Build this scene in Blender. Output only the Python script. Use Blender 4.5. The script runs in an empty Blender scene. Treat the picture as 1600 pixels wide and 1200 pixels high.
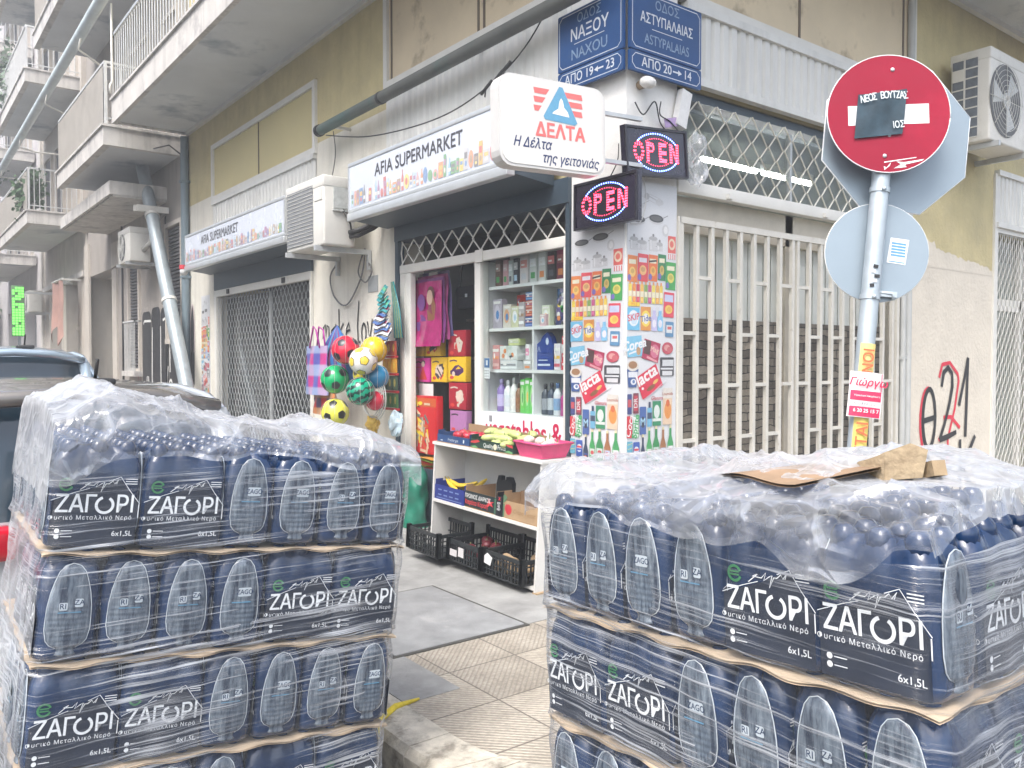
import bpy, bmesh, math, random
from mathutils import Matrix, Vector, Quaternion
R = math.radians
random.seed(7)
S = bpy.context.scene
COL = S.collection

# ---------------------------------------------------------------- camera
cam = bpy.data.objects.new('camera', bpy.data.cameras.new('camera'))
COL.objects.link(cam)
cam.location = (-3.954, -3.894, 1.58)
cam.rotation_euler = (R(90 - 1.56), 0, R(-37.6))
cam.data.sensor_width = 36
cam.data.lens = 28.94
cam.data.clip_start = 0.05
cam.data.clip_end = 500
S.camera = cam
# ---------------------------------------------------------------- sky, sun, exposure
w = bpy.data.worlds.new('World'); S.world = w; w.use_nodes = True
nt = w.node_tree; bg = nt.nodes['Background']
sky = nt.nodes.new('ShaderNodeTexSky'); sky.sky_type = 'NISHITA'; sky.sun_disc = False
SUN_EL, SUN_AZ = 56, 240            # azimuth measured clockwise from +Y
sky.sun_elevation = R(SUN_EL); sky.sun_rotation = R(SUN_AZ)
sky.air_density = 1.0; sky.dust_density = 4.0; sky.ozone_density = 1.0
hs = nt.nodes.new('ShaderNodeHueSaturation'); hs.inputs['Saturation'].default_value = 0.65
nt.links.new(sky.outputs[0], hs.inputs['Color']); nt.links.new(hs.outputs[0], bg.inputs['Color'])
bg.inputs['Strength'].default_value = 0.15
sl = bpy.data.lights.new('sun', 'SUN'); sl.energy = 1.25; sl.angle = R(25); sl.color = (1, .97, .93)
sun = bpy.data.objects.new('sun', sl); COL.objects.link(sun)
sd = Vector((math.sin(R(SUN_AZ)) * math.cos(R(SUN_EL)), math.cos(R(SUN_AZ)) * math.cos(R(SUN_EL)), math.sin(R(SUN_EL))))
sun.rotation_euler = sd.to_track_quat('Z', 'Y').to_euler(); sun.location = (-8, -8, 20)
S.view_settings.view_transform = 'Standard'; S.view_settings.look = 'None'
S.view_settings.gamma = 1; S.view_settings.exposure = 1.5
S.cycles.max_bounces = 7; S.cycles.diffuse_bounces = 4; S.cycles.glossy_bounces = 3; S.cycles.transmission_bounces = 5
S.cycles.transparent_max_bounces = 12; S.cycles.caustics_reflective = False; S.cycles.caustics_refractive = False

# ---------------------------------------------------------------- materials
def newmat(name):
    m = bpy.data.materials.new(name); m.use_nodes = True
    return m, m.node_tree, m.node_tree.nodes['Principled BSDF']
def N(t, kind, **kw):
    n = t.nodes.new(kind)
    for k, v in kw.items():
        if k in n.inputs: n.inputs[k].default_value = v
        else: setattr(n, k, v)
    return n
def rgb(c): return (c[0], c[1], c[2], 1)
_mc = {}
def mat(name, c, rough=.6, var=.12, scale=6, metal=0, bump=0, bscale=60, coat=0, dirt=0, dirtc=(.12, .10, .08), dscale=1.5, dthr=.55, spec=.5, streak=0):
    """painted / plastic / plaster surface: base colour broken by two noises, optional dirt patches and bump"""
    if name in _mc: return _mc[name]
    m, t, p = newmat(name)
    tc = N(t, 'ShaderNodeTexCoord'); L = t.links.new
    n1 = N(t, 'ShaderNodeTexNoise', Scale=scale, Detail=5.0, Roughness=.6); L(tc.outputs['Object'], n1.inputs['Vector'])
    mx = N(t, 'ShaderNodeMix', data_type='RGBA')
    mx.inputs[6].default_value = rgb([max(0, x * (1 - var)) for x in c]); mx.inputs[7].default_value = rgb([min(1, x * (1 + var)) for x in c])
    rm = N(t, 'ShaderNodeMapRange'); rm.inputs[1].default_value = .3; rm.inputs[2].default_value = .7
    L(n1.outputs[0], rm.inputs[0]); L(rm.outputs[0], mx.inputs[0])
    out = mx.outputs[2]
    if dirt:
        n2 = N(t, 'ShaderNodeTexNoise', Scale=dscale, Detail=9.0, Roughness=.68); L(tc.outputs['Object'], n2.inputs['Vector'])
        r2 = N(t, 'ShaderNodeMapRange'); r2.inputs[1].default_value = dthr; r2.inputs[2].default_value = dthr + .12; r2.inputs[4].default_value = dirt
        L(n2.outputs[0], r2.inputs[0])
        m2 = N(t, 'ShaderNodeMix', data_type='RGBA'); L(r2.outputs[0], m2.inputs[0]); L(out, m2.inputs[6]); m2.inputs[7].default_value = rgb(dirtc)
        out = m2.outputs[2]
    if streak:                                             # rain streaks: stains drawn out downwards
        mp = N(t, 'ShaderNodeMapping'); mp.inputs['Scale'].default_value = (7, 7, .45); L(tc.outputs['Object'], mp.inputs[0])
        n4 = N(t, 'ShaderNodeTexNoise', Scale=1.0, Detail=6.0, Roughness=.62); L(mp.outputs[0], n4.inputs['Vector'])
        r4 = N(t, 'ShaderNodeMapRange'); r4.inputs[1].default_value = .50; r4.inputs[2].default_value = .74; r4.inputs[4].default_value = streak; L(n4.outputs[0], r4.inputs[0])
        m4 = N(t, 'ShaderNodeMix', data_type='RGBA'); L(r4.outputs[0], m4.inputs[0]); L(out, m4.inputs[6]); m4.inputs[7].default_value = rgb([x * .45 for x in c]); out = m4.outputs[2]
    L(out, p.inputs['Base Color'])
    p.inputs['Roughness'].default_value = rough; p.inputs['Metallic'].default_value = metal
    p.inputs['Coat Weight'].default_value = coat; p.inputs['Specular IOR Level'].default_value = spec
    rr = N(t, 'ShaderNodeMapRange'); rr.inputs[3].default_value = max(0, rough - .08); rr.inputs[4].default_value = min(1, rough + .1)
    L(n1.outputs[0], rr.inputs[0]); L(rr.outputs[0], p.inputs['Roughness'])
    if bump:
        n3 = N(t, 'ShaderNodeTexNoise', Scale=bscale, Detail=4.0); L(tc.outputs['Object'], n3.inputs['Vector'])
        b = N(t, 'ShaderNodeBump', Strength=bump, Distance=.01); L(n3.outputs[0], b.inputs['Height']); L(b.outputs[0], p.inputs['Normal'])
    _mc[name] = m; return m
def emis(name, c, s):
    if name in _mc: return _mc[name]
    m, t, p = newmat(name); p.inputs['Base Color'].default_value = rgb(c); p.inputs['Emission Color'].default_value = rgb(c); p.inputs['Emission Strength'].default_value = s
    _mc[name] = m; return m
def glassmat(name, tint=(.9, .95, .95), fac=.12, rough=.02):
    """thin pane: mostly see-through with fresnel reflection"""
    if name in _mc: return _mc[name]
    m, t, p = newmat(name); t.nodes.remove(p); o = t.nodes['Material Output']
    tr = N(t, 'ShaderNodeBsdfTransparent'); tr.inputs[0].default_value = rgb(tint)
    g = N(t, 'ShaderNodeBsdfGlossy', Roughness=rough); fr = N(t, 'ShaderNodeMath', operation='POWER'); lw = N(t, 'ShaderNodeLayerWeight', Blend=.5); t.links.new(lw.outputs['Facing'], fr.inputs[0]); fr.inputs[1].default_value = 4
    ad = N(t, 'ShaderNodeMath', operation='MULTIPLY_ADD'); ad.inputs[1].default_value = .8; ad.inputs[2].default_value = fac
    mx = N(t, 'ShaderNodeMixShader'); L = t.links.new
    L(fr.outputs[0], ad.inputs[0]); L(ad.outputs[0], mx.inputs[0]); L(tr.outputs[0], mx.inputs[1]); L(g.outputs[0], mx.inputs[2]); L(mx.outputs[0], o.inputs[0])
    _mc[name] = m; return m
def wrapmat(name, lo, hi, stretch, scale, white=(.85, .88, .92), rough=.18, thr=(.45, .75), trans=.4, gloss=.35):
    """polythene film: noise drawn out along one axis decides where it is milky or clear"""
    if name in _mc: return _mc[name]
    m, t, p = newmat(name); t.nodes.remove(p); o = t.nodes['Material Output']; L = t.links.new
    tc = N(t, 'ShaderNodeTexCoord'); mp = N(t, 'ShaderNodeMapping'); mp.inputs['Scale'].default_value = stretch
    L(tc.outputs['Object'], mp.inputs[0])
    n = N(t, 'ShaderNodeTexNoise', Scale=scale, Detail=7.0, Roughness=.72); L(mp.outputs[0], n.inputs['Vector'])
    n2 = N(t, 'ShaderNodeTexNoise', Scale=2.3, Detail=3.0); L(tc.outputs['Object'], n2.inputs['Vector'])
    ml = N(t, 'ShaderNodeMath', operation='MULTIPLY_ADD'); ml.inputs[1].default_value = .45; L(n2.outputs[0], ml.inputs[0])
    sb = N(t, 'ShaderNodeMath', operation='SUBTRACT'); sb.inputs[1].default_value = .225; L(n.outputs[0], sb.inputs[0]); L(sb.outputs[0], ml.inputs[2])
    rm = N(t, 'ShaderNodeMapRange'); rm.inputs[1].default_value = thr[0]; rm.inputs[2].default_value = thr[1]; rm.inputs[3].default_value = lo; rm.inputs[4].default_value = hi
    L(ml.outputs[0], rm.inputs[0])
    df = N(t, 'ShaderNodeBsdfDiffuse'); df.inputs[0].default_value = rgb(white)
    tl = N(t, 'ShaderNodeBsdfTranslucent'); tl.inputs[0].default_value = rgb(white)
    m1 = N(t, 'ShaderNodeMixShader'); m1.inputs[0].default_value = trans; L(df.outputs[0], m1.inputs[1]); L(tl.outputs[0], m1.inputs[2])
    gl = N(t, 'ShaderNodeBsdfGlossy', Roughness=rough)
    m2 = N(t, 'ShaderNodeMixShader'); m2.inputs[0].default_value = gloss; L(m1.outputs[0], m2.inputs[1]); L(gl.outputs[0], m2.inputs[2])
    bp = N(t, 'ShaderNodeBump', Strength=.5, Distance=.01); L(n.outputs[0], bp.inputs['Height'])
    for q in (df, tl, gl): L(bp.outputs[0], q.inputs['Normal'])
    tp = N(t, 'ShaderNodeBsdfTransparent')
    lw = N(t, 'ShaderNodeLayerWeight', Blend=.5); L(bp.outputs[0], lw.inputs['Normal']); fr = N(t, 'ShaderNodeMath', operation='POWER'); L(lw.outputs['Facing'], fr.inputs[0]); fr.inputs[1].default_value = 5
    ad = N(t, 'ShaderNodeMath', operation='ADD'); ad.use_clamp = True; L(rm.outputs[0], ad.inputs[0]); L(fr.outputs[0], ad.inputs[1])
    m3 = N(t, 'ShaderNodeMixShader'); L(ad.outputs[0], m3.inputs[0]); L(tp.outputs[0], m3.inputs[1]); L(m2.outputs[0], m3.inputs[2]); L(m3.outputs[0], o.inputs[0])
    _mc[name] = m; return m
def sheetmat(name, lo, hi, white=(.90, .92, .95)):
    """crumpled thin polythene: clear between sharp milky creases"""
    m, t, p = newmat(name); t.nodes.remove(p); o = t.nodes['Material Output']; L = t.links.new
    tc = N(t, 'ShaderNodeTexCoord'); mp = N(t, 'ShaderNodeMapping'); mp.inputs['Scale'].default_value = (1.6, 1.0, 1.3); mp.inputs['Rotation'].default_value = (0, 0, .5); L(tc.outputs['Object'], mp.inputs[0])
    wv = N(t, 'ShaderNodeTexNoise', Scale=2.2, Detail=2.0); L(mp.outputs[0], wv.inputs['Vector'])
    mx = N(t, 'ShaderNodeMix', data_type='RGBA', blend_type='LINEAR_LIGHT'); mx.inputs[0].default_value = .12; L(mp.outputs[0], mx.inputs[6]); L(wv.outputs['Color'], mx.inputs[7])
    hs_ = []
    for sc, st in ((4.2, 1.0), (9.5, .4)):
        v = N(t, 'ShaderNodeTexVoronoi', feature='DISTANCE_TO_EDGE', Scale=sc); L(mx.outputs[2], v.inputs['Vector'])
        r_ = N(t, 'ShaderNodeMapRange'); r_.inputs[1].default_value = 0; r_.inputs[2].default_value = .16; r_.inputs[3].default_value = st; r_.inputs[4].default_value = 0; L(v.outputs[0], r_.inputs[0]); hs_.append(r_.outputs[0])
    ad = N(t, 'ShaderNodeMath', operation='ADD'); L(hs_[0], ad.inputs[0]); L(hs_[1], ad.inputs[1])
    f1 = N(t, 'ShaderNodeTexVoronoi', feature='F1', Scale=5.0); L(mx.outputs[2], f1.inputs['Vector'])
    ht = N(t, 'ShaderNodeMath', operation='MULTIPLY_ADD'); ht.inputs[1].default_value = -1.4; L(f1.outputs['Distance'], ht.inputs[0]); L(ad.outputs[0], ht.inputs[2])
    bp = N(t, 'ShaderNodeBump', Strength=.42, Distance=.02); L(ht.outputs[0], bp.inputs['Height'])
    n2 = N(t, 'ShaderNodeTexNoise', Scale=1.7, Detail=4.0); L(tc.outputs['Object'], n2.inputs['Vector'])
    op = N(t, 'ShaderNodeMath', operation='MULTIPLY_ADD'); op.inputs[1].default_value = .35; L(ad.outputs[0], op.inputs[0]); L(n2.outputs[0], op.inputs[2])
    rm = N(t, 'ShaderNodeMapRange'); rm.inputs[1].default_value = .38; rm.inputs[2].default_value = .95; rm.inputs[3].default_value = lo; rm.inputs[4].default_value = hi; L(op.outputs[0], rm.inputs[0])
    lw = N(t, 'ShaderNodeLayerWeight', Blend=.5); L(bp.outputs[0], lw.inputs['Normal']); pw = N(t, 'ShaderNodeMath', operation='POWER'); pw.inputs[1].default_value = 2.2; L(lw.outputs['Facing'], pw.inputs[0])
    sm = N(t, 'ShaderNodeMath', operation='MULTIPLY_ADD'); sm.use_clamp = True; sm.inputs[1].default_value = .62; L(pw.outputs[0], sm.inputs[0]); L(rm.outputs[0], sm.inputs[2])
    df = N(t, 'ShaderNodeBsdfDiffuse'); df.inputs[0].default_value = rgb(white); tl = N(t, 'ShaderNodeBsdfTranslucent'); tl.inputs[0].default_value = rgb(white); gl = N(t, 'ShaderNodeBsdfGlossy', Roughness=.16)
    for q in (df, tl, gl): L(bp.outputs[0], q.inputs['Normal'])
    a = N(t, 'ShaderNodeMixShader'); a.inputs[0].default_value = .5; L(df.outputs[0], a.inputs[1]); L(tl.outputs[0], a.inputs[2])
    b = N(t, 'ShaderNodeMixShader'); b.inputs[0].default_value = .42; L(a.outputs[0], b.inputs[1]); L(gl.outputs[0], b.inputs[2])
    tp = N(t, 'ShaderNodeBsdfTransparent'); c = N(t, 'ShaderNodeMixShader'); L(sm.outputs[0], c.inputs[0]); L(tp.outputs[0], c.inputs[1]); L(b.outputs[0], c.inputs[2]); L(c.outputs[0], o.inputs[0])
    return m
def flat(c, rough=.5):
    """print ink / paint of one colour"""
    k = 'ink_%02x%02x%02x' % tuple(int(255 * min(1, max(0, x))) for x in c)
    return mat(k + ('' if rough == .5 else '_r%d' % int(rough * 100)), c, rough, var=.06, scale=30)

# ---------------------------------------------------------------- mesh builder
def frame(o, x, u):
    x = Vector(x).normalized(); u = Vector(u).normalized(); n = x.cross(u)
    M = Matrix.Identity(4)
    for i in range(3): M[i][0] = x[i]; M[i][1] = u[i]; M[i][2] = n[i]; M[i][3] = o[i]
    return M
def FL(y, z, out=0): return frame((-out, y, z), (0, -1, 0), (0, 0, 1))      # facade of the long street, u runs to the corner
def FR(x, z, out=0): return frame((x, -out, z), (1, 0, 0), (0, 0, 1))       # facade of the cross street
_tc = {}
def textmesh(body, size=1, bold=0, shear=0, align='CENTER', sp=1.0):
    k = (body, bold, shear, align, sp)
    if k not in _tc:
        cu = bpy.data.curves.new('t', 'FONT'); cu.body = body; cu.size = 1; cu.align_x = align; cu.align_y = 'CENTER'; cu.offset = bold; cu.shear = shear
        cu.space_character = sp; cu.resolution_u = 3
        o = bpy.data.objects.new('t', cu); COL.objects.link(o)
        me = bpy.data.meshes.new_from_object(o)
        _tc[k] = ([v.co.copy() for v in me.vertices], [tuple(p.vertices) for p in me.polygons])
        bpy.data.objects.remove(o); bpy.data.curves.remove(cu); bpy.data.meshes.remove(me)
    return _tc[k]
def wm(o):
    M = o.matrix_basis.copy()
    while o.parent: o = o.parent; M = o.matrix_basis @ M
    return M
SPLIT = set('wall interior_wall door_surround panel_joint stone_screen window_pane bracket clamp bolt shutter_lock pilaster downpipe bearer deck_board shop_door door_moulding handle balcony aerial_mast conduit refrigerant_pipe porch_wall window_frame roller_box upper_wall transom_beam doorstep strap cornice_strip balcony_soffit'.split())
class B:
    def __init__(s, M=None): s.v = []; s.f = []; s.mi = []; s.sm = []; s.M = M; s.cut = []
    def add(s, vs, fs, mi=0, smooth=False, M=None):
        b = len(s.v); s.cut.append(len(s.f))
        for p in vs:
            p = Vector(p)
            if M is not None: p = M @ p
            if s.M is not None: p = s.M @ p
            s.v.append(p)
        for f in fs: s.f.append([b + i for i in f]); s.mi.append(mi); s.sm.append(smooth)
        return s
    def box(s, x0, x1, y0, y1, z0, z1, mi=0, bev=0, M=None):
        if x0 > x1: x0, x1 = x1, x0
        if y0 > y1: y0, y1 = y1, y0
        if z0 > z1: z0, z1 = z1, z0
        if not bev:
            return s.add([(x0, y0, z0), (x1, y0, z0), (x1, y1, z0), (x0, y1, z0), (x0, y0, z1), (x1, y0, z1), (x1, y1, z1), (x0, y1, z1)],
                         [(0, 3, 2, 1), (4, 5, 6, 7), (0, 1, 5, 4), (1, 2, 6, 5), (2, 3, 7, 6), (3, 0, 4, 7)], mi, False, M)
        bm = bmesh.new(); bmesh.ops.create_cube(bm, size=1)
        for v in bm.verts: v.co = Vector(((x0 + x1) / 2 + v.co.x * (x1 - x0), (y0 + y1) / 2 + v.co.y * (y1 - y0), (z0 + z1) / 2 + v.co.z * (z1 - z0)))
        bmesh.ops.bevel(bm, geom=bm.edges[:] + bm.verts[:], offset=bev, segments=2, affect='EDGES', profile=.6)
        bm.verts.index_update()
        s.add([v.co.copy() for v in bm.verts], [[v.index for v in f.verts] for f in bm.faces], mi, True, M); bm.free(); return s
    def cyl(s, p0, p1, r, n=12, r1=None, mi=0, cap=True, M=None, smooth=True):
        p0 = Vector(p0); p1 = Vector(p1); r1 = r if r1 is None else r1
        d = (p1 - p0).normalized(); a = d.orthogonal().normalized(); b = d.cross(a)
        vs = []
        for p, q in ((p0, r), (p1, r1)):
            for i in range(n): t = 2 * math.pi * (i + .5) / n; vs.append(p + a * math.cos(t) * q + b * math.sin(t) * q)
        s.add(vs, [(i, (i + 1) % n, n + (i + 1) % n, n + i) for i in range(n)], mi, smooth, M)
        if cap: s.add(vs, [list(range(n))[::-1], list(range(n, 2 * n))], mi, False, M); s.cut.pop()
        return s
    def tube(s, pts, r, n=6, mi=0, M=None, smooth=True):
        pts = [Vector(p) for p in pts]; vs = []; k = len(pts); a = None
        for i, p in enumerate(pts):
            d = (pts[min(i + 1, k - 1)] - pts[max(i - 1, 0)]).normalized()
            a = (a - d * a.dot(d)).normalized() if a is not None and (a - d * a.dot(d)).length > 1e-4 else d.orthogonal().normalized()
            b = d.cross(a); q = r[i] if isinstance(r, (list, tuple)) else r
            for j in range(n): t = 2 * math.pi * j / n; vs.append(p + a * math.cos(t) * q + b * math.sin(t) * q)
        fs = [(i * n + j, i * n + (j + 1) % n, (i + 1) * n + (j + 1) % n, (i + 1) * n + j) for i in range(k - 1) for j in range(n)]
        fs += [list(range(n))[::-1], list(range((k - 1) * n, k * n))]
        return s.add(vs, fs, mi, smooth, M)
    def lathe(s, prof, c=(0, 0, 0), n=16, mi=0, M=None, axis='z'):
        c = Vector(c); vs = []
        for r, z in prof:
            for j in range(n):
                t = 2 * math.pi * j / n; x, y = r * math.cos(t), r * math.sin(t)
                vs.append(c + (Vector((x, y, z)) if axis == 'z' else Vector((x, -z, y)) if axis == 'y' else Vector((z, x, y))))
        k = len(prof)
        fs = [(i * n + j, i * n + (j + 1) % n, (i + 1) * n + (j + 1) % n, (i + 1) * n + j) for i in range(k - 1) for j in range(n)]
        fs += [list(range(n))[::-1], list(range((k - 1) * n, k * n))]
        return s.add(vs, fs, mi, True, M)
    def ball(s, c, r, mi=0, nu=16, nv=10, M=None, sc=(1, 1, 1), jit=0):
        vs = []; c = Vector(c)
        for i in range(nv + 1):
            a = math.pi * i / nv
            for j in range(nu):
                t = 2 * math.pi * j / nu; q = r * (1 + random.uniform(-jit, jit))
                vs.append(c + Vector((q * math.sin(a) * math.cos(t) * sc[0], q * math.sin(a) * math.sin(t) * sc[1], -q * math.cos(a) * sc[2])))
        fs = [(i * nu + j, i * nu + (j + 1) % nu, (i + 1) * nu + (j + 1) % nu, (i + 1) * nu + j) for i in range(nv) for j in range(nu)]
        return s.add(vs, fs, mi, True, M)
    def poly(s, pts, w0=0, w1=None, mi=0, M=None):
        """flat outline in the u,v plane of frame M (w1 given: a prism)"""
        n = len(pts)
        if w1 is None: return s.add([(p[0], p[1], w0) for p in pts], [list(range(n))], mi, False, M)
        vs = [(p[0], p[1], w0) for p in pts] + [(p[0], p[1], w1) for p in pts]
        return s.add(vs, [list(range(n))[::-1], list(range(n, 2 * n))] + [(i, (i + 1) % n, n + (i + 1) % n, n + i) for i in range(n)], mi, False, M)
    def rect(s, u0, u1, v0, v1, w0=0, w1=None, mi=0, M=None, rot=0, r=0):
        cu, cv = (u0 + u1) / 2, (v0 + v1) / 2; hu, hv = (u1 - u0) / 2, (v1 - v0) / 2
        if r:
            pts = []
            for sx, sy, a0 in ((1, 1, 0), (-1, 1, 90), (-1, -1, 180), (1, -1, 270)):
                for k in range(5): a = R(a0 + k * 22.5); pts.append((sx * (hu - r) + r * math.cos(a), sy * (hv - r) + r * math.sin(a)))
        else: pts = [(-hu, -hv), (hu, -hv), (hu, hv), (-hu, hv)]
        c, q = math.cos(R(rot)), math.sin(R(rot))
        return s.poly([(cu + x * c - y * q, cv + x * q + y * c) for x, y in pts], w0, w1, mi, M)
    def ell(s, cu, cv, ru, rv, w0=0, w1=None, mi=0, M=None, n=20, rot=0):
        c, q = math.cos(R(rot)), math.sin(R(rot)); P = [(ru * math.cos(2 * math.pi * i / n), rv * math.sin(2 * math.pi * i / n)) for i in range(n)]
        return s.poly([(cu + x * c - y * q, cv + x * q + y * c) for x, y in P], w0, w1, mi, M)
    def stroke(s, pts, wd, w0=0, mi=0, M=None, jit=0):
        """painted line of width wd along 2-D points"""
        P = [Vector((p[0], p[1])) for p in pts]; k = len(P); vs = []
        for i, p in enumerate(P):
            d = (P[min(i + 1, k - 1)] - P[max(i - 1, 0)])
            d = d.normalized() if d.length > 1e-6 else Vector((1, 0)); nn = Vector((-d.y, d.x)) * (wd / 2 * (1 + random.uniform(-jit, jit)))
            vs += [(p.x + nn.x, p.y + nn.y, w0), (p.x - nn.x, p.y - nn.y, w0)]
        return s.add(vs, [(2 * i + 1, 2 * i + 3, 2 * i + 2, 2 * i) for i in range(k - 1)], mi, False, M)
    def text(s, body, size, u=0, v=0, w=0, mi=0, M=None, bold=0, shear=0, align='CENTER', sp=1.0, sx=1, rot=0):
        vs, fs = textmesh(body, 1, 0, shear, align, sp)
        c, q = math.cos(R(rot)), math.sin(R(rot)); e = bold * .9
        for k, (du, dv) in enumerate(((0, 0), (-e, -e), (e, -e), (-e, e), (e, e)) if bold else ((0, 0),)):     # heavier weight: the outline struck again a hair aside
            s.add([(u + ((p.x * sx + du) * c - (p.y + dv) * q) * size, v + ((p.x * sx + du) * q + (p.y + dv) * c) * size, w + k * .00006) for p in vs], fs, mi, False, M)
        return s
    def grid(s, fn, nu, nv, mi=0, smooth=True, M=None, closed=False):
        vs = [fn(i / nu, j / nv) for j in range(nv + 1) for i in range(nu + 1)]; k = nu + 1
        return s.add(vs, [(j * k + i, j * k + i + 1, (j + 1) * k + i + 1, (j + 1) * k + i) for j in range(nv) for i in range(nu)], mi, smooth, M)
    def build(s, name, mats, parent=None, local=False, label=None, kind=None):
        if name in SPLIT and len(s.cut) > 1:                   # separate pieces become separate parts
            for i, a in enumerate(s.cut):
                e = s.cut[i + 1] if i + 1 < len(s.cut) else len(s.f)
                q = B(); q.v = s.v; q.f = s.f[a:e]; q.mi = s.mi[a:e]; q.sm = s.sm[a:e]; o = q.build(name, mats, parent, local, label, kind)
            return o
        me = bpy.data.meshes.new(name)
        used = sorted({i for f in s.f for i in f}); re_ = {i: k for k, i in enumerate(used)}
        vs = [s.v[i] for i in used]; s.f = [[re_[i] for i in f] for f in s.f]
        if parent is not None and not local:
            I = wm(parent).inverted(); vs = [I @ p for p in vs]
        me.from_pydata([tuple(p) for p in vs], [], s.f); 
        if not isinstance(mats, (list, tuple)): mats = [mats]
        for m in mats: me.materials.append(m)
        me.polygons.foreach_set('material_index', s.mi); me.polygons.foreach_set('use_smooth', s.sm); me.update()
        o = bpy.data.objects.new(name, me); COL.objects.link(o)
        if parent is not None: o.parent = parent
        if label: o['label'] = label
        if kind: o['kind'] = kind
        return o
def tag(o, label, cat, group=None):
    o['label'] = label; o['category'] = cat
    if group: o['group'] = group
    return o
def thing(name, label, cat, loc=(0, 0, 0), rot=(0, 0, 0), group=None):
    o = bpy.data.objects.new(name, None); COL.objects.link(o); o.empty_display_size = .1
    o.location = loc; o.rotation_euler = rot
    o.matrix_basis = Matrix.Translation(loc) @ (Matrix.Rotation(rot[2], 4, 'Z') @ Matrix.Rotation(rot[1], 4, 'Y') @ Matrix.Rotation(rot[0], 4, 'X'))
    return tag(o, label, cat, group)
def kids(o): return [c for c in bpy.data.objects if c.parent == o]
def dup(root, M, label=None, group=None, ch=None):
    r = root.copy(); COL.objects.link(r); r.matrix_basis = M
    if label: r['label'] = label
    if group: r['group'] = group
    for c in (kids(root) if ch is None else ch):
        d = c.copy(); COL.objects.link(d); d.parent = r
        for g in kids(c) if ch is None else (): e = g.copy(); COL.objects.link(e); e.parent = d
    return r
def structure(o): o['kind'] = 'structure'; return o
WHITE = flat((.68, .68, .67)); BLACK = flat((.02, .02, .02))
ORD = ['first', 'second', 'third', 'fourth', 'fifth', 'sixth', 'seventh', 'eighth', 'ninth', 'tenth', 'eleventh', 'twelfth']
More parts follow.
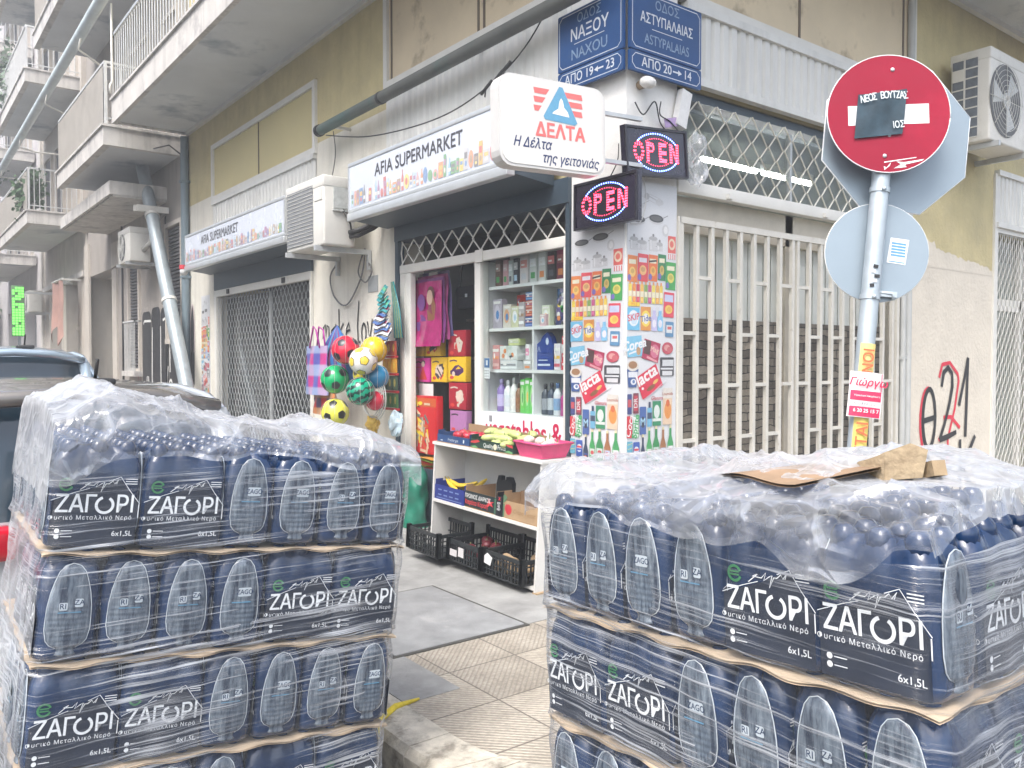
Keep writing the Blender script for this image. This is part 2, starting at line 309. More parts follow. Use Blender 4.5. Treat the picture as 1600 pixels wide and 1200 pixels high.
# ================================================================ ground
def m_tiles():
    m, t, p = newmat('ribbed pavement tiles'); L = t.links.new
    tc = N(t, 'ShaderNodeTexCoord'); sp = N(t, 'ShaderNodeSeparateXYZ'); L(tc.outputs['Object'], sp.inputs[0])
    def mth(op, a, b=None, c=None):
        n = N(t, 'ShaderNodeMath', operation=op)
        for i, q in enumerate((a, b, c)):
            if q is None: continue
            if isinstance(q, (int, float)): n.inputs[i].default_value = q
            else: L(q, n.inputs[i])
        return n.outputs[0]
    T = .42
    ix = mth('FLOOR', mth('DIVIDE', sp.outputs[0], T)); iy = mth('FLOOR', mth('DIVIDE', sp.outputs[1], T))
    cb = N(t, 'ShaderNodeCombineXYZ'); L(ix, cb.inputs[0]); L(iy, cb.inputs[1])
    wn = N(t, 'ShaderNodeTexWhiteNoise', noise_dimensions='3D'); L(cb.outputs[0], wn.inputs['Vector'])
    flip = mth('SUBTRACT', mth('MULTIPLY', mth('GREATER_THAN', wn.outputs['Value'], .26), 2), 1)
    u = mth('ADD', sp.outputs[0], mth('MULTIPLY', sp.outputs[1], flip))
    rib = mth('SINE', mth('MULTIPLY', u, 2 * math.pi / .034))
    fx = mth('PINGPONG', sp.outputs[0], T / 2); fy = mth('PINGPONG', sp.outputs[1], T / 2)
    joint = mth('LESS_THAN', mth('MINIMUM', mth('PINGPONG', sp.outputs[0], T / 2), mth('PINGPONG', sp.outputs[1], T / 2)), .0)
    ex = mth('ABSOLUTE', mth('SUBTRACT', mth('FRACT', mth('DIVIDE', sp.outputs[0], T)), .5)); ey = mth('ABSOLUTE', mth('SUBTRACT', mth('FRACT', mth('DIVIDE', sp.outputs[1], T)), .5))
    joint = mth('GREATER_THAN', mth('MAXIMUM', ex, ey), .489)
    n = N(t, 'ShaderNodeTexNoise', Scale=2.2, Detail=8.0, Roughness=.7); L(tc.outputs['Object'], n.inputs['Vector'])
    n2 = N(t, 'ShaderNodeTexNoise', Scale=45.0, Detail=5.0); L(tc.outputs['Object'], n2.inputs['Vector'])
    cr = N(t, 'ShaderNodeValToRGB'); cr.color_ramp.elements[0].position = .3; cr.color_ramp.elements[0].color = (.30, .265, .21, 1)
    cr.color_ramp.elements[1].position = .7; cr.color_ramp.elements[1].color = (.60, .54, .45, 1); L(n.outputs[0], cr.inputs[0])
    a = N(t, 'ShaderNodeMix', data_type='RGBA', blend_type='MULTIPLY'); a.inputs[0].default_value = .55; L(cr.outputs[0], a.inputs[6])
    br = N(t, 'ShaderNodeMapRange'); br.inputs[1].default_value = .25; br.inputs[2].default_value = .75; br.inputs[3].default_value = .5; br.inputs[4].default_value = 1.2; L(n2.outputs[0], br.inputs[0]); L(br.outputs[0], a.inputs[7])
    a2 = N(t, 'ShaderNodeMix', data_type='RGBA', blend_type='MULTIPLY'); a2.inputs[0].default_value = .5; L(a.outputs[2], a2.inputs[6]); tone = mth('MULTIPLY_ADD', wn.outputs['Value'], .5, .6); L(tone, a2.inputs[7])
    grv = N(t, 'ShaderNodeMapRange'); grv.inputs[1].default_value = -.9; grv.inputs[2].default_value = -.2; L(rib, grv.inputs[0])
    b = N(t, 'ShaderNodeMix', data_type='RGBA'); L(mth('MULTIPLY', mth('SUBTRACT', 1, grv.outputs[0]), .38), b.inputs[0]); L(a2.outputs[2], b.inputs[6]); b.inputs[7].default_value = (.13, .11, .085, 1)
    c = N(t, 'ShaderNodeMix', data_type='RGBA'); L(mth('MULTIPLY', joint, .8), c.inputs[0]); L(b.outputs[2], c.inputs[6]); c.inputs[7].default_value = (.10, .085, .07, 1)
    L(c.outputs[2], p.inputs['Base Color']); p.inputs['Roughness'].default_value = .85
    h = mth('MULTIPLY', mth('ADD', mth('MULTIPLY', rib, .5), mth('MULTIPLY', n2.outputs[0], .8)), mth('SUBTRACT', 1, joint))
    bp = N(t, 'ShaderNodeBump', Strength=.7, Distance=.006); L(h, bp.inputs['Height']); L(bp.outputs[0], p.inputs['Normal'])
    return m
CONC = mat('grey concrete', (.265, .265, .255), .9, .28, 3.5, bump=.35, bscale=40, dirt=.5, dirtc=(.17, .165, .155), dscale=2.5, dthr=.54)
CONC2 = mat('cover concrete', (.235, .24, .24), .85, .22, 5, bump=.3, bscale=70, dirt=.6, dirtc=(.34, .335, .32), dscale=3.2, dthr=.56)
KERB = mat('kerb stone', (.52, .48, .40), .85, .3, 9, bump=.6, bscale=45, dirt=.75, dirtc=(.17, .15, .12), dscale=6, dthr=.5)
ASPH = mat('asphalt', (.075, .073, .07), .9, .3, 12, bump=.6, bscale=160, dirt=.5, dirtc=(.14, .13, .12), dscale=1.2)
def roadz(x, y):
    d = max(0, -2.28 - x); d = min(d, 3.2)
    e = min(max(0, -2.2 - y), 4)
    return -.16 + .105 * d + .045 * e
b = B()
def rd(u, v):
    x = -14 + u * 40; y = -14 + v * 75
    return (x, y, roadz(x, y) - .02 * max(0, min(1, (x + 2.0) / 1)))
b.grid(rd, 160, 150)
structure(b.build('road', ASPH))
def arc(cx, cy, r, a0, a1, n): return [(cx + r * math.cos(R(a0 + (a1 - a0) * i / n)), cy + r * math.sin(R(a0 + (a1 - a0) * i / n))) for i in range(n + 1)]
inner = [(-2.06, 40)] + arc(-1.18, -1.0, .88, 180, 270, 14) + [(26, -1.88)]
outer = [(-2.28, 40)] + arc(-1.18, -1.0, 1.10, 180, 270, 14) + [(26, -2.10)]
b = B(); b.poly([(p[0], p[1]) for p in inner] + [(26, .4), (.4, .4), (.4, 40)], 0)
structure(b.build('pavement', m_tiles()))
# kerb stones: joints every 0.9 m, the top worn and rounded
b = B()
def kerbrun(i0, i1, o0, o1):
    (ax, ay), (bx, by), (cx, cy), (dx, dy) = i0, i1, o0, o1
    ix, iy = ax + (cx - ax) * .88, ay + (cy - ay) * .88; jx, jy = bx + (dx - bx) * .88, by + (dy - by) * .88
    b.add([(ax, ay, .006), (bx, by, .006), (ix, iy, .004), (jx, jy, .004), (cx, cy, -.03), (dx, dy, -.03), (cx, cy, -.3), (dx, dy, -.3), (ax, ay, -.3), (bx, by, -.3)],
          [(0, 2, 3, 1), (2, 4, 5, 3), (4, 6, 7, 5), (0, 8, 6, 4, 2), (1, 3, 5, 7, 9)])
y = 30
seq_i = [(-2.06, 30 - .9 * k) for k in range(33) if 30 - .9 * k > -1.0] + inner[1:-1] + [(-1.18 + .9 * k, -1.88) for k in range(1, 20)]
seq_o = [(-2.28, p[1]) for p in seq_i if p[0] == -2.06 and p[1] > -1.0] + outer[1:-1] + [(-1.18 + .9 * k, -2.10) for k in range(1, 20)]
for k in range(len(seq_i) - 1):
    a, c, e, f = [Vector(q) for q in (seq_i[k], seq_i[k + 1], seq_o[k], seq_o[k + 1])]
    g = .0 if 33 <= k < 46 and k % 4 else .006
    t_ = g / max(.05, (c - a).length)
    kerbrun(a.lerp(c, t_), c.lerp(a, t_), e.lerp(f, t_), f.lerp(e, t_))
structure(b.build('kerb', KERB))
b = B(); b.box(-2.05, -.02, -.06, 3.2, -.05, .004); b.box(-2.05, -1.75, -.62, -.064, -.05, .0035)
structure(b.build('concrete_path', CONC))
t = thing('manhole_cover', 'large square grey concrete inspection cover set in the pavement', 'manhole cover', (-1.35, .46, 0))
b = B(); b.box(-1.79, -.91, -.06, .98, -.02, .013, 0, .006); b.build('cover', CONC2, t)
b = B(); b.box(-1.815, -.885, -.085, 1.005, -.02, .0065); b.build('frame', mat('dark gap', (.06, .058, .052), .9), t)  # dark sheet drawing the shadowed gap round the cover, no real frame
b = B(); b.box(-.36, .5, 1.72, 3.05, -.05, .09, 0, .01)
# ================================================================ corner building
BEIGE = mat('ochre stucco', (.53, .455, .25), .9, .12, 3, bump=1.0, bscale=26, dirt=.22, dirtc=(.40, .35, .25), dscale=.9, streak=.18)
CREAM = mat('cream stucco', (.64, .585, .495), .9, .07, 3, bump=1.0, bscale=24, dirt=.2, dirtc=(.5, .45, .37), dscale=1.1, dthr=.58)
OFFW = mat('whitewashed plaster', (.68, .655, .58), .9, .08, 2.5, bump=.35, bscale=30, dirt=.4, dirtc=(.42, .38, .30), dscale=1.3, dthr=.58, streak=.35)
PILW = mat('chalky white plaster', (.76, .75, .72), .85, .06, 5, bump=.5, bscale=22, dirt=.4, dirtc=(.52, .50, .46), dscale=4, dthr=.58)
PANEL = mat('panel ochre', (.58, .50, .255), .6, .06, 1.5, dirt=.25, dirtc=(.40, .33, .19), dscale=1.1, dthr=.6)
PEEL = mat('peeling panel', (.62, .52, .36), .65, .08, 2, bump=.2, bscale=30, dirt=.9, dirtc=(.34, .27, .17), dscale=2.1, dthr=.545)
TRIM = mat('white painted metal', (.66, .65, .61), .45, .06, 5, dirt=.3, dirtc=(.5, .46, .38), dscale=5, dthr=.62)
FLUT = mat('fluted metal', (.66, .66, .63), .5, .06, 3, dirt=.3, dirtc=(.50, .48, .43), dscale=2.5, dthr=.6, streak=.3)
ALU = mat('aluminium', (.62, .65, .67), .35, .06, 8, metal=.55)
ALUD = mat('weathered aluminium', (.50, .52, .53), .45, .1, 8, metal=.4, dirt=.3, dirtc=(.36, .36, .36), dscale=7)
DARKB = mat('dark shutter steel', (.055, .08, .105), .45, .12, 5, metal=.2)
SOFF = mat('slab soffit', (.60, .62, .63), .9, .08, 1.2, bump=.25, bscale=14, dirt=.75, dirtc=(.20, .25, .31), dscale=.75, dthr=.56)
SLABE = mat('slab edge', (.58, .56, .53), .9, .12, 3, bump=.4, bscale=25, dirt=.6, dirtc=(.24, .23, .24), dscale=2.2, dthr=.53, streak=.7)
INT = mat('dim shop wall', (.16, .17, .17), .9, .15, 2)  # darkness of the shop interior put into the wall colour
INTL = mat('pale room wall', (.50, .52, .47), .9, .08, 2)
GLASS = glassmat('window glass'); GLASS2 = glassmat('shopfront glass', (.93, .96, .96), .015)
bd = thing('corner_building', 'cream and ochre corner building with two shopfronts and a grey balcony overhang', 'building', (0, 0, 0))
# the step belongs to the doorway
b.build('doorstep', CONC, bd)
# pillar
b = B(); b.box(0, .50, 0, .54, -.1, 4.25); b.box(-.02, .52, -.02, .56, .80, .845); b.build('pillar', PILW, bd)
# walls of the long street
b = B(); b.box(0, .3, 3.05, 4.95, -.1, 4.03); b.box(0, .3, 8.38, 9.62, -.1, 4.03); b.build('wall', OFFW, bd)
b = B(); b.box(.001, .3, 3.24, 4.82, 4.03, 5.2); b.box(.001, .3, 8.44, 9.62, 4.03, 5.2); b.box(.001, .3, 4.82, 8.44, 4.76, 5.2); b.box(.05, .3, 4.95, 8.38, 2.75, 4.03)
b.box(.05, .3, .54, 3.05, 2.86, 5.2); b.box(0.001, .3, .0, .48, 4.25, 5.2); b.build('wall', BEIGE, bd)
# walls of the cross street
b = B(); b.box(3.80, 5.60, 0, .3, -.1, 2.52)
pts = [(3.80, 2.52), (5.6, 2.52), (5.6, 2.50)]
b.build('wall', CREAM, bd)
b = B(); b.box(3.80, 5.60, .004, .3, 2.52, 5.2); b.box(.5, 3.80, .06, .3, 3.52, 5.2); b.box(5.60, 9.6, .06, .3, 3.0, 5.2); b.build('wall', BEIGE, bd)
# ragged edge where the cream repaint stops
b = B(FR(0, 0, .003)); random.seed(3); e = []
for i in range(40):
    u = 3.80 + 1.8 * i / 39; e.append((u, 2.74 - .10 * (u - 3.8) + random.uniform(-.018, .018) + (.05 if u < 4.3 else 0)))
b.poly([(3.80, 2.50), (5.6, 2.50)] + e[::-1], 0); b.build('paint_edge', CREAM, bd)
b = B(); b.box(9.6, 9.9, .3, 20, 0, 5.2); b.box(.3, 9.6, 9.55, 9.62, 0, 5.2); b.build('wall', BEIGE, bd)
# first floor slab: soffit plus edge
b = B(); b.box(-1.06, 9.9, -1.06, 9.64, 5.2, 5.24); b.build('soffit', SOFF, bd)
b = B(); b.box(-1.10, 9.95, -1.10, -1.04, 5.16, 5.50); b.box(-1.10, -1.04, -1.04, 9.68, 5.16, 5.50); b.box(-1.04, .3, 9.64, 9.69, 5.17, 5.50); b.box(-1.13, -1.05, -1.1, 9.69, 5.50, 5.53)
b.box(-1.04, 9.9, -1.04, 9.64, 5.24, 5.45); b.build('slab_edge', SLABE, bd)
b = B(); b.box(-.055, -.001, 0, 9.6, 5.145, 5.199); b.box(0, 9.6, -.055, -.001, 5.145, 5.199); b.build('cornice_strip', TRIM, bd)
b = B(); b.box(0, .4, 0, 9.6, 5.5, 9); b.box(.4, 9.6, 0, .4, 5.5, 9); b.build('upper_wall', BEIGE, bd)
rl = B()
for k in range(80): y = 9.55 - k * .13; rl.cyl((-1.07, y, 5.5), (-1.07, y, 6.45), .009, 5)
rl.box(-1.09, -1.05, -1, 9.6, 6.45, 6.49); rl.build('balcony_railing', ALUD, bd)
b = B(); b.tube([(-1.12, 9.55, 6.9), (-1.12, 9.55, 5.75), (-1.16, 9.5, 5.68), (-1.16, 9.5, 5.56)], .016, 6); b.build('drain_spout', TRIM, bd)
# panel with frame: helper for the mezzanine panels
def framed(F, u0, u1, v0, v1, w=.06, mull=(), pm=PANEL):
    b = B(F); b.rect(u0 + w, u1 - w, v0 + w, v1 - w, -.03, .004); o = b.build('beige_panel', pm, bd)
    b = B(F)
    for a in ((u0, u0 + w, v0, v1), (u1 - w, u1, v0, v1), (u0 + w, u1 - w, v0, v0 + w), (u0 + w, u1 - w, v1 - w, v1)): b.rect(*a, -.02, .035)
    b.build('panel_frame', TRIM, bd)
    b = B(F)
    for q in mull: b.rect(q - .012, q + .012, v0 + w, v1 - w, -.02, .012)
    if mull: b.build('panel_joint', mat('rusty joint', (.13, .10, .07), .8), bd)
framed(FL(0, 0), -8.44, -4.82, 3.92, 4.74, .07, (-6.6,))
framed(FL(0, 0), -3.24, -.48, 4.20, 5.14, .07, (-3.12, -1.68, -1.60), PEEL)
framed(FR(0, 0), .50, 3.80, 4.10, 5.14, .06, (1.95, 3.60), PEEL)
def fluted(F, u0, u1, v0, v1, pitch=.1):
    b = B(F); n = int(round((u1 - u0) / pitch)); p = (u1 - u0) / n; vs = []; fs = []
    prof = [(0, 0), (.16, .022), (.72, .022), (.88, 0)]
    for i in range(n):
        for a, h in prof: vs += [(u0 + (i + a) * p, v0 + .035, h), (u0 + (i + a) * p, v1 - .035, h)]
    vs += [(u1, v0 + .035, 0), (u1, v1 - .035, 0)]
    for i in range(len(vs) // 2 - 1): fs.append((2 * i, 2 * i + 2, 2 * i + 3, 2 * i + 1))
    b.add(vs, fs); b.rect(u0, u1, v1 - .035, v1 + .02, -.02, .045); b.rect(u0, u1, v0 - .02, v0 + .035, -.02, .04)
    b.build('fluted_panel', FLUT, bd)
fluted(FL(0, 0), -3.22, -.54, 3.50, 4.17, .105)
fluted(FL(0, 0), -8.42, -4.85, 3.40, 3.90, .115)
fluted(FR(0, 0), .56, 3.78, 3.56, 4.08, .10)
fluted(FR(0, 0), 5.62, 9.4, 3.05, 3.62, .10)
# ---------------- entrance opening of the long street
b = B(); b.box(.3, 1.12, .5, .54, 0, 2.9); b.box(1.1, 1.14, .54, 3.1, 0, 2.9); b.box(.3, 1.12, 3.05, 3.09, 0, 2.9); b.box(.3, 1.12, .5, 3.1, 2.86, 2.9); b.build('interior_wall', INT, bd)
b = B(); b.box(-.03, .30, .545, 3.045, 2.72, 2.90); b.box(-.02, .05, 2.99, 3.05, 0.1, 2.72); b.box(-.02, .05, .545, .585, 0, 2.72); b.build('roller_box', DARKB, bd)
b = B(); b.box(-.005, .045, .585, 2.99, 2.41, 2.49, 0, .006); b.box(-.02, -.006, 1.62, 1.72, 2.40, 2.50, 0); b.build('transom_beam', TRIM, bd)
def lattice(F, u0, u1, v0, v1, cw, ch, r, wav=.0, n=5, seg=1):
    b = B(F); k = int(math.ceil((u1 - u0) / cw)) + 1
    rows = max(1, int(round((v1 - v0) / ch))); ch = (v1 - v0) / rows
    for i in range(k):
        for s in (1, -1):
            for par in (0,):
                pts = []
                for j in range(rows * 2 + 1):
                    sgn = 1 if (j % 2) else 0
                    u = u0 + i * cw + s * (cw / 2) * (sgn) ; v = v0 + j * ch / 2
                    pts.append((min(max(u, u0), u1), v, s * r * 1.1 * (1 if j % 2 == 0 else -1)))
                b.tube(pts, r, n, smooth=False)
    return b
lattice(FL(0, 0, -.02), -2.98, -.60, 2.49, 2.73, .215, .24, .0075).build('lattice_grille', TRIM, bd)
# door frame, open door leaf with hanging goods, display window
b = B(); b.box(0, .06, 2.80, 2.99, .09, 2.41, 0, .004); b.box(-.01, .07, 2.885, 2.90, .1, 2.4); b.box(0, .09, 1.675, 1.755, .02, 2.41, 0, .004); b.box(-.004, .07, .585, .625, .02, 2.41, 0, .003); b.box(0, .08, .625, 1.675, .02, .10)
b.build('door_frame', TRIM, bd)
b = B(); b.box(.03, .04, .625, 1.675, 1.17, 2.41); sw = b.build('shop_window', GLASS2, bd)
b = B()
for z in (2.20, 1.855, 1.515, 1.165): b.box(.10, .44, .61, 1.70, z - .025, z)
b.box(.105, .439, 1.10, 1.118, 1.165, 2.175)
b.box(.44, .46, .61, 1.70, .1, 2.41); b.box(.10, .45, .59, .61, .1, 2.41); b.box(.10, .45, 1.70, 1.72, .1, 2.41); b.build('display_shelf', mat('white melamine', (.74, .74, .72), .4, .05), sw)
b = B(); b.box(.02, .095, .625, 1.675, .10, 1.168); b.build('sill_panel', mat('white sill panel', (.78, .79, .82), .35, .04), sw)
b = B(FL(0, 0, -.018)); b.text('vegetables & fruits', .235, -1.62, 1.03, .0, 0, bold=.012, align='LEFT', sx=.80); b.build('lettering', flat((.50, .012, .07)), sw)
b = B(FL(0, 0, -.018)); b.rect(-1.57, -1.53, 1.09, 1.14, 0, .002); b.build('sticker', flat((.25, .25, .26)), sw)
# ---------------- second shopfront: diamond roller grille
b = B(); b.box(-.03, .3, 4.96, 8.37, 2.62, 2.98); b.build('roller_box', DARKB, bd)
b = B(); b.box(-.03, .03, 4.96, 8.37, 2.52, 2.615, 0, .004); b.box(-.03, .05, 8.28, 8.37, 0, 2.52); b.box(-.03, .05, 4.96, 5.0, 0, 2.52); b.box(-.042, -.031, 5.6, 5.66, 2.55, 2.59, 0); b.build('shutter_frame', TRIM, bd)
b = B()
for y in (5.7, 7.7): b.box(-.045, -.031, y, y + .09, 2.535, 2.60)
b.build('shutter_lock', BLACK, bd)
lattice(FL(0, 0, -.005), -8.28, -5.0, .0, 2.52, .115, .165, .0036, n=4).build('roller_grille', mat('galvanised wire', (.50, .53, .54), .4, .1, metal=.4), bd)
b = B(); b.box(.14, .15, 5.0, 8.3, .3, 2.5); b.build('window_pane', glassmat('dark shop glass', (.30, .33, .35), .08), bd)
b = B(); b.box(.12, .17, 5.0, 8.3, 0, .3); b.box(.12, .17, 6.55, 6.62, .3, 2.5); b.build('window_frame', ALUD, bd)
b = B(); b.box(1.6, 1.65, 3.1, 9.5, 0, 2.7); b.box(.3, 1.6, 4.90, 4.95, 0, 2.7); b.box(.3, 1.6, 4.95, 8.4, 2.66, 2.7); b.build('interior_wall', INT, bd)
# ---------------- cross street opening: white bar gate, lattice above, printed stone screen behind
b = B(); b.box(.505, 3.78, -.015, .06, 2.77, 2.86, 0, .005)
for x in (1.03, 2.3): b.box(x, x + .05, -.045, -.016, 2.78, 2.815, 0)
b.build('transom_beam', TRIM, bd)
b = B(); b.box(.505, 3.78, .06, .25, 3.46, 3.53); b.build('roller_box', DARKB, bd)
lattice(FR(0, 0, -.01), .52, 3.76, 2.86, 3.44, .21, .19, .0066, n=5).build('lattice_grille', mat('ivory lattice', (.62, .60, .53), .5, .1, dirt=.4, dirtc=(.3, .27, .22), dscale=9), bd)
b = B()
b.box(.52, 3.56, -.02, .02, 2.555, 2.60, 0); xs = []
x = .545; k = 0
while x < 3.5:
    xs.append(x); x += .168; k += 1
    if k in (9,): x -= .10
for i, x in enumerate(xs):
    b.box(x - .0165, x + .0165, -.016, .014, .05, 2.555)
    if i + 1 < len(xs) and xs[i + 1] - x > .1:
        for z in ((2.17, 1.39, .62) if i % 2 else (1.77, 1.0, .25)): b.box(x + .0165, xs[i + 1] - .0165, -.014, .012, z, z + .026)
b.box(3.53, 3.575, -.02, .02, .0, 2.555); b.box(.505, .527, -.02, .02, 0, 2.60); b.box(.52, 3.56, -.017, .015, .02, .05)
b.build('security_gate', mat('chipped cream gate paint', (.58, .56, .505), .5, .08, 6, dirt=.6, dirtc=(.34, .28, .21), dscale=11, dthr=.60), bd)
def m_stone():
    m, t, p = newmat('printed stacked stone'); L = t.links.new
    tc = N(t, 'ShaderNodeTexCoord'); mp = N(t, 'ShaderNodeMapping'); mp.inputs['Rotation'].default_value = (R(90), 0, 0); L(tc.outputs['Object'], mp.inputs[0])
    wv = N(t, 'ShaderNodeTexNoise', Scale=5.0, Detail=3.0); L(mp.outputs[0], wv.inputs['Vector'])
    mix = N(t, 'ShaderNodeMix', data_type='RGBA', blend_type='LINEAR_LIGHT'); mix.inputs[0].default_value = .035; L(mp.outputs[0], mix.inputs[6]); L(wv.outputs['Color'], mix.inputs[7])
    bk = N(t, 'ShaderNodeTexBrick', Scale=1.0, offset=.37, squash=1.3, squash_frequency=3); bk.inputs['Brick Width'].default_value = .21; bk.inputs['Row Height'].default_value = .062; bk.inputs['Mortar Size'].default_value = .005; bk.inputs['Mortar Smooth'].default_value = .4
    bk.inputs['Color1'].default_value = (.075, .064, .052, 1); bk.inputs['Color2'].default_value = (.25, .22, .175, 1); bk.inputs['Mortar'].default_value = (.012, .01, .009, 1); L(mix.outputs[2], bk.inputs['Vector'])
    n = N(t, 'ShaderNodeTexNoise', Scale=22.0, Detail=7.0, Roughness=.7); L(mp.outputs[0], n.inputs['Vector'])
    mu = N(t, 'ShaderNodeMix', data_type='RGBA', blend_type='OVERLAY'); mu.inputs[0].default_value = .85; L(bk.outputs[0], mu.inputs[6]); L(n.outputs[0], mu.inputs[7]); L(mu.outputs[2], p.inputs['Base Color'])
    bp = N(t, 'ShaderNodeBump', Strength=.6, Distance=.02); L(n.outputs[0], bp.inputs['Height']); L(bp.outputs[0], p.inputs['Normal']); p.inputs['Roughness'].default_value = .75
    return m
STONE = m_stone()
b = B()
for x0, x1 in ((.52, 1.93), (2.03, 3.56)): b.box(x0, x1, .11, .15, 0, 1.90)
b.build('stone_screen', STONE, bd)
b = B(); b.box(1.93, 2.03, .09, .16, 0, 2.77); b.box(.52, 3.56, .09, .16, 2.52, 2.77); b.build('window_frame', mat('beige frame', (.50, .46, .38), .6, .1, dirt=.3), bd)
b = B(); b.box(.52, 3.7, .12, .13, 2.86, 3.44); b.build('window_pane', glassmat('upper glass', (.85, .88, .87), .03), bd)
b = B()
for i in range(60): x = .54 + i * .05; b.rect(x, x + .044, 1.88, 2.54, 0, .004, 0, FR(0, 0, -.165 - .006 * (i % 2)))
b.build('vertical_blind', mat('grey blind', (.62, .64, .60), .8, .05), bd)
b = B(); b.box(2.0, 2.03, .10, .14, 2.86, 3.44); b.build('glazing_bar', ALUD, bd)
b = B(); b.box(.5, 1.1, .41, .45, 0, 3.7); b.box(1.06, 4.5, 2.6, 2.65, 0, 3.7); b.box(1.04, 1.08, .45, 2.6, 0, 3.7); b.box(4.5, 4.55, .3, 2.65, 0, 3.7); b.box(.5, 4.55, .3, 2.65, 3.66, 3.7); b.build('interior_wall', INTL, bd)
b = B(); b.cyl((3.62, -.03, 0), (3.62, -.03, 2.76), .028, 10); b.cyl((3.70, -.035, 0), (3.70, -.035, 5.1), .035, 10)
for z in (.55, 1.6, 2.6, 3.6): b.box(3.58, 3.75, -.05, -.001, z, z + .03)
b.build('downpipe', mat('grey downpipe', (.42, .43, .42), .5, .08), bd)
# far opening of the cross street
b = B(); b.box(5.58, 5.66, -.02, .06, 0, 3.6); b.box(5.66, 9.5, -.01, .05, 2.98, 3.04); b.build('shutter_frame', TRIM, bd)
lattice(FR(0, 0, -.01), 5.66, 9.4, .0, 2.98, .105, .16, .005, n=4).build('roller_grille', TRIM, bd)
b = B(); b.box(5.66, 9.5, .14, .15, 0, 2.98); b.build('window_pane', glassmat('far shop glass', (.85, .88, .86), .05), bd)
b = B(); b.box(5.66, 9.5, .10, .18, 2.15, 2.28); b.box(6.55, 6.63, .10, .18, 0, 2.98); b.build('window_frame', TRIM, bd)
b = B(); b.box(5.5, 9.5, 1.2, 1.25, 0, 3.0); b.build('interior_wall', INTL, bd)
# fluorescent tubes seen through the upper glass
for x0 in (1.66, 2.52):
    t = thing('ceiling_light', 'lit white fluorescent tube behind the %s part of the upper window lattice' % ('corner-side' if x0 < 2 else 'inner'), 'ceiling light', (x0 + .4, .75, 3.3))
    b = B(); b.box(x0, x0 + .80, .72, .78, 3.335, 3.40); b.box(x0 + .38, x0 + .42, .74, .76, 3.40, 3.66); b.build('fixture', WHITE, t)
    b = B(); b.cyl((x0 + .02, .75, 3.315), (x0 + .78, .75, 3.315), .017, 8); b.build('tube', emis('tube light', (1, 1, .96), 22), t)
# graffiti, painted on the walls
def strokes(F, lst, wd, m, name='graffiti', jit=.12):
    b = B(F)
    for k, l in enumerate(lst): b.stroke(l, wd, .0004 * k, 0, jit=jit)
    return b.build(name, m, bd)
SPRAY = flat((.02, .02, .022), .6); SPRAYR = flat((.62, .03, .06), .6)
def oval(cu, cv, ru, rv, a0=0, a1=360, n=22): return [(cu + ru * math.cos(R(a0 + (a1 - a0) * i / n)), cv + rv * math.sin(R(a0 + (a1 - a0) * i / n))) for i in range(n + 1)]
F = FR(0, 0, .006)
strokes(F, [oval(4.20, 1.02, .125, .29), [(4.07, 1.00), (4.33, 1.03)],
            [(4.45, 1.33), (4.49, 1.47), (4.58, 1.52), (4.67, 1.46), (4.68, 1.33), (4.62, 1.15), (4.52, .95), (4.42, .80)], [(4.42, .80), (4.58, .82), (4.78, .86)],
            [(4.83, 1.13), (4.94, 1.40), (5.02, 1.62)], [(5.02, 1.62), (5.0, 1.2), (4.98, .80)],
            [(4.10, .22), (4.16, .70)], [(4.16, .70), (4.26, .52), (4.32, .22)], [(4.10, .42), (4.28, .44)],
            [(4.72, .62), (4.62, .70), (4.48, .62), (4.45, .40), (4.55, .24), (4.72, .28)], [(4.50, .47), (4.68, .50)],
            [(4.86, .78), (4.88, .2)], [(5.20, .80), (5.02, .60), (4.90, .50)], [(4.90, .50), (5.05, .35), (5.22, .2)]], .054, SPRAY)
strokes(FR(0, 0, .005), [oval(4.175, 1.0, .15, .32, 60, 300), [(4.40, 1.42), (4.46, 1.55), (4.62, 1.57), (4.80, 1.45), (4.82, 1.38), (4.74, 1.1), (4.60, .80), (4.60, .55)], [(4.50, 1.02), (4.66, 1.02), (4.86, .90)], [(4.40, .80), (4.48, .84)]], .04, SPRAYR)
F = FL(0, 0, .006)
u0 = -4.75
_ms = Matrix.Translation((-4.70, 1.80, 0)) @ Matrix.Diagonal((.78, 1.05, 1, 1)) @ Matrix.Translation((4.75, -1.75, 0))
strokes(F @ _ms, [[(u0, 1.78), (u0 + .02, 1.9), (u0 + .08, 1.93), (u0 + .1, 1.8), (u0 + .14, 1.92), (u0 + .2, 1.9), (u0 + .2, 1.76)], [(u0 + .4, 1.9), (u0 + .28, 1.86), (u0 + .3, 1.76), (u0 + .42, 1.8), (u0 + .42, 1.93), (u0 + .44, 1.75)],
            [(u0 + .52, 2.08), (u0 + .53, 1.74)], [(u0 + .66, 1.93), (u0 + .54, 1.84), (u0 + .68, 1.73)], [(u0 + .74, 1.84), (u0 + .86, 1.86), (u0 + .82, 1.93), (u0 + .74, 1.86), (u0 + .78, 1.74), (u0 + .88, 1.76)],
            [(u0 + 1.12, 2.14), (u0 + 1.08, 1.9), (u0 + 1.1, 1.72), (u0 + 1.16, 1.74)], oval(u0 + 1.26, 1.82, .06, .09), [(u0 + 1.36, 1.93), (u0 + 1.42, 1.74), (u0 + 1.5, 1.95)], [(u0 + 1.54, 1.83), (u0 + 1.66, 1.86), (u0 + 1.6, 1.94), (u0 + 1.54, 1.84), (u0 + 1.58, 1.73), (u0 + 1.68, 1.75)]], .028, SPRAY)
b = B(FL(0, 0, .007)); b.ell(-9.50, 2.02, .10, .46, 0); b.rect(-9.60, -9.42, 1.2, 1.75, .0002, r=.06); b.build('graffiti', SPRAY, bd)
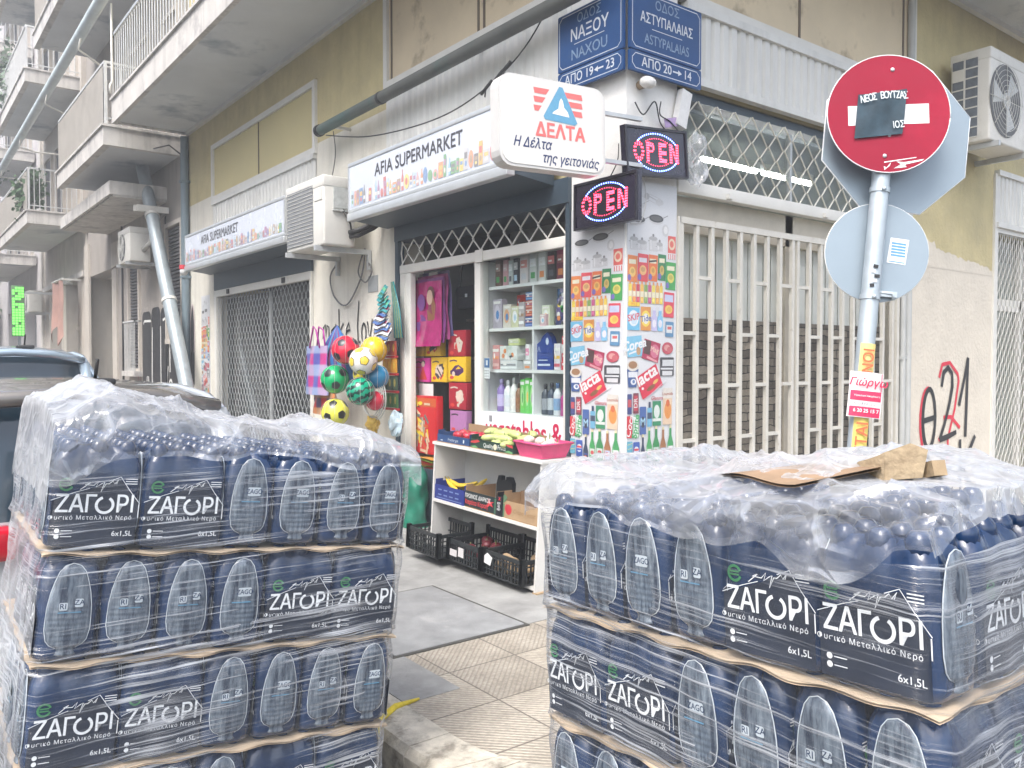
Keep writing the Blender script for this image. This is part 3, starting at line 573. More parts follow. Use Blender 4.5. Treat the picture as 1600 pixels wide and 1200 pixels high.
b = B(FL(0, 0, .009)); b.stroke(oval(-9.50, 2.02, .10, .46, -40, 215), .03, 0); b.build('graffiti_marking', flat((.60, .50, .50)), bd)
# rusty stain on the white wall under the awning tube is in the plaster; vent slot under the air conditioner
b = B(FL(0, 0)); b.rect(-3.62, -3.42, 2.28, 2.44, -.01, .008)
b.build('wall_vent', mat('grey vent', (.30, .32, .33), .6), bd)
# ================================================================ houses further up the street
NB1 = mat('taupe plaster', (.36, .33, .30), .9, .1, 2, bump=.3, bscale=20, dirt=.45, dirtc=(.25, .23, .22), dscale=.8, dthr=.5, streak=.4)
NB2 = mat('pale stone plaster', (.52, .48, .43), .9, .1, 2, bump=.3, bscale=20, dirt=.4, dirtc=(.34, .32, .30), dscale=.9, streak=.4)
NB3 = mat('greyish plaster', (.50, .48, .49), .9, .1, 2, dirt=.4, dirtc=(.36, .36, .38), dscale=.7)
DOOR = mat('grey door paint', (.40, .42, .41), .6, .08, 3)
SHUT = mat('dark louvre', (.09, .09, .095), .7, .15, 5)
WIND = mat('dark window', (.03, .04, .05), .12, .2, 2)
RAIL = mat('railing paint', (.55, .56, .56), .5, .1, 8, dirt=.3, dirtc=(.3, .28, .26), dscale=9)
OPAQ = mat('balcony sheet', (.44, .42, .39), .7, .08, 3, dirt=.4, dirtc=(.32, .30, .28), dscale=2)
def balcony(par, y0, y1, z, x, front=True, endrail=True, mid=0, sheet=True, slabm=SLABE):
    b = B(); b.box(x, 0, y0, y1, z, z + .035); b.build('balcony_soffit', SOFF, par)
    b = B(); b.box(x - .05, .02, y0 - .05, y1 + .05, z + .035, z + .25); b.box(x - .05, x + .06, y0 - .05, y1 + .05, z - .03, z + .035); b.box(x + .06, 0, y0 - .05, y0 + .06, z - .03, z + .035)
    b.box(x - .08, .02, y0 - .08, y1 + .08, z + .25, z + .285); b.build('balcony_slab', slabm, par)
    b = B(); zt = z + 1.22
    b.box(x - .025, x + .02, y0, y1, zt, zt + .035); b.box(x - .02, 0, y0 - .02, y0 + .02, zt, zt + .035); b.box(x, 0, y0 - .01, y0 + .01, z + .38, z + .40)
    k = int(-x / .11)
    for i in range(k + 1): b.cyl((x + i * .11, y0, z + .285), (x + i * .11, y0, zt), .009, 5)
    if not sheet:
        for i in range(int((y1 - y0) / .12)): b.cyl((x, y0 + i * .12, z + .285), (x, y0 + i * .12, zt), .009, 5)
    for i in range(4): yy = y0 + (y1 - y0) * i / 3; b.box(x - .02, x + .02, yy - .02, yy + .02, z + .285, zt)
    b.build('balcony_railing', RAIL, par)
    if sheet:
        b = B(); n = int((y1 - y0) / .09)
        for i in range(n):
            ya = y0 + .03 + (y1 - y0 - .06) * i / n; yb = y0 + .03 + (y1 - y0 - .06) * (i + 1) / n
            b.add([(x - .03, ya, z + .30), (x - .03, yb, z + .30), (x - .03, yb, zt - .05), (x - .03, ya, zt - .05), (x - .045, ya, z + .30), (x - .045, ya, zt - .05)], [(0, 1, 2, 3), (0, 4, 5, 3), (4, 1, 2, 5)])
        b.build('balcony_sheet', OPAQ, par)
def window(par, y0, y1, z0, z1, shut=True, deep=.12, mt=None):
    b = B(); b.box(deep - .02, deep, y0, y1, z0, z1); f = b.build('window', mt or WIND, par)
    b = B()
    for a in ((y0 - .07, y0, z0, z1), (y1, y1 + .07, z0, z1), (y0 - .07, y1 + .07, z1, z1 + .07), (y0 - .1, y1 + .1, z0 - .09, z0)): b.box(-.05, deep, *a)
    b.box(deep - .05, deep - .021, (y0 + y1) / 2 - .03, (y0 + y1) / 2 + .03, z0, z1); b.build('window_frame', NB2 if par['category'] == 'building' else TRIM, f)
    if shut:
        b = B(); n = int((z1 - z0) / .06)
        for i in range(n): z = z0 + i * .06; b.add([(deep - .05, y0, z), (deep - .05, y1, z), (.02, y1, z + .0), (.02, y0, z)], [(0, 1, 2, 3)]); b.box(.0, .02, y0, y1, z, z + .038)
        b.build('louvre_shutter', SHUT, f)
n1 = thing('apartment_building', 'taupe apartment building with louvred shutters and black graffiti next to the blue-grey drainpipe', 'building', (0, 9.7, 0))
b = B()
# wall pieces round the openings: louvre window 9.98-10.7, window 12.9-13.9, door 15.0-17.6
b.box(0, .4, 9.7, 9.98, -.1, 5.2); b.box(0, .4, 9.98, 10.85, 3.86, 5.2); b.box(0, .4, 9.98, 10.85, -.1, 1.95); b.box(0, .4, 10.85, 12.75, -.1, 5.2); b.box(0, .4, 12.75, 13.55, 3.8, 5.2); b.box(0, .4, 12.75, 13.55, -.1, 1.40)
b.box(0, .4, 13.55, 15.0, -.1, 5.2); b.box(0, .4, 15.0, 17.7, 3.55, 5.2); b.box(0, .4, 9.7, 17.7, 5.2, 14); b.build('wall', NB1, n1)
window(n1, 10.0, 10.83, 1.97, 3.84); window(n1, 12.77, 13.53, 1.45, 3.75)
b = B(); b.box(-.15, .05, 12.65, 13.65, 1.30, 1.398); b.build('window_sill', SLABE, n1)
b = B()
for i in range(9): b.cyl((-.12, 12.72 + i * .10, 1.40), (-.12, 12.72 + i * .10, 2.35), .008, 5)
b.box(-.135, -.105, 12.70, 13.6, 2.33, 2.36); b.box(-.135, 0, 12.70, 12.72, 2.33, 2.36); b.build('window_railing', RAIL, n1)
b = B(); b.box(.9, .94, 15.0, 17.7, 0, 3.6); d = b.build('door', DOOR, n1)
b = B()
for z in (.5, 1.1, 1.7, 2.3, 2.9): b.box(.885, .899, 15.5, 17.5, z, z + .02)
b.build('door_moulding', NB1, d)
b = B(); b.box(.4, .9, 14.96, 15.0, 0, 3.6); b.box(.4, .9, 17.7, 17.74, 0, 3.6); b.box(.4, .9, 15, 17.7, 3.55, 3.6); b.build('porch_wall', NB2, n1)
b = B(); b.box(-.04, -.002, 14.55, 14.95, 0, 3.5); b.box(-.04, -.002, 14.0, 15.0, 3.55, 4.05); b.box(-.05, -.002, 17.3, 17.75, 0, 4.3); b.build('door_surround', NB2, n1)
balcony(n1, 10.0, 14.0, 4.93, -1.12)
b = B(); b.box(-.85, 0, 10.9, 15.4, 4.30, 4.33); b.box(-.9, 0, 10.88, 15.45, 4.331, 4.55); b.build('lower_canopy', SLABE, n1)
balcony(n1, 10.2, 16.4, 8.3, -1.15)
window(n1, 11.9, 13.2, 5.25, 7.4, False); window(n1, 10.1, 10.9, 5.9, 7.3, False)
window(n1, 15.1, 16.2, 5.6, 7.4, True)
b = B(); b.box(-.06, -.001, 14.6, 14.7, 5.2, 8.2); b.box(-.10, -.001, 17.5, 17.7, 4.6, 14); b.build('pilaster', NB2, n1)
b = B(); b.cyl((-.07, 9.62, 0), (-.07, 9.62, 5.12), .06, 12); b.cyl((-.05, 9.83, 0), (-.05, 9.83, 4.9), .025, 8)
for z in (1.2, 2.9, 4.4): b.box(-.14, 0, 9.555, 9.685, z, z + .035)
b.build('drainpipe', mat('blue-grey pipe', (.16, .215, .25), .5, .1, 5), n1)
b = B(); b.tube([(-.02, 10.92, 4.2), (-.03, 10.92, 2.0), (-.03, 10.95, .2)], .014, 5); b.tube([(-.05, 9.83, 4.88), (-.25, 9.8, 5.0), (-.5, 10.0, 4.93)], .012, 5); b.tube([(-.02, 14.1, 4.3), (-.02, 14.1, .3)], .02, 5); b.build('conduit', BLACK, n1)
# graffiti: black letter blocks with white outlines
F = FL(0, 0, .005)
b = B(F)
for (u0, u1, v0, v1) in ((-12.62, -12.0, .3, 2.5), (-11.97, -11.38, .3, 2.55), (-11.35, -10.87, .3, 2.52), (-10.84, -10.02, .3, 2.35)): b.rect(u0, u1, v0, v1, 0, r=.14)
b.ell(-9.93, 2.2, .2, .42, .0001); b.build('graffiti', SPRAY, n1)
b = B(FL(0, 0, .008))
for l in ([(-12.45, .35), (-12.3, 1.3), (-12.2, 1.3), (-12.05, .4)], [(-12.52, 2.28), (-12.45, 2.33), (-12.0, 2.32)], [(-11.96, .4), (-11.94, 1.4), (-11.9, 2.2)], [(-11.37, .4), (-11.35, 2.2)], oval(-10.75, .85, .17, .42), [(-11.8, .45), (-11.45, .45)], oval(-9.93, 2.2, .2, .43, -60, 200), [(-11.2, 2.3), (-10.9, 2.36), (-10.8, 2.1), (-10.78, 1.4)], [(-11.0, .5), (-10.98, 1.2), (-10.9, 1.5)]): b.stroke(l, .045, 0)
b.text('PITSA', .16, -11.62, .62, 0, 0, bold=.01); b.build('graffiti_marking', flat((.75, .75, .73)), n1)
strokes_n = B(FL(0, 0, .006))
for l in ([(-13.1, 1.2), (-13.0, 1.0), (-12.95, 1.3)], [(-12.9, .9), (-12.8, 1.3), (-12.75, .9)], [(-13.15, .7), (-12.8, .75)], [(-14.9, 1.2), (-14.7, 1.0)]): strokes_n.stroke(l, .05, 0)
strokes_n.build('graffiti', flat((.28, .10, .14)), n1)
n2 = thing('apartment_building', 'pale apartment building with shop doors and planted balconies, beyond the taupe one', 'building', (0, 17.7, 0))
b = B(); b.box(.02, .4, 17.7, 19.0, -.1, 14); b.box(.02, .4, 19.0, 24.5, 3.6, 14); b.box(.02, .4, 20.6, 21.4, -.1, 3.6); b.box(.02, .4, 23.2, 24.5, -.1, 3.6); b.build('wall', NB2, n2)
b = B(); b.box(.3, .34, 19.0, 20.6, 0, 3.6); b.box(.3, .34, 21.4, 23.2, 0, 3.6); b.build('shop_door', mat('blue-grey door', (.20, .23, .25), .5, .15, 3), n2)
b = B(); b.box(.24, .299, 19.0, 20.6, 2.4, 2.5); b.box(.24, .299, 19.75, 19.85, 0, 2.4); b.box(.24, .299, 21.4, 23.2, 2.6, 2.7); b.box(0.0, .299, 20.5, 20.6, 0, 3.6); b.build('door_frame', NB2, n2)
balcony(n2, 17.9, 23.6, 4.78, -1.15, sheet=True); balcony(n2, 17.9, 23.6, 8.0, -1.15, sheet=False); balcony(n2, 18.2, 23.6, 11.2, -1.15, sheet=False)
for y in (18.6, 20.5, 22.3):
    for z in (5.2, 8.4, 11.6): window(n2, y, y + 1.1, z, z + 2.1, y > 20)
b = B(); b.box(-.05, .02, 24.1, 24.5, 0, 14); b.box(-.05, .02, 18.0, 24, 3.62, 3.75); b.build('pilaster', SLABE, n2)
n3 = thing('apartment_building', 'hazy grey apartment building with stacked balconies, farthest up the street', 'building', (0, 24.5, 0))
b = B(); b.box(.05, .4, 24.5, 44, 3.4, 17); b.box(.05, .4, 24.5, 26, 0, 3.4); b.box(.05, .4, 28.5, 29.6, 0, 3.4); b.box(.05, .4, 33, 44, 0, 3.4); b.build('wall', NB3, n3)
b = B(); b.box(.35, .39, 26, 33, 0, 3.4); b.build('shop_door', mat('shop blue', (.13, .17, .20), .4, .2, 3), n3)
for z in (4.6, 7.8, 11.0, 14.2): balcony(n3, 25.6, 32.6, z, -1.25, sheet=z < 7)
for z in (5.0, 8.2, 11.4):
    for y in (26.3, 28.6, 30.9, 35, 38): window(n3, y, y + 1.2, z, z + 2.1, y > 28)
n4 = thing('apartment_building', 'distant pale building closing the view beyond the green cross', 'building', (-4, 60, 0))
b = B(); b.box(-9, 3, 60, 66, -.5, 9); b.build('wall', NB3, n4)
for z in (3.4, 6.2):
    for x in (-6, -3.6, -1.2):
        b = B(); b.box(x, x + 1.3, 59.95, 59.999, z, z + 1.7); b.build('window', WIND, n4)
# planted balconies: leafy clumps
LEAF = mat('leaf green', (.055, .11, .05), .7, .4, 20); LEAF2 = mat('grey-green leaf', (.12, .17, .12), .7, .35, 20)
def leaves(name, c, r, n, m, label, stem=None, ls=.10):
    t = thing(name, label, 'plant', (c[0], c[1], c[2] - r[2]))
    b = B(); random.seed(int(c[1] * 100 + c[2] * 7))
    cl = [(random.gauss(0, .45), random.gauss(0, .45), random.gauss(0, .5)) for _ in range(9)]
    for i in range(n):
        q = random.choice(cl); p = Vector((c[0] + r[0] * (q[0] + random.gauss(0, .28)), c[1] + r[1] * (q[1] + random.gauss(0, .28)), c[2] + r[2] * (q[2] + random.gauss(0, .28))))
        a = Vector((random.gauss(0, 1), random.gauss(0, 1), random.gauss(0, 1))).normalized(); d = a.orthogonal().normalized(); e = a.cross(d)
        L_ = ls * random.uniform(.6, 1.3); b.add([p - d * L_, p + e * L_ * .45, p + d * L_, p - e * L_ * .45], [(0, 1, 2, 3)])
    b.build('foliage', m, t)
    b = B(); b.cyl((c[0], c[1], c[2] - r[2] * 1.0), (c[0], c[1], c[2]), .03, 6, .015); b.build('stem', mat('stem', (.12, .09, .06), .9), t)
    return t
leaves('balcony_plant', (-1.0, 18.6, 5.6), (.35, .9, .55), 420, LEAF, 'dense green plant on the low balcony of the pale building')
leaves('balcony_plant', (-1.1, 21.6, 8.9), (.4, 1.3, .7), 380, LEAF2, 'grey-green trailing plant on the upper balcony of the pale building')
leaves('balcony_plant', (-1.0, 28.0, 8.6), (.5, 1.8, .9), 420, LEAF2, 'pale leafy plant on the farthest building, at its second balcony')
leaves('balcony_plant', (-1.0, 27.5, 11.9), (.5, 1.8, .8), 380, LEAF2, 'pale leafy plant high on the farthest building')
def tree(c, h, r, n, label):
    t = thing('street_tree', label, 'tree', c, group='trees at the end of the street')
    b = B(); b.tube([c, (c[0] + .1, c[1], c[2] + h * .3), (c[0] - .05, c[1] + .1, c[2] + h * .6)], [.16, .11, .06], 8)
    for k in range(5): a = k * 1.3; b.tube([(c[0], c[1], c[2] + h * .45), (c[0] + math.cos(a) * r * .5, c[1] + math.sin(a) * r * .5, c[2] + h * .75)], [.05, .02], 5)
    b.build('trunk', mat('bark', (.13, .10, .075), .95, .3, 8), t)
    b = B(); random.seed(int(c[1])); cl = [(random.gauss(0, .5), random.gauss(0, .5), random.gauss(0, .4)) for _ in range(14)]
    for i in range(n):
        q = random.choice(cl); p = Vector((c[0] + r * (q[0] + random.gauss(0, .2)), c[1] + r * (q[1] + random.gauss(0, .2)), c[2] + h * .75 + r * (q[2] + random.gauss(0, .2))))
        a = Vector((random.gauss(0, 1), random.gauss(0, 1), random.gauss(0, 1))).normalized(); d = a.orthogonal().normalized(); e = a.cross(d); L_ = .16
        b.add([p - d * L_, p + e * L_ * .5, p + d * L_, p - e * L_ * .5], [(0, 1, 2, 3)])
    b.build('crown', LEAF, t)
tree((-1.9, 36, 0), 4.6, 1.5, 1800, 'green street tree nearest the glowing pharmacy cross')
tree((-2.2, 44, 0), 5.4, 1.9, 1800, 'green street tree behind another at the street end')
n5 = thing('apartment_building', 'plain apartment building on the opposite side of the street, mirrored in the shop glass', 'building', (-11, 20, 0))
b = B(); b.box(-16, -11, 2, 58, -.5, 10.2); b.build('wall', mat('opposite plaster', (.80, .77, .70), .9, .08, 1), n5)
for z in (1, 4.2, 7.4):
    for k in range(11): b = B(); b.box(-11.01, -10.98, 4 + k * 5, 5.6 + k * 5, z, z + 2); b.build('window', WIND, n5)
for z in (3.4, 6.6): b = B(); b.box(-11, -9.9, 3, 57, z, z + .2); b.box(-9.95, -9.9, 3, 57, z + .2, z + 1.1); b.build('balcony', SLABE, n5)
# pharmacy cross: bright green sign on a bracket
t = thing('pharmacy_sign', 'bright green lit sign hanging far up the street', 'sign', (-.95, 21.5, 3.0))
b = B(); b.box(-1.12, -.82, 21.52, 21.62, 2.25, 3.6, 0, .02); b.build('sign_box', flat((.10, .22, .09)), t)
b = B(); random.seed(14)
for i in range(4):
    for k in range(18):
        if random.random() < .8: b.box(-1.105 + .07 * i, -1.05 + .07 * i, 21.50, 21.519, 2.28 + .072 * k, 2.335 + .072 * k)
b.build('diode_dots', emis('green light', (.16, .75, .10), .7), t)
b = B(); b.box(-.82, .05, 21.54, 21.58, 3.4, 3.46); b.build('bracket', ALUD, t)
# awning tubes along the balconies
def awning(p0, p1, r, label, m, arms, r2=None):
    t = thing('rolled_awning', label, 'awning', p0); b = B(); b.cyl(p0, p1, r, 14); b.build('roller', m, t)
    b = B()
    for q in arms: b.tube(q, .018, 6)
    b.build('bracket', TRIM, t); return t
awning((-1.22, 8.9, 7.0), (-1.22, 24.0, 6.75), .085, 'long pale awning roller running high along the balconies', mat('pale awning cloth', (.55, .62, .64), .6, .12, 4, dirt=.3), [[(-1.22, y, 6.99 - .0165 * (y - 8.9)), (-1.26, y + .1, 6.75 - .0165 * (y - 8.9)), (-.9, y + .2, 6.55), (0, y + .3, 6.6)] for y in (11.2, 14.6, 18.4, 22)])
GT = mat('green-grey tube', (.10, .105, .095), .55, .25, 2.2, dirt=.85, dirtc=(.05, .125, .11), dscale=.7, dthr=.5)
b0 = awning((-.20, 4.30, 4.03), (-.20, .15, 4.05), .055, 'dark rolled awning tube across the ochre panels above the entrance', GT, [[(-.20, 4.0, 4.0), (0, 4.0, 4.0)], [(-.2, 1.6, 4.05), (0, 1.6, 4.12)]])
b = B(); b.cyl((-.2, 4.305, 4.03), (-.2, 4.36, 4.03), .062, 14); b.cyl((-.2, 3.0, 4.035), (-.2, 2.96, 4.035), .060, 14); b.build('end_cap', BLACK, b0)
# steel pole leaning from the pavement up to the balcony
t = thing('steel_pole', 'thick grey steel pole leaning from the pavement to the balcony underside', 'pole', (-.3, 8.0, 0))
b = B(); b.cyl((-.3, 8.05, 0.0), (-.3, 11.25, 4.92), .105, 16); b.build('pole', mat('galvanised steel', (.33, .38, .41), .45, .12, 6, metal=.3, dirt=.4, dirtc=(.25, .28, .30), dscale=4), t)
d_ = Vector((0, 3.2, 4.92)).normalized()
b = B()
for k, l_ in ((4.75, .06), (3.0, .05)): p = Vector((-.3, 8.05, 0)) + d_ * k; b.cyl(p, p + d_ * l_, .118, 16)
p = Vector((-.3, 8.05, 0)) + d_ * 4.9; b.box(-.58, -.42, p.y - .06, p.y - .02, p.z - .05, p.z + .05); b.box(-.55, -.05, p.y - .13, p.y - .10, p.z - .05, p.z + .05); b.build('clamp', TRIM, t)
# small house details
t = thing('hanging_cloth', 'dusty pink folded awning cloth hanging on the pale building', 'awning', (-.35, 18.9, 2.9))
b = B()
b.grid(lambda u, v: (-.40 - .10 * math.sin(u * 9) * (1 - v * .5), 18.4 + u * 1.3 + .05 * math.sin(v * 7), 2.2 + v * 1.35 - .25 * (1 - v) * math.sin(u * 7)), 14, 10); b.build('cloth', mat('pink cloth', (.42, .25, .21), .9, .15, 5), t)
b = B(); b.cyl((-.42, 18.3, 3.56), (-.42, 19.8, 3.56), .03, 8); b.box(-.42, .02, 18.4, 18.44, 3.54, 3.58); b.box(-.42, .02, 19.6, 19.64, 3.54, 3.58); b.build('bracket', TRIM, t)
# ---------------- air conditioners
ACW = mat('air conditioner casing', (.64, .63, .59), .5, .07, 4, dirt=.45, dirtc=(.42, .40, .36), dscale=5, dthr=.56)
FIN = mat('coil fins', (.20, .21, .22), .7, .3, 60, dirt=.5, dirtc=(.36, .35, .33), dscale=14)
def aircon(M, w, h, dp, label, loc, fan=True, ends=False):
    """M: u along the front, v up, w out of the front face; origin at the lower left of the front"""
    t = thing('air_conditioner', label, 'air conditioner', loc)
    b = B(M); b.box(0, w, 0, h, -dp, 0, 0, .02); b.box(-.004, w + .004, h - .10, h + .008, -dp - .004, .004, 0, .012); b.build('casing', ACW, t)
    b = B(M)
    if fan:
        b.ell(w * .36, h * .48, h * .40, h * .40, .003, .006, 0, n=28)
        b.build('fan_opening', mat('fan dark', (.10, .105, .11), .6), t)
        b = B(M)
        for k in range(3):
            a = k * 2.1 + .5; cx, cy = w * .36, h * .48
            b.poly([(cx, cy), (cx + h * .36 * math.cos(a), cy + h * .36 * math.sin(a)), (cx + h * .34 * math.cos(a + .75), cy + h * .34 * math.sin(a + .75))], .010)
        b.ell(w * .36, h * .48, h * .09, h * .09, .006, .02); b.build('fan_blade', mat('fan blade', (.48, .50, .50), .6), t)
        b = B(M)
        for k in range(7): r_ = h * (.06 + .055 * k); b.tube([(w * .36 + r_ * math.cos(R(a)), h * .48 + r_ * math.sin(R(a)), .024) for a in range(0, 361, 15)], .0022, 4)
        for k in range(8): a = k * math.pi / 4; b.tube([(w * .36, h * .48, .024), (w * .36 + h * .41 * math.cos(a), h * .48 + h * .41 * math.sin(a), .012)], .003, 4)
        b.build('fan_grille', ACW, t)
    else:
        b.rect(.03, w * .74, .04, h - .06, .001, .006); b.build('coil', FIN, t)
        b = B(M)
        for k in range(16): v = .05 + (h - .13) * k / 15; b.box(.03, w * .74, v, v + .004, .006, .010)
        b.rect(w * .78, w * .97, h * .66, h * .82, .0, .006); b.build('coil_guard', ACW, t)
    b = B(M); b.box(.08, .12, -.05, -.001, -dp - .22, .05); b.box(w - .12, w - .08, -.05, -.001, -dp - .22, .05); b.box(.08, .11, -.2, -.05, -dp - .22, -dp - .18); b.box(w - .11, w - .08, -.2, -.05, -dp - .22, -dp - .18); b.build('bracket', ALUD, t)
    return t
a1 = aircon(frame((-.56, 4.36, 2.70), (0, -1, 0), (0, 0, 1)), .90, .66, .33, 'large weathered air conditioner between the two shop signs', (-.4, 3.9, 2.7), False)
M = frame((-.56, 3.4585, 2.70), (1, 0, 0), (0, 0, 1))
b = B(M); b.rect(.10, .25, .36, .56, 0, .012); b.rect(.09, .27, .33, .345, 0, .03); b.build('service_cover', mat('grey cover', (.45, .47, .46), .6, .2, 20), a1)
b = B(); b.tube([(-.36, 3.445, 3.05), (-.35, 3.40, 2.98), (-.30, 3.42, 2.92), (-.28, 3.44, 2.86)], .01, 6); b.tube([(-.30, 3.44, 2.83), (-.25, 3.36, 2.85), (-.1, 3.30, 2.92), (-.01, 3.28, 3.0)], .028, 8); b.tube([(-.30, 3.44, 2.79), (-.24, 3.38, 2.8), (-.1, 3.32, 2.88), (-.01, 3.30, 2.95)], .02, 8); b.build('refrigerant_pipe', BLACK, a1)
a2 = aircon(frame((4.32, -.47, 3.66), (1, 0, 0), (0, 0, 1)), .92, .86, .36, 'white air conditioner high on the cream wall behind the road signs', (4.8, -.3, 3.66), True)
M = frame((4.3185, -.12, 3.66), (0, -1, 0), (0, 0, 1))
b = B(M); b.rect(.01, .24, .05, .80, 0, .004); b.build('coil', mat('coil blue-grey', (.12, .14, .17), .5, .2, 20), a2)
b = B(M)
for k in range(9): v = .05 + .75 * k / 8; b.box(.01, .24, v - .006, v + .006, .004, .010)
b.box(.115, .13, .05, .80, .004, .012); b.box(.012, .115, .60, .70, .012, .014); b.build('coil_guard', ACW, a2)
a3 = aircon(frame((-.52, 12.1, 3.30), (0, -1, 0), (0, 0, 1)), .85, .58, .34, 'air conditioner on the taupe building beside its louvred shutter', (-.4, 11.7, 3.3), True)
b = B(); b.tube([(-.30, 11.23, 3.5), (-.25, 10.95, 3.6), (-.2, 10.9, 3.95), (-.05, 10.85, 4.1)], .045, 8); b.build('refrigerant_pipe', mat('pipe lagging', (.42, .42, .40), .8), a3)
a4 = aircon(frame((-.52, 24.0, 3.0), (0, -1, 0), (0, 0, 1)), .85, .6, .34, 'small far air conditioner beside the pink cloth on the pale building', (-.4, 23.5, 3.0), True)
# ================================================================ wrapped pallets of bottled water
FILM = mat('navy shrink film', (.0065, .027, .082), .22, .35, 7, bump=.5, bscale=22, coat=.5)
CHAR = mat('charcoal print', (.013, .020, .038), .3, .3, 9, coat=.4)
INKW = mat('white film ink', (.80, .83, .85), .4, .05, 20)
INKG = mat('green film ink', (.035, .20, .075), .4, .1, 20)
LBL = mat('bottle label', (.50, .56, .60), .3, .12, 12); LBLB = mat('label blue', (.10, .27, .42), .3, .2, 12)
def m_bottle():
    m, t, p = newmat('bottle with painted glints'); L = t.links.new
    tc = N(t, 'ShaderNodeTexCoord'); mp = N(t, 'ShaderNodeMapping'); mp.inputs['Scale'].default_value = (26, 26, 4); L(tc.outputs['Object'], mp.inputs[0])
    n = N(t, 'ShaderNodeTexNoise', Scale=2.0, Detail=5.0, Roughness=.65); L(mp.outputs[0], n.inputs['Vector'])
    cr = N(t, 'ShaderNodeValToRGB'); cr.color_ramp.elements[0].position = .38; cr.color_ramp.elements[0].color = (.018, .03, .055, 1); cr.color_ramp.elements[1].position = .68; cr.color_ramp.elements[1].color = (.21, .255, .30, 1)  # highlights and see-through streaks of clear plastic put into an opaque colour
    L(n.outputs[0], cr.inputs[0]); L(cr.outputs[0], p.inputs['Base Color']); p.inputs['Roughness'].default_value = .10; p.inputs['Coat Weight'].default_value = .8
    return m
BOT = m_bottle()
PL, PW, PH, LP = .246, .165, .305, .32
def wrap_mesh():
    b = B(); rc = .034
    def ring(ins, sc, z):
        pts = []
        hx, hy = PL / 2 - ins, PW / 2 - ins
        def side(n, L_, nb, f):
            for i in range(n):
                t = -1 + 2 * i / (n - 1); u = t * (L_ - rc); q = abs(math.cos(math.pi * nb * (u + L_) / (2 * L_) + math.pi / 2)); pts.append(f(u, -sc * (1 - q)))
        def corner(cx, cy, a0):
            for k in range(1, 4): a = R(a0 + 22.5 * k); pts.append((cx + rc * math.cos(a), cy + rc * math.sin(a), z))
        side(22, hx, 3, lambda u, o: (u, -hy - o, z)); corner(hx - rc, -hy + rc, 270)
        side(15, hy, 2, lambda u, o: (hx + o, u, z)); corner(hx - rc, hy - rc, 0)
        side(22, hx, 3, lambda u, o: (-u, hy + o, z)); corner(-hx + rc, hy - rc, 90)
        side(15, hy, 2, lambda u, o: (-hx - o, -u, z)); corner(-hx + rc, -hy + rc, 180)
        return pts
    lv = [(.014, .0, 0), (.003, .002, .010), (.0, .002, .03), (.0, .002, .20), (.002, .004, .232), (.007, .008, .258), (.015, .012, .280), (.028, .012, .297), (.042, .008, .302), (.056, .0, .296)]
    vs = []; n = 0
    for q in lv: r_ = ring(*q); n = len(r_); vs += r_
    fs = [(i * n + j, i * n + (j + 1) % n, (i + 1) * n + (j + 1) % n, (i + 1) * n + j) for i in range(len(lv) - 1) for j in range(n)]
    fs += [list(range(n))[::-1], list(range((len(lv) - 1) * n, len(lv) * n))]
    b.add(vs, fs, 0, True)
    for ix in (-1, 0, 1):
        for iy in (-.5, .5): b.lathe([(.030, .27), (.026, .300), (.019, .312), (.014, .316), (.0, .317)], (ix * .078, iy * .078, 0), 12)
    return b
def letters(b, M, mw, md, mg):
    """long side print: M has u along the side from its middle, v up; returns three builders"""
    pass
pk = thing('water_pack', 'x', 'water pack', (0, 0, 0))
wrap_mesh().build('wrap', FILM, pk, True)
for s in (1, -1):
    M = frame((0, -s * (PW / 2 + .0012), 0), (s, 0, 0), (0, 0, 1))
    b = B(M); b.poly([(-.115, .012), (.115, .012), (.115, .130), (.060, .205), (.030, .196), (-.010, .176), (-.06, .158), (-.115, .138)], 0)
    b.build('mountain_print', CHAR, pk, True)
    M = frame((0, -s * (PW / 2 + .0024), 0), (s, 0, 0), (0, 0, 1))
    b = B(M)
    b.text('ΖΑΓ', .071, -.1075, .128, 0, 0, bold=.010, align='LEFT', sx=.86, sp=.93); b.text('ΡΙ', .071, .107, .128, 0, 0, bold=.010, align='RIGHT', sx=.86)
    b.stroke(oval(.024, .1275, .0225, .0225, 108, 420, 26), .0078)
    b.text('Φυσικό Μεταλλικό Νερό', .0165, -.01, .090, 0, 0, sp=1.18)
    b.stroke([(-.118, .140), (-.060, .163), (-.020, .176)], .0016); b.stroke([(.03, .198), (.061, .211), (.088, .172), (.120, .132)], .0018)
    sg = [(-.045, .172), (-.02, .192), (-.034, .186), (-.010, .185), (.002, .198), (-.004, .180), (.010, .190), (.018, .194), (.010, .166), (.022, .190), (.030, .190), (.040, .199), (.045, .190), (.056, .204), (.05, .19)]
    b.stroke(sg, .0022)
    for z in (.036, .053): b.ell(-.094, z, .0066, .0066, 0, n=14); b.rect(-.084, -.055, z - .001, z + .001)
    b.text('6x1,5L', .021, .078, .043, 0, 0, bold=.006)
    for k in range(3): b.rect(.075, .108, .190 + k * .007, .1925 + k * .007)
    b.rect(.1165, .1190, .09, .13)
    b.build('lettering', INKW, pk, True)
    b = B(M); b.stroke(oval(-.082, .186, .0165, .0165, 20, 340, 20), .006); b.rect(-.094, -.070, .188, .192); b.rect(-.094, -.070, .181, .185); b.build('green_emblem', INKG, pk, True)
prof = [(q * 1.24, .016 + (z - .02) * 1.10) for q, z in [(.010, .020), (.024, .022), (.017, .034), (.020, .042), (.034, .050), (.0425, .062), (.0475, .090), (.0475, .115), (.0462, .150), (.0418, .185), (.035, .215), (.0275, .240), (.0165, .256), (.001, .262)]]
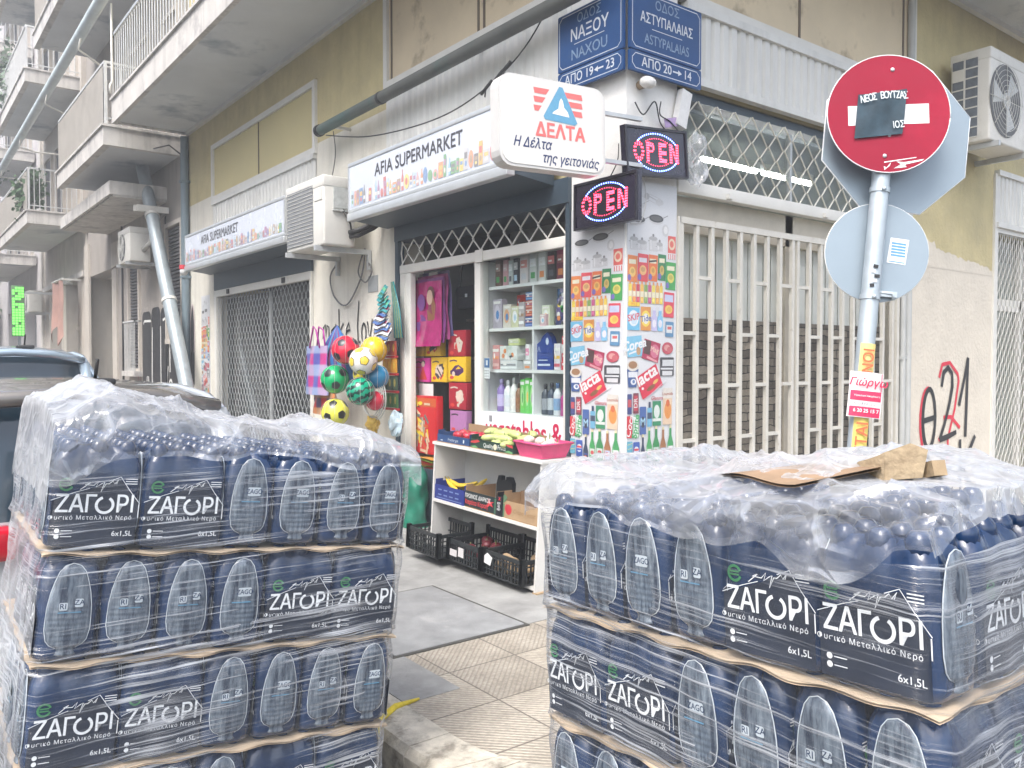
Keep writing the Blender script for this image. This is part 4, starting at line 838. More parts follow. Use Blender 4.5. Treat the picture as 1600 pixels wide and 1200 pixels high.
def pr(z):
    for (r0, z0), (r1, z1) in zip(prof, prof[1:]):
        if z0 <= z <= z1 + 1e-9: return r0 + (r1 - r0) * (z - z0) / max(1e-6, z1 - z0)
    return .01
for s in (1, -1):
    M = frame((s * (PL / 2 + .0006), 0, 0), (0, s, 0), (0, 0, 1))
    b = B(M)
    def bf(u, v):
        z = .0165 + .264 * v; a = math.pi * u; r_ = pr(z); rib = .0009 * math.sin(z * 2 * math.pi / .0155) * (1 if .05 < z < .165 else 0)
        return (-(r_) * math.cos(a), z, (min(r_ * .30, .012) + rib) * math.sin(a))
    b.grid(bf, 14, 62)
    bw = b.build('bottle_window', BOT, pk, True)
    b = B(M); P = [(-pr(z), z) for z in [q[1] for q in prof[3:]]] + [(pr(z), z) for z in [q[1] for q in prof[3:]][::-1]]
    b.tube([(p[0], p[1], .0015) for p in P], .0013, 4); b.build('bottle_outline', mat('pale film edge', (.60, .66, .70), .3, .2, 40), bw, True)
    b = B(M)
    if s == 1:
        b.rect(-.028, -.006, .150, .172, .0125, r=.004); b.rect(.012, .034, .158, .182, .0125, r=.004); b.build('bottle_label', LBL, bw, True)
        b = B(M); b.text('RI', .022, -.018, .161, .0132, 0, bold=.008); b.text('ZA', .021, .024, .171, .0132, 0, bold=.008)
    else:
        b.rect(-.012, .030, .162, .190, .0128, r=.004); b.build('bottle_label', LBL, bw, True)
        b = B(M); b.text('ZAGO', .0215, .009, .176, .0135, 0, bold=.008, sx=.86)
    b.build('label_lettering', FILM, bw, True)
    b = B(M); b.rect(-.030, .030, .142, .145, .0127); b.build('label_stripe', LBLB, bw, True)
PKC = kids(pk); PKG = {c: kids(c) for c in PKC}
first_pack = [True]
def place_pack(M, label, group):
    if first_pack[0]:
        first_pack[0] = False; pk.matrix_basis = M; pk['label'] = label; pk['group'] = group; return pk
    r = pk.copy(); COL.objects.link(r); r.matrix_basis = M; r['label'] = label; r['group'] = group
    for c in PKC:
        d = c.copy(); COL.objects.link(d); d.parent = r
        for g in PKG[c]: e = g.copy(); COL.objects.link(e); e.parent = d
    return r
CARD = mat('cardboard sheet', (.50, .40, .29), .85, .18, 5, bump=.3, bscale=50)
WRAP = wrapmat('stretch film', .055, .98, (1.0, 1.0, 120), 1.0, thr=(.525, .67), white=(.78, .82, .88), gloss=.45, rough=.2)
COVER = sheetmat('polythene cover', .11, .50)
PWOOD = mat('pallet wood', (.34, .25, .15), .85, .3, 6, bump=.3)
LNAME = ['top layer', 'second layer', 'third layer', 'bottom layer']
def pallet(MP, side, where, mirror, seed):
    """MP: x along the shown face, y into the load, z up; z=0 is the bottom of the top layer"""
    random.seed(seed)
    W = 2 * PL + 4 * PW; DP = .83; g = 'wrapped water packs stacked on the two pallets'
    n_ = 0
    for row in range(4):
        pat = ['L', 'L', 'S', 'S', 'S', 'S'] if (row % 2 == 0) != mirror else ['S', 'S', 'S', 'S', 'L', 'L']
        x = 0
        for ci, k in enumerate(pat):
            wd, dp = (PL, PW) if k == 'L' else (PW, PL)
            depths = 1
            endcol = (ci == 0 and side == 'left') or (ci == 5 and side == 'right')
            if row == 0: depths = 5 if k == 'L' else 3
            elif endcol and row < 3: depths = 3 if k == 'L' else 2
            y = 0
            for di in range(depths):
                kk = k; d_ = dp
                if side == 'right' and endcol and k == 'L' and di > 0:
                    if di > 2: break
                    kk = 'S'; d_ = PL
                j = lambda a: random.uniform(-a, a)
                xx = x + wd / 2 if kk == k else x + PL - PW / 2
                M = MP @ Matrix.Translation((xx + j(.003), y + d_ / 2 + random.uniform(-.001, .008), -row * LP + j(.002))) @ Matrix.Rotation(R((0 if kk == 'L' else 90) + (180 if random.random() < .5 else 0) + j(1.8)), 4, 'Z')
                face = 'lettered' if k == 'L' else 'showing bottles'
                if di == 0: lb = 'navy water pack %s, %s from left, %s, pallet %s' % (face, ORD[ci], LNAME[row], where)
                else: lb = 'navy water pack %s deep, %s from left, %s, pallet %s' % (['', 'two', 'three', 'four', 'five'][di], ORD[ci], LNAME[row], where)
                place_pack(M, lb, g); y += d_; n_ += 1
            x += wd
    # cardboard slip sheets
    def edge(row):
        b = B(MP)
        def fn(u, v, dz=0):
            x = -.006 + (W + .012) * u; y = -.006 + (DP + .012) * v
            e = max(0, .03 - min(u * W, (1 - u) * W, v * DP)) / .03
            return (x + .004 * math.sin(37 * v + row), y + .006 * math.sin(23 * u + row * 2) * (1 if v < .1 else 0), -row * LP - .010 + e * (.005 * math.sin(41 * u + row) + .004 * math.sin(17 * v) - .004) + dz)
        b.grid(lambda u, v: fn(u, v), 90, 30); b.grid(lambda u, v: fn(u, 1 - v, -.005), 90, 30)
        return b
    for row in range(3):
        tag(edge(row).build('cardboard_sheet', CARD), 'brown cardboard slip sheet under the %s of the pallet %s' % (LNAME[row], where), 'cardboard', 'cardboard sheets between the water layers')
    # pallet
    t = thing('wooden_pallet', 'wooden pallet carrying the water packs %s' % where, 'pallet'); t.matrix_basis = MP @ Matrix.Translation((W / 2, DP / 2, -3 * LP - .1))
    b = B()
    for k in range(5): b.box(-W / 2, W / 2, -DP / 2 + k * .19, -DP / 2 + k * .19 + .07, .07, .085)
    b.build('deck_board', PWOOD, t, True)
    b = B()
    for x in (-W / 2, -.05, W / 2 - .1): b.box(x, x + .1, -DP / 2, DP / 2, 0, .069)
    b.build('bearer', PWOOD, t, True)
    # stretch film round the load
    b = B(MP); z0, z1 = -3 * LP - .02, .262; o = .014
    def prof_o(z, s_):
        f = (z % LP) / LP; pin = -.012 * math.exp(-((min(f, 1 - f)) / .05) ** 2) ; shoulder = -.012 * max(0, (f - .8) / .2)
        return o + pin * -.6 + shoulder + .0035 * math.sin(s_ * 19 + z * 31) + .0025 * math.sin(s_ * 43 - z * 17)
    per = [(0, 0, W, 0), (W, 0, W, DP), (W, DP, 0, DP), (0, DP, 0, 0)]
    nz = 110; pts = []
    for (xa, ya, xb, yb) in per:
        L_ = math.hypot(xb - xa, yb - ya); n = int(L_ / .02); nx, ny = (yb - ya) / L_, -(xb - xa) / L_
        for i in range(n):
            t_ = i / n; x_, y_ = xa + (xb - xa) * t_, ya + (yb - ya) * t_
            c_ = min(t_, 1 - t_) * L_; rd_ = .03; cut = (rd_ - math.sqrt(max(0, rd_ ** 2 - (rd_ - min(c_, rd_)) ** 2)))
            pts.append((x_, y_, nx, ny, cut))
    P_ = len(pts); vs = []
    for jz in range(nz + 1):
        z = z0 + (z1 - z0) * jz / nz
        for i, (x_, y_, nx, ny, cut) in enumerate(pts):
            q = prof_o(z, i * .02) - cut; vs.append((x_ + nx * q, y_ + ny * q, z + .012 * math.sin(i * .11) * (jz == nz)))
    b.add(vs, [(j * P_ + i, j * P_ + (i + 1) % P_, (j + 1) * P_ + (i + 1) % P_, (j + 1) * P_ + i) for j in range(nz) for i in range(P_)], 0, True)
    tag(b.build('stretch_wrap', WRAP), 'clear streaky stretch film wound round the water pallet %s' % where, 'plastic wrap', 'stretch films round the pallets')
    return W, DP
def cover(MP, W, DP, top, skirt, where, seed, sk_l=.1, sk_r=.1):
    """polythene sheet thrown over the load"""
    rnd = random.Random(seed); wr = [(rnd.uniform(2, 9), rnd.uniform(2, 9), rnd.uniform(0, 6.3), rnd.uniform(.2, 1)) for _ in range(11)]
    ridge = [(rnd.uniform(0, 1), rnd.uniform(0, 1), rnd.uniform(0, 6.3), rnd.uniform(.3, .8)) for _ in range(44)]
    def wrinkle(x, y):
        s_ = sum(a * math.sin(p * x + q * y + f) / (2 + .25 * (p + q)) for p, q, f, a in wr) * .010
        for cx, cy, an, ln in ridge:
            dx, dy = x - cx * W, y - cy * DP * 1.3; al = dx * math.cos(an) + dy * math.sin(an); ac = -dx * math.sin(an) + dy * math.cos(an)
            if abs(al) < ln: s_ += .012 * math.exp(-abs(ac) / .020) * (1 - abs(al) / ln)
        return s_
    b = B(MP); NU, NV = 150, 110
    zt = PH + .050
    def fn(u, v):
        # v: 0 hem in front, .28 front edge, .72 back edge, 1 hem at the back; u likewise past the ends
        ex = .10
        x = -ex + (W + 2 * ex) * u; drop = 0
        fx = x; ox = 0
        if x < 0: d = -x / ex; drop = sk_l * d; fx = -.012 - .006 * d
        elif x > W: d = (x - W) / ex; drop = sk_r * d; fx = W + .018 + .012 * d
        t_ = min(max(x / W, 0), 1)
        if v < .28:
            k = 1 - v / .28; sl_ = skirt(t_) * k; y = -.014 - .018 * k * (1 + .6 * math.sin(t_ * 31 + 2)) - .05 * math.sin(math.pi * min(1, k * 1.2)) * .25
            z = zt - .02 - max(sl_, drop)
            w_ = wrinkle(fx, -sl_ * 2.2) * .55; y -= abs(w_); z += top(t_, 0) * (1 - k)
        elif v > .78:
            k = (v - .78) / .22; y = DP + .02 + .02 * k; z = zt - .02 - max(.12 * k, drop) + top(t_, 1) * (1 - k)
        else:
            k = (v - .28) / .50; y = -.014 + (DP + .03) * k
            e = min(1, k / .06, (1 - k) / .06); z = zt - .02 * (1 - e) - drop + top(t_, k) * (1 - min(1, drop * 12)) + wrinkle(fx, y) * (1.0 + .5 * e)
        return (fx, y, z)
    b.grid(fn, NU, NV)
    return tag(b.build('plastic_cover', COVER), 'milky crumpled polythene sheet draped over the water pallet %s' % where, 'plastic sheet', 'polythene covers')
def lerp_tab(tab, t):
    for (a, x), (b_, y) in zip(tab, tab[1:]):
        if a <= t <= b_: k = (t - a) / (b_ - a); k = k * k * (3 - 2 * k); return x + (y - x) * k
    return tab[-1][1]
ML = Matrix.Translation((-3.59, -1.25, 1.046)) @ Matrix.Rotation(R(-1.5), 4, 'Z') @ Matrix.Rotation(R(6.4), 4, 'Y')
W_, D_ = pallet(ML, 'left', 'behind the cars', False, 1)
tabL = [(0, .05), (.10, .12), (.22, .10), (.38, .05), (.6, .035), (.76, .01), (.86, .055), (.93, .03), (1, .0)]
cover(ML, W_, D_, lambda t, k: lerp_tab(tabL, t) * (.25 + .75 * math.sin(math.pi * min(1, .15 + k * .6))) , lambda t: .045 + .09 * math.exp(-(t / .10) ** 2) + .012 * math.sin(9 * t) + .02 * max(0, math.sin(17 * t + 1)), 'behind the cars', 5, .22, .12)
MR = Matrix.Translation((-2.415, -2.051, .876)) @ Matrix.Rotation(R(-91.6), 4, 'Z') @ Matrix.Rotation(R(-3.6), 4, 'Y')
pallet(MR, 'right', 'below the road signs', True, 2)
tabR = [(0, .03), (.07, .06), (.2, .015), (.4, .01), (.55, .03), (.75, .045), (.9, .02), (1, .01)]
cover(MR, W_, D_, lambda t, k: lerp_tab(tabR, t) * (.3 + .7 * math.sin(math.pi * min(1, .1 + k * .9))) + .05 * math.exp(-((t - .62) / .2) ** 2 - ((k - .95) / .3) ** 2), lambda t: .035 + .09 * math.exp(-((t - .80) / .11) ** 2) + .05 * math.exp(-((t - .5) / .1) ** 2) + .03 * max(0, math.sin(23 * t)), 'below the road signs', 9, .08, .05)
# offcuts of wood and card lying on the right-hand cover
def at(M, x, y, z): return M @ Vector((x, y, z))
t = thing('wood_offcut', 'chunky split wooden offcut lying on the plastic-covered pallet', 'wood'); t.matrix_basis = MR @ Matrix.Translation((.905, .25, PH + .085)) @ Matrix.Rotation(R(-28), 4, 'Z') @ Matrix.Rotation(R(-13), 4, 'Y')
b = B(); random.seed(5); n = 9
vs = []
for i in range(n + 1):
    x = -.125 + .235 * i / n
    for (y, z) in ((-.045, -.03), (.045, -.03), (.05, .02), (.01, .038), (-.045, .026)):
        vs.append((x + (.025 * (z + y) / .05 if i == n else 0) + random.uniform(-.003, .003), y * (1 - .25 * (i / n)) + random.uniform(-.003, .003), z + random.uniform(-.003, .003) + .012 * (i / n)))
fs = [(i * 5 + j, i * 5 + (j + 1) % 5, (i + 1) * 5 + (j + 1) % 5, (i + 1) * 5 + j) for i in range(n) for j in range(5)] + [(4, 3, 2, 1, 0), tuple(n * 5 + j for j in range(5))]
b.add(vs, fs); b.build('timber', mat('split timber', (.40, .31, .20), .9, .3, 14, bump=.6, bscale=40, dirt=.5, dirtc=(.18, .13, .08), dscale=14), t, True)
b = B(); b.box(.095, .14, .045, .075, -.02, .012); b.build('splinter', PWOOD, t, True)
c_ = thing('cardboard_piece', 'bent brown cardboard piece beneath the wooden offcut', 'cardboard'); c_.matrix_basis = MR @ Matrix.Translation((.74, .16, PH + .088)) @ Matrix.Rotation(R(-20), 4, 'Z') @ Matrix.Rotation(R(-4), 4, 'Y')
b = B(); b.grid(lambda u, v: (-.16 + .36 * u, -.12 + .26 * v * (.5 + .5 * u), .012 * math.sin(u * 5) + .03 * v * u), 12, 8); b.grid(lambda u, v: (-.16 + .36 * u, -.12 + .26 * (1 - v) * (.5 + .5 * u), .012 * math.sin(u * 5) + .03 * (1 - v) * u - .006), 12, 8); b.build('flap', mat('brown corrugated card', (.27, .18, .11), .9, .2, 10), c_, True)
# ================================================================ signs on the corner
FASC = mat('sign face white', (.60, .64, .72), .25, .03, 3)
INKT = flat((.075, .075, .085), .4)
PAL = [(.55, .06, .05), (.75, .45, .06), (.06, .22, .50), (.08, .33, .10), (.80, .62, .12), (.55, .55, .58), (.35, .12, .30), (.70, .25, .08), (.25, .50, .68), (.10, .10, .12), (.62, .30, .28), (.35, .22, .12), (.45, .62, .75), (.72, .70, .66)]
PALM = [flat(tuple(q * .60 + .22 for q in c)) for c in PAL]
def fascia(y0, y1, z0, z1, out, label, n, tsize, seed, tu):
    random.seed(seed); t = thing('shop_sign', label, 'sign', (-out, (y0 + y1) / 2, z0))
    b = B(); b.box(-out + .006, -.05, y0 + .03, y1 - .03, z0 + .03, z1 - .03); b.build('sign_face', FASC, t)
    b = B(); b.box(-out, -.02, y0, y1, z1 - .035, z1, 0, .004); b.box(-out, -.02, y0, y1, z0, z0 + .035, 0, .004); b.box(-out - .012, -out + .06, y0, y1, z0 - .075, z0 - .004, 0, .006); b.box(-out, -.02, y0, y0 + .03, z0 + .035, z1 - .035); b.box(-out, -.02, y1 - .03, y1, z0 + .035, z1 - .035)
    b.build('sign_frame', ALU, t)
    b = B(); b.add([(-out + .06, y0, z0 - .06), (-out + .06, y1, z0 - .06), (-.03, y1, z0 - .10), (-.03, y0, z0 - .10), (-out + .06, y0, z0 - .01), (-out + .06, y1, z0 - .01), (-.03, y1, z0 - .01), (-.03, y0, z0 - .01)], [(0, 1, 2, 3), (7, 6, 5, 4), (0, 4, 5, 1), (1, 5, 6, 2), (2, 6, 7, 3), (3, 7, 4, 0)])
    b.build('sign_underside', DARKB, t)
    F = FL(0, 0, out - .003); b = B(F); b.text('AFIA SUPERMARKET', tsize, -(y1 + (y0 - y1) * tu), z1 - .155, 0, 0, bold=.012); b.build('lettering', INKT, t)
    b = B(F); L_ = y1 - y0 - .12; u = -y1 + .06; H = (z1 - z0) * .36; k = 0
    while u < -y0 - .1:
        wd = random.uniform(.035, .085); h = H * random.uniform(.55, 1.05); m = random.randrange(len(PAL)); q = random.random(); v0 = z0 + .055
        if q < .3:
            c = u + wd / 2; b.poly([(c - .018, v0), (c + .018, v0), (c + .018, v0 + h * .6), (c + .006, v0 + h * .8), (c + .006, v0 + h), (c - .006, v0 + h), (c - .006, v0 + h * .8), (c - .018, v0 + h * .6)], .0003, None, m); b.rect(c - .018, c + .018, v0 + h * .2, v0 + h * .4, .0008, None, 13); wd = .045
        elif q < .8:
            b.rect(u, u + wd, v0, v0 + h, .0003, None, m, rot=random.uniform(-3, 3)); b.rect(u + wd * .15, u + wd * .85, v0 + h * .5, v0 + h * .78, .0008, None, random.randrange(len(PAL))); b.ell(u + wd / 2, v0 + h * .28, wd * .28, h * .13, .0009, None, random.randrange(len(PAL)), n=10)
        else:
            b.ell(u + wd / 2, v0 + h * .4, wd / 2, h * .4, .0003, None, m, n=14); b.ell(u + wd / 2, v0 + h * .4, wd * .25, h * .2, .0008, None, random.randrange(len(PAL)), n=10)
        u += wd + .008; k += 1
    b.build('product_print', PALM, t)
    return t
fascia(.70, 3.17, 2.96, 3.42, .45, 'long white shop fascia sign over the open doorway', 40, .155, 11, .49)
fascia(4.80, 8.50, 2.96, 3.40, .40, 'white shop fascia sign over the closed roller grille, past the air conditioner', 50, .165, 12, .40)
# round-cornered light box standing out from the corner
t = thing('light_box_sign', 'round-cornered white light box with red lettering standing out from the corner', 'sign', (-.68, -.02, 2.73), (R(0), R(-.8), R(-7)))
M = frame((0, -.055, .27), (1, 0, 0), (0, 0, 1))
b = B(M); b.rect(-.385, .385, -.265, .275, -.10, 0, 0, r=.085); b.build('box', mat('light box side', (.60, .59, .57), .4, .06, 5, dirt=.3, dirtc=(.4, .38, .34), dscale=5), t, True)
b = B(M); b.rect(-.368, .368, -.248, .258, .0, .004, 0, r=.075); b.build('panel', mat('light box face', (.68, .66, .625), .2, .025, 4, dirt=.25, dirtc=(.56, .54, .50), dscale=2), t, True)
b = B(M); RD = flat((.70, .16, .15), .35); BLU = flat((.12, .33, .50), .35)
for k in range(3):
    v = .215 - k * .052
    b.poly([(-.15, v), (-.035 - k * .028, v), (-.06 - k * .028, v - .034), (-.142, v - .034)], .0052)
    b.poly([(.07 + k * .03, v), (.20, v), (.208, v - .034), (.09 + k * .03, v - .034)], .0052)
b.text('ΔΕΛΤΑ', .112, .045, -.034, .0052, 0, bold=.035, sx=.98)
b.build('lettering', RD, t, True)
b = B(M); P = [(-.075, .045), (.165, .030), (.048, .245)]
def inset(P, k):
    c = (sum(p[0] for p in P) / 3, sum(p[1] for p in P) / 3); return [(c[0] + (p[0] - c[0]) * k, c[1] + (p[1] - c[1]) * k) for p in P]
b.poly([(-.080, .052), (-.068, .034), (.150, .024), (.168, .038), (.060, .240), (.035, .242)], .006); b.build('emblem', BLU, t, True)
b = B(M); Q = inset(P, .52); b.poly([Q[0], Q[1], (Q[1][0] - .012, Q[1][1] + .03), (.070, .12), (.060, .16), (.048, .175), (.036, .155), (.028, .11), (-.01, .085)], .0068); b.build('emblem', flat((.80, .82, .82)), t, True)
b = B(M); b.text('Η Δέλτα', .082, -.295, -.120, .0052, 0, bold=.010, shear=.32, align='LEFT', sx=.82); b.text('της γειτονιάς', .080, .325, -.198, .0052, 0, bold=.010, shear=.32, align='RIGHT', sx=.82); b.build('lettering', flat((.02, .035, .12), .4), t, True)
b = B(M); b.box(.38, .72, .14, .165, -.07, -.04); b.box(.38, .72, -.16, -.135, -.07, -.04); b.build('bracket', ALUD, t, True)
# lit OPEN boards
LRED = emis('red diode', (1, .03, .06), 5.0); LBLU = emis('blue diode', (.12, .2, 1), 5.0)
def openboard(M, label, loc):
    t = thing('open_sign', label, 'sign', loc)
    b = B(M); b.rect(-.30, .30, -.16, .16, -.035, 0); b.rect(-.29, .29, -.15, .15, 0, .004); b.build('board', mat('led board', (.018, .014, .03), .25, .2, 5, coat=.4), t)
    b = B(M)
    for (u0, u1, v0, v1) in ((-.30, .30, .145, .16), (-.30, .30, -.16, -.145), (-.30, -.285, -.145, .145), (.285, .30, -.145, .145)): b.rect(u0, u1, v0, v1, .004, .014)
    b.build('board_frame', mat('board frame', (.02, .018, .025), .3), t)
    b = B(M)
    def dots(pts, r_, mi=0):
        for (u, v) in pts: b.ell(u, v, r_, r_, .0055, None, mi, n=8)
    def seg(p, q, n): return [(p[0] + (q[0] - p[0]) * i / (n - 1), p[1] + (q[1] - p[1]) * i / (n - 1)) for i in range(n)]
    L_ = [(-.175 + .044 * math.cos(i * .45), .058 * math.sin(i * .45)) for i in range(14)] + [(-.175 + .032 * math.cos(i * .63), .044 * math.sin(i * .63)) for i in range(10)]
    for o in (0, .012): L_ += seg((-.095 + o, -.058), (-.095 + o, .058), 8)
    L_ += seg((-.075, .058), (-.04, .052), 3) + seg((-.035, .04), (-.035, .018), 3) + seg((-.075, .004), (-.045, .006), 3) + seg((-.075, .044), (-.05, .04), 3)
    for o in (0, .012): L_ += seg((.025 + o, -.058), (.025 + o, .058), 8)
    for v in (.058, .046, .006, -.006, -.046, -.058): L_ += seg((.048, v), (.085, v), 4)
    for o in (0, .012): L_ += seg((.130 + o, -.058), (.130 + o, .058), 8) + seg((.195 + o, -.058), (.195 + o, .058), 8)
    L_ += seg((.15, .05), (.195, -.05), 6) + seg((.15, .035), (.185, -.045), 5)
    dots(L_, .0062); b.build('letter_lamps', LRED, t)
    b = B(M); o = []
    for s in (1, -1):
        o += [(.215 * math.cos(R(a)), s * .122 * math.sin(R(a))) for a in range(32, 150, 6)]
    dots(o, .0055); b.build('border_lamps', LBLU, t)
    b = B(M); o = []
    for s in (1, -1): o += [(.16 * math.cos(R(a)), s * .090 * math.sin(R(a))) for a in range(50, 132, 8)]
    dots(o, .004); b.build('border_lamps', emis('dim red diode', (1, .05, .12), 2.0), t)
    b = B(M); b.box(-.2, -.16, .0, .02, -.075, -.035); b.box(.16, .2, .0, .02, -.075, -.035); b.build('bracket', ALUD, t)
openboard(frame((.19, -.095, 2.975), (math.cos(R(5)), 0, math.sin(R(5))), (-math.sin(R(5)), 0, math.cos(R(5)))), 'lit OPEN board facing the bar gate, the higher one', (.19, -.1, 2.82))
openboard(frame((-.095, .10, 2.645), (0, -1, 0), (0, 0, 1)), 'lit OPEN board facing the shop door side, the lower one', (-.1, .1, 2.49))
# enamel street plates on both faces of the corner
EN = mat('blue enamel', (.016, .066, .20), .4, .12, 4, spec=.3, dirt=.5, dirtc=(.045, .085, .17), dscale=4, dthr=.6); ENW = mat('enamel white', (.62, .66, .70), .4, .1, 30); ENF = mat('worn enamel letters', (.20, .29, .42), .4, .35, 40)
def plate(F, u0, u1, v0, v1, lines, label, arrow=None):
    t = thing('street_sign', label, 'sign', F @ Vector(((u0 + u1) / 2, v0, 0))); cu = (u0 + u1) / 2; h = v1 - v0
    b = B(F); b.rect(u0, u1, v0, v1, -.02, .004, r=.01); b.build('plate', EN, t)
    b = B(F); m = .018
    P = [(u0 + m + .03, v0 + m), (u1 - m - .03, v0 + m), (u1 - m, v0 + m + .03), (u1 - m, v1 - m - .03), (u1 - m - .03, v1 - m), (u0 + m + .03, v1 - m), (u0 + m, v1 - m - .03), (u0 + m, v0 + m + .03), (u0 + m + .03, v0 + m)]
    b.stroke(P, .0055, .0052)
    for (s_, size, v, worn, sx) in lines:
        if not worn: b.text(s_, size, cu, v0 + v * h, .0055, 0, bold=.012, sx=sx)
    if len(lines) > 1: b.rect(cu - .15, cu + .15, v0 + h * .40, v0 + h * .412, .0055)
    if arrow is not None: a0, a1 = arrow; b.rect(min(a0, a1), max(a0, a1), v0 + h * .47, v0 + h * .55, .0055); s_ = 1 if a1 > a0 else -1; b.poly([(a1 + s_ * .025, v0 + h * .51), (a1 - s_ * .012, v0 + h * .66), (a1 - s_ * .012, v0 + h * .36)][::s_], .0058)
    b.build('lettering', ENW, t)
    b = B(F)
    for (s_, size, v, worn, sx) in lines:
        if worn: b.text(s_, size, cu, v0 + v * h, .0055, 0, bold=.006, sx=sx)
    if any(l[3] for l in lines): b.build('lettering', ENF, t)
F = FL(0, 0, .075)
plate(F, -.60, .045, 3.625, 4.02, [('ΟΔΟΣ', .085, .82, True, 1), ('ΝΑΞΟΥ', .115, .56, False, .95), ('NAXOU', .105, .22, True, .95)], 'blue enamel street plate reading NAXOU over the light box')
plate(F, -.60, .045, 3.485, 3.618, [('ΑΠΟ 19     23', .085, .50, False, 1)], 'narrow blue number plate with an arrow from 23 to 19, under the NAXOU plate', (-.135, -.20))
F = FR(0, 0, .075)
plate(F, -.045, .66, 3.625, 4.02, [('ΟΔΟΣ', .085, .82, True, 1), ('ΑΣΤΥΠΑΛΑΙΑΣ', .092, .56, False, .80), ('ASTYPALAIAS', .092, .22, True, .80)], 'blue enamel street plate reading ASTYPALAIAS on the gate side')
plate(F, -.045, .66, 3.485, 3.618, [('ΑΠΟ 20     14', .085, .50, False, 1)], 'narrow blue number plate with an arrow from 20 to 14, under the ASTYPALAIAS plate', (.365, .43))
# ---------------------------------------------------------------- printed product posters on the pillar
def poster(F, W, z0, z1, label):
    t = thing('product_poster', label, 'poster', F @ Vector((W / 2, z0, 0)))
    b = B(F); b.rect(0.004, W - .004, z0, z1, -.003, .002); b.build('sheet', mat('poster white', (.60, .61, .63), .3, .03, 3), t)
    mats = []; b = B(F); kx = W / 235.; H = (z1 - z0) / 1150.; lay = [0]
    def mi(c):
        c = tuple(q * .78 + .035 for q in c); m = flat(c, .35)
        if m not in mats: mats.append(m)
        return mats.index(m)
    def w_(): lay[0] += 1; return .0028 + .00003 * lay[0]
    X = lambda x: (x - 50) * kx
    Y = lambda y: z1 - y * H
    def rc(x0, y0, x1, y1, c, rot=0, r=0): b.rect(X(x0), X(x1), Y(y1), Y(y0), w_(), None, mi(c), rot=rot, r=r)
    def el(x0, y0, x1, y1, c, rot=0): b.ell((X(x0) + X(x1)) / 2, (Y(y0) + Y(y1)) / 2, (X(x1) - X(x0)) / 2, (Y(y0) - Y(y1)) / 2, w_(), None, mi(c), n=18, rot=rot)
    def tx(s_, x, y, size, c, rot=0, bold=.015, sx=1, shear=0): b.text(s_, size, X(x), Y(y), w_(), mi(c), rot=rot, bold=bold, sx=sx, shear=shear)
    def ln(pts, wd, c): b.stroke([(X(x), Y(y)) for x, y in pts], wd, w_(), mi(c))
    G1, G2, G3 = (.45, .45, .46), (.62, .62, .63), (.25, .25, .26)
    for k, (x0, y0, x1, y1) in enumerate(((100, 105, 150, 75), (115, 60, 200, 90), (130, 50, 215, 80), (150, 48, 205, 62))): ln([(x0, y0), (x1, y1)], .006, G2 if k % 2 else G1)
    el(95, 88, 125, 112, G2); el(180, 62, 218, 88, G2); el(128, 45, 152, 72, G1)
    for (x0, y0, x1, y1) in ((68, 140, 132, 168), (150, 126, 218, 158)): el(x0, y0 + 8, x1, y1 + 8, G2); el(x0, y0, x1, y1, (.05, .05, .055)); el(x0 + 8, y0 + 5, x1 - 8, y1 - 6, (.12, .12, .12)); ln([(x1 - 4, y0 + 12), (x1 + 22, y0 - 2)], .005, G3)
    el(212, 160, 244, 210, G2); el(220, 168, 238, 200, (.8, .8, .8))
    for (x0, y0, x1, y1) in ((62, 215, 100, 278), (95, 225, 140, 275), (150, 205, 190, 275), (185, 225, 215, 272)): rc(x0, y0 + 18, x1, y1, G2, r=.004); el(x0, y0 + 10, x1, y0 + 28, G1); ln([(x0 - 4, y0 + 30), (x0 + 2, y0 + 30)], .004, G3); el((x0 + x1) / 2 - 5, y0, (x0 + x1) / 2 + 5, y0 + 12, G3); rc(x0 + 6, y0 + 25, x0 + 11, y1 - 6, (.75, .75, .76))
    rc(240, 205, 278, 275, (.72, .12, .10)); el(243, 215, 275, 262, (.78, .62, .45)); el(249, 224, 268, 252, (.75, .16, .12)); rc(240, 275, 278, 300, (.78, .78, .78))
    for k in range(4): rc(242 + k * 10, 278, 246 + k * 10, 300, (.70, .10, .10))
    for (x0, y0, x1, y1, c, c2) in ((52, 300, 96, 405, (.78, .24, .06), (.85, .55, .15)), (98, 290, 146, 400, (.75, .08, .10), (.88, .50, .20)), (148, 290, 190, 396, (.78, .18, .05), (.85, .45, .10)), (192, 284, 230, 390, (.03, .22, .08), (.60, .42, .10)), (230, 312, 278, 425, (.05, .36, .08), (.70, .62, .12))):
        rc(x0, y0, x1, y1, c, -2); el(x0 + 8, y0 + 45, x1 - 8, y0 + 85, c2); el(x0 + 14, y0 + 52, x1 - 14, y0 + 72, tuple(q * .7 for q in c2)); rc(x0 + 6, y0 + 16, x1 - 6, y0 + 34, (.80, .75, .55) if c[1] > .1 else (.72, .70, .75)); el(x0, y1 - 30, x0 + 16, y1 - 4, (.18, .14, .45))
    ln([(150, 318), (186, 312)], .012, (.03, .03, .03))
    for k in range(9):
        c = [(.85, .65, .08), (.82, .28, .05), (.62, .06, .10), (.85, .50, .10), (.25, .40, .10), (.55, .10, .25), (.86, .70, .12), (.80, .40, .08), (.85, .62, .10)][k]; x = 56 + k * 18
        rc(x, 412, x + 15, 486, c); rc(x + 4, 400, x + 11, 413, (.75, .3, .1)); rc(x + 1, 440, x + 14, 462, (.85, .80, .6)); el(x + 3, 464, x + 12, 480, tuple(min(1, q * 1.2 + .05) for q in c))
    rc(54, 484, 108, 500, (.86, .62, .05)); tx('1+1 L', 80, 492, .026, (.7, .05, .05))
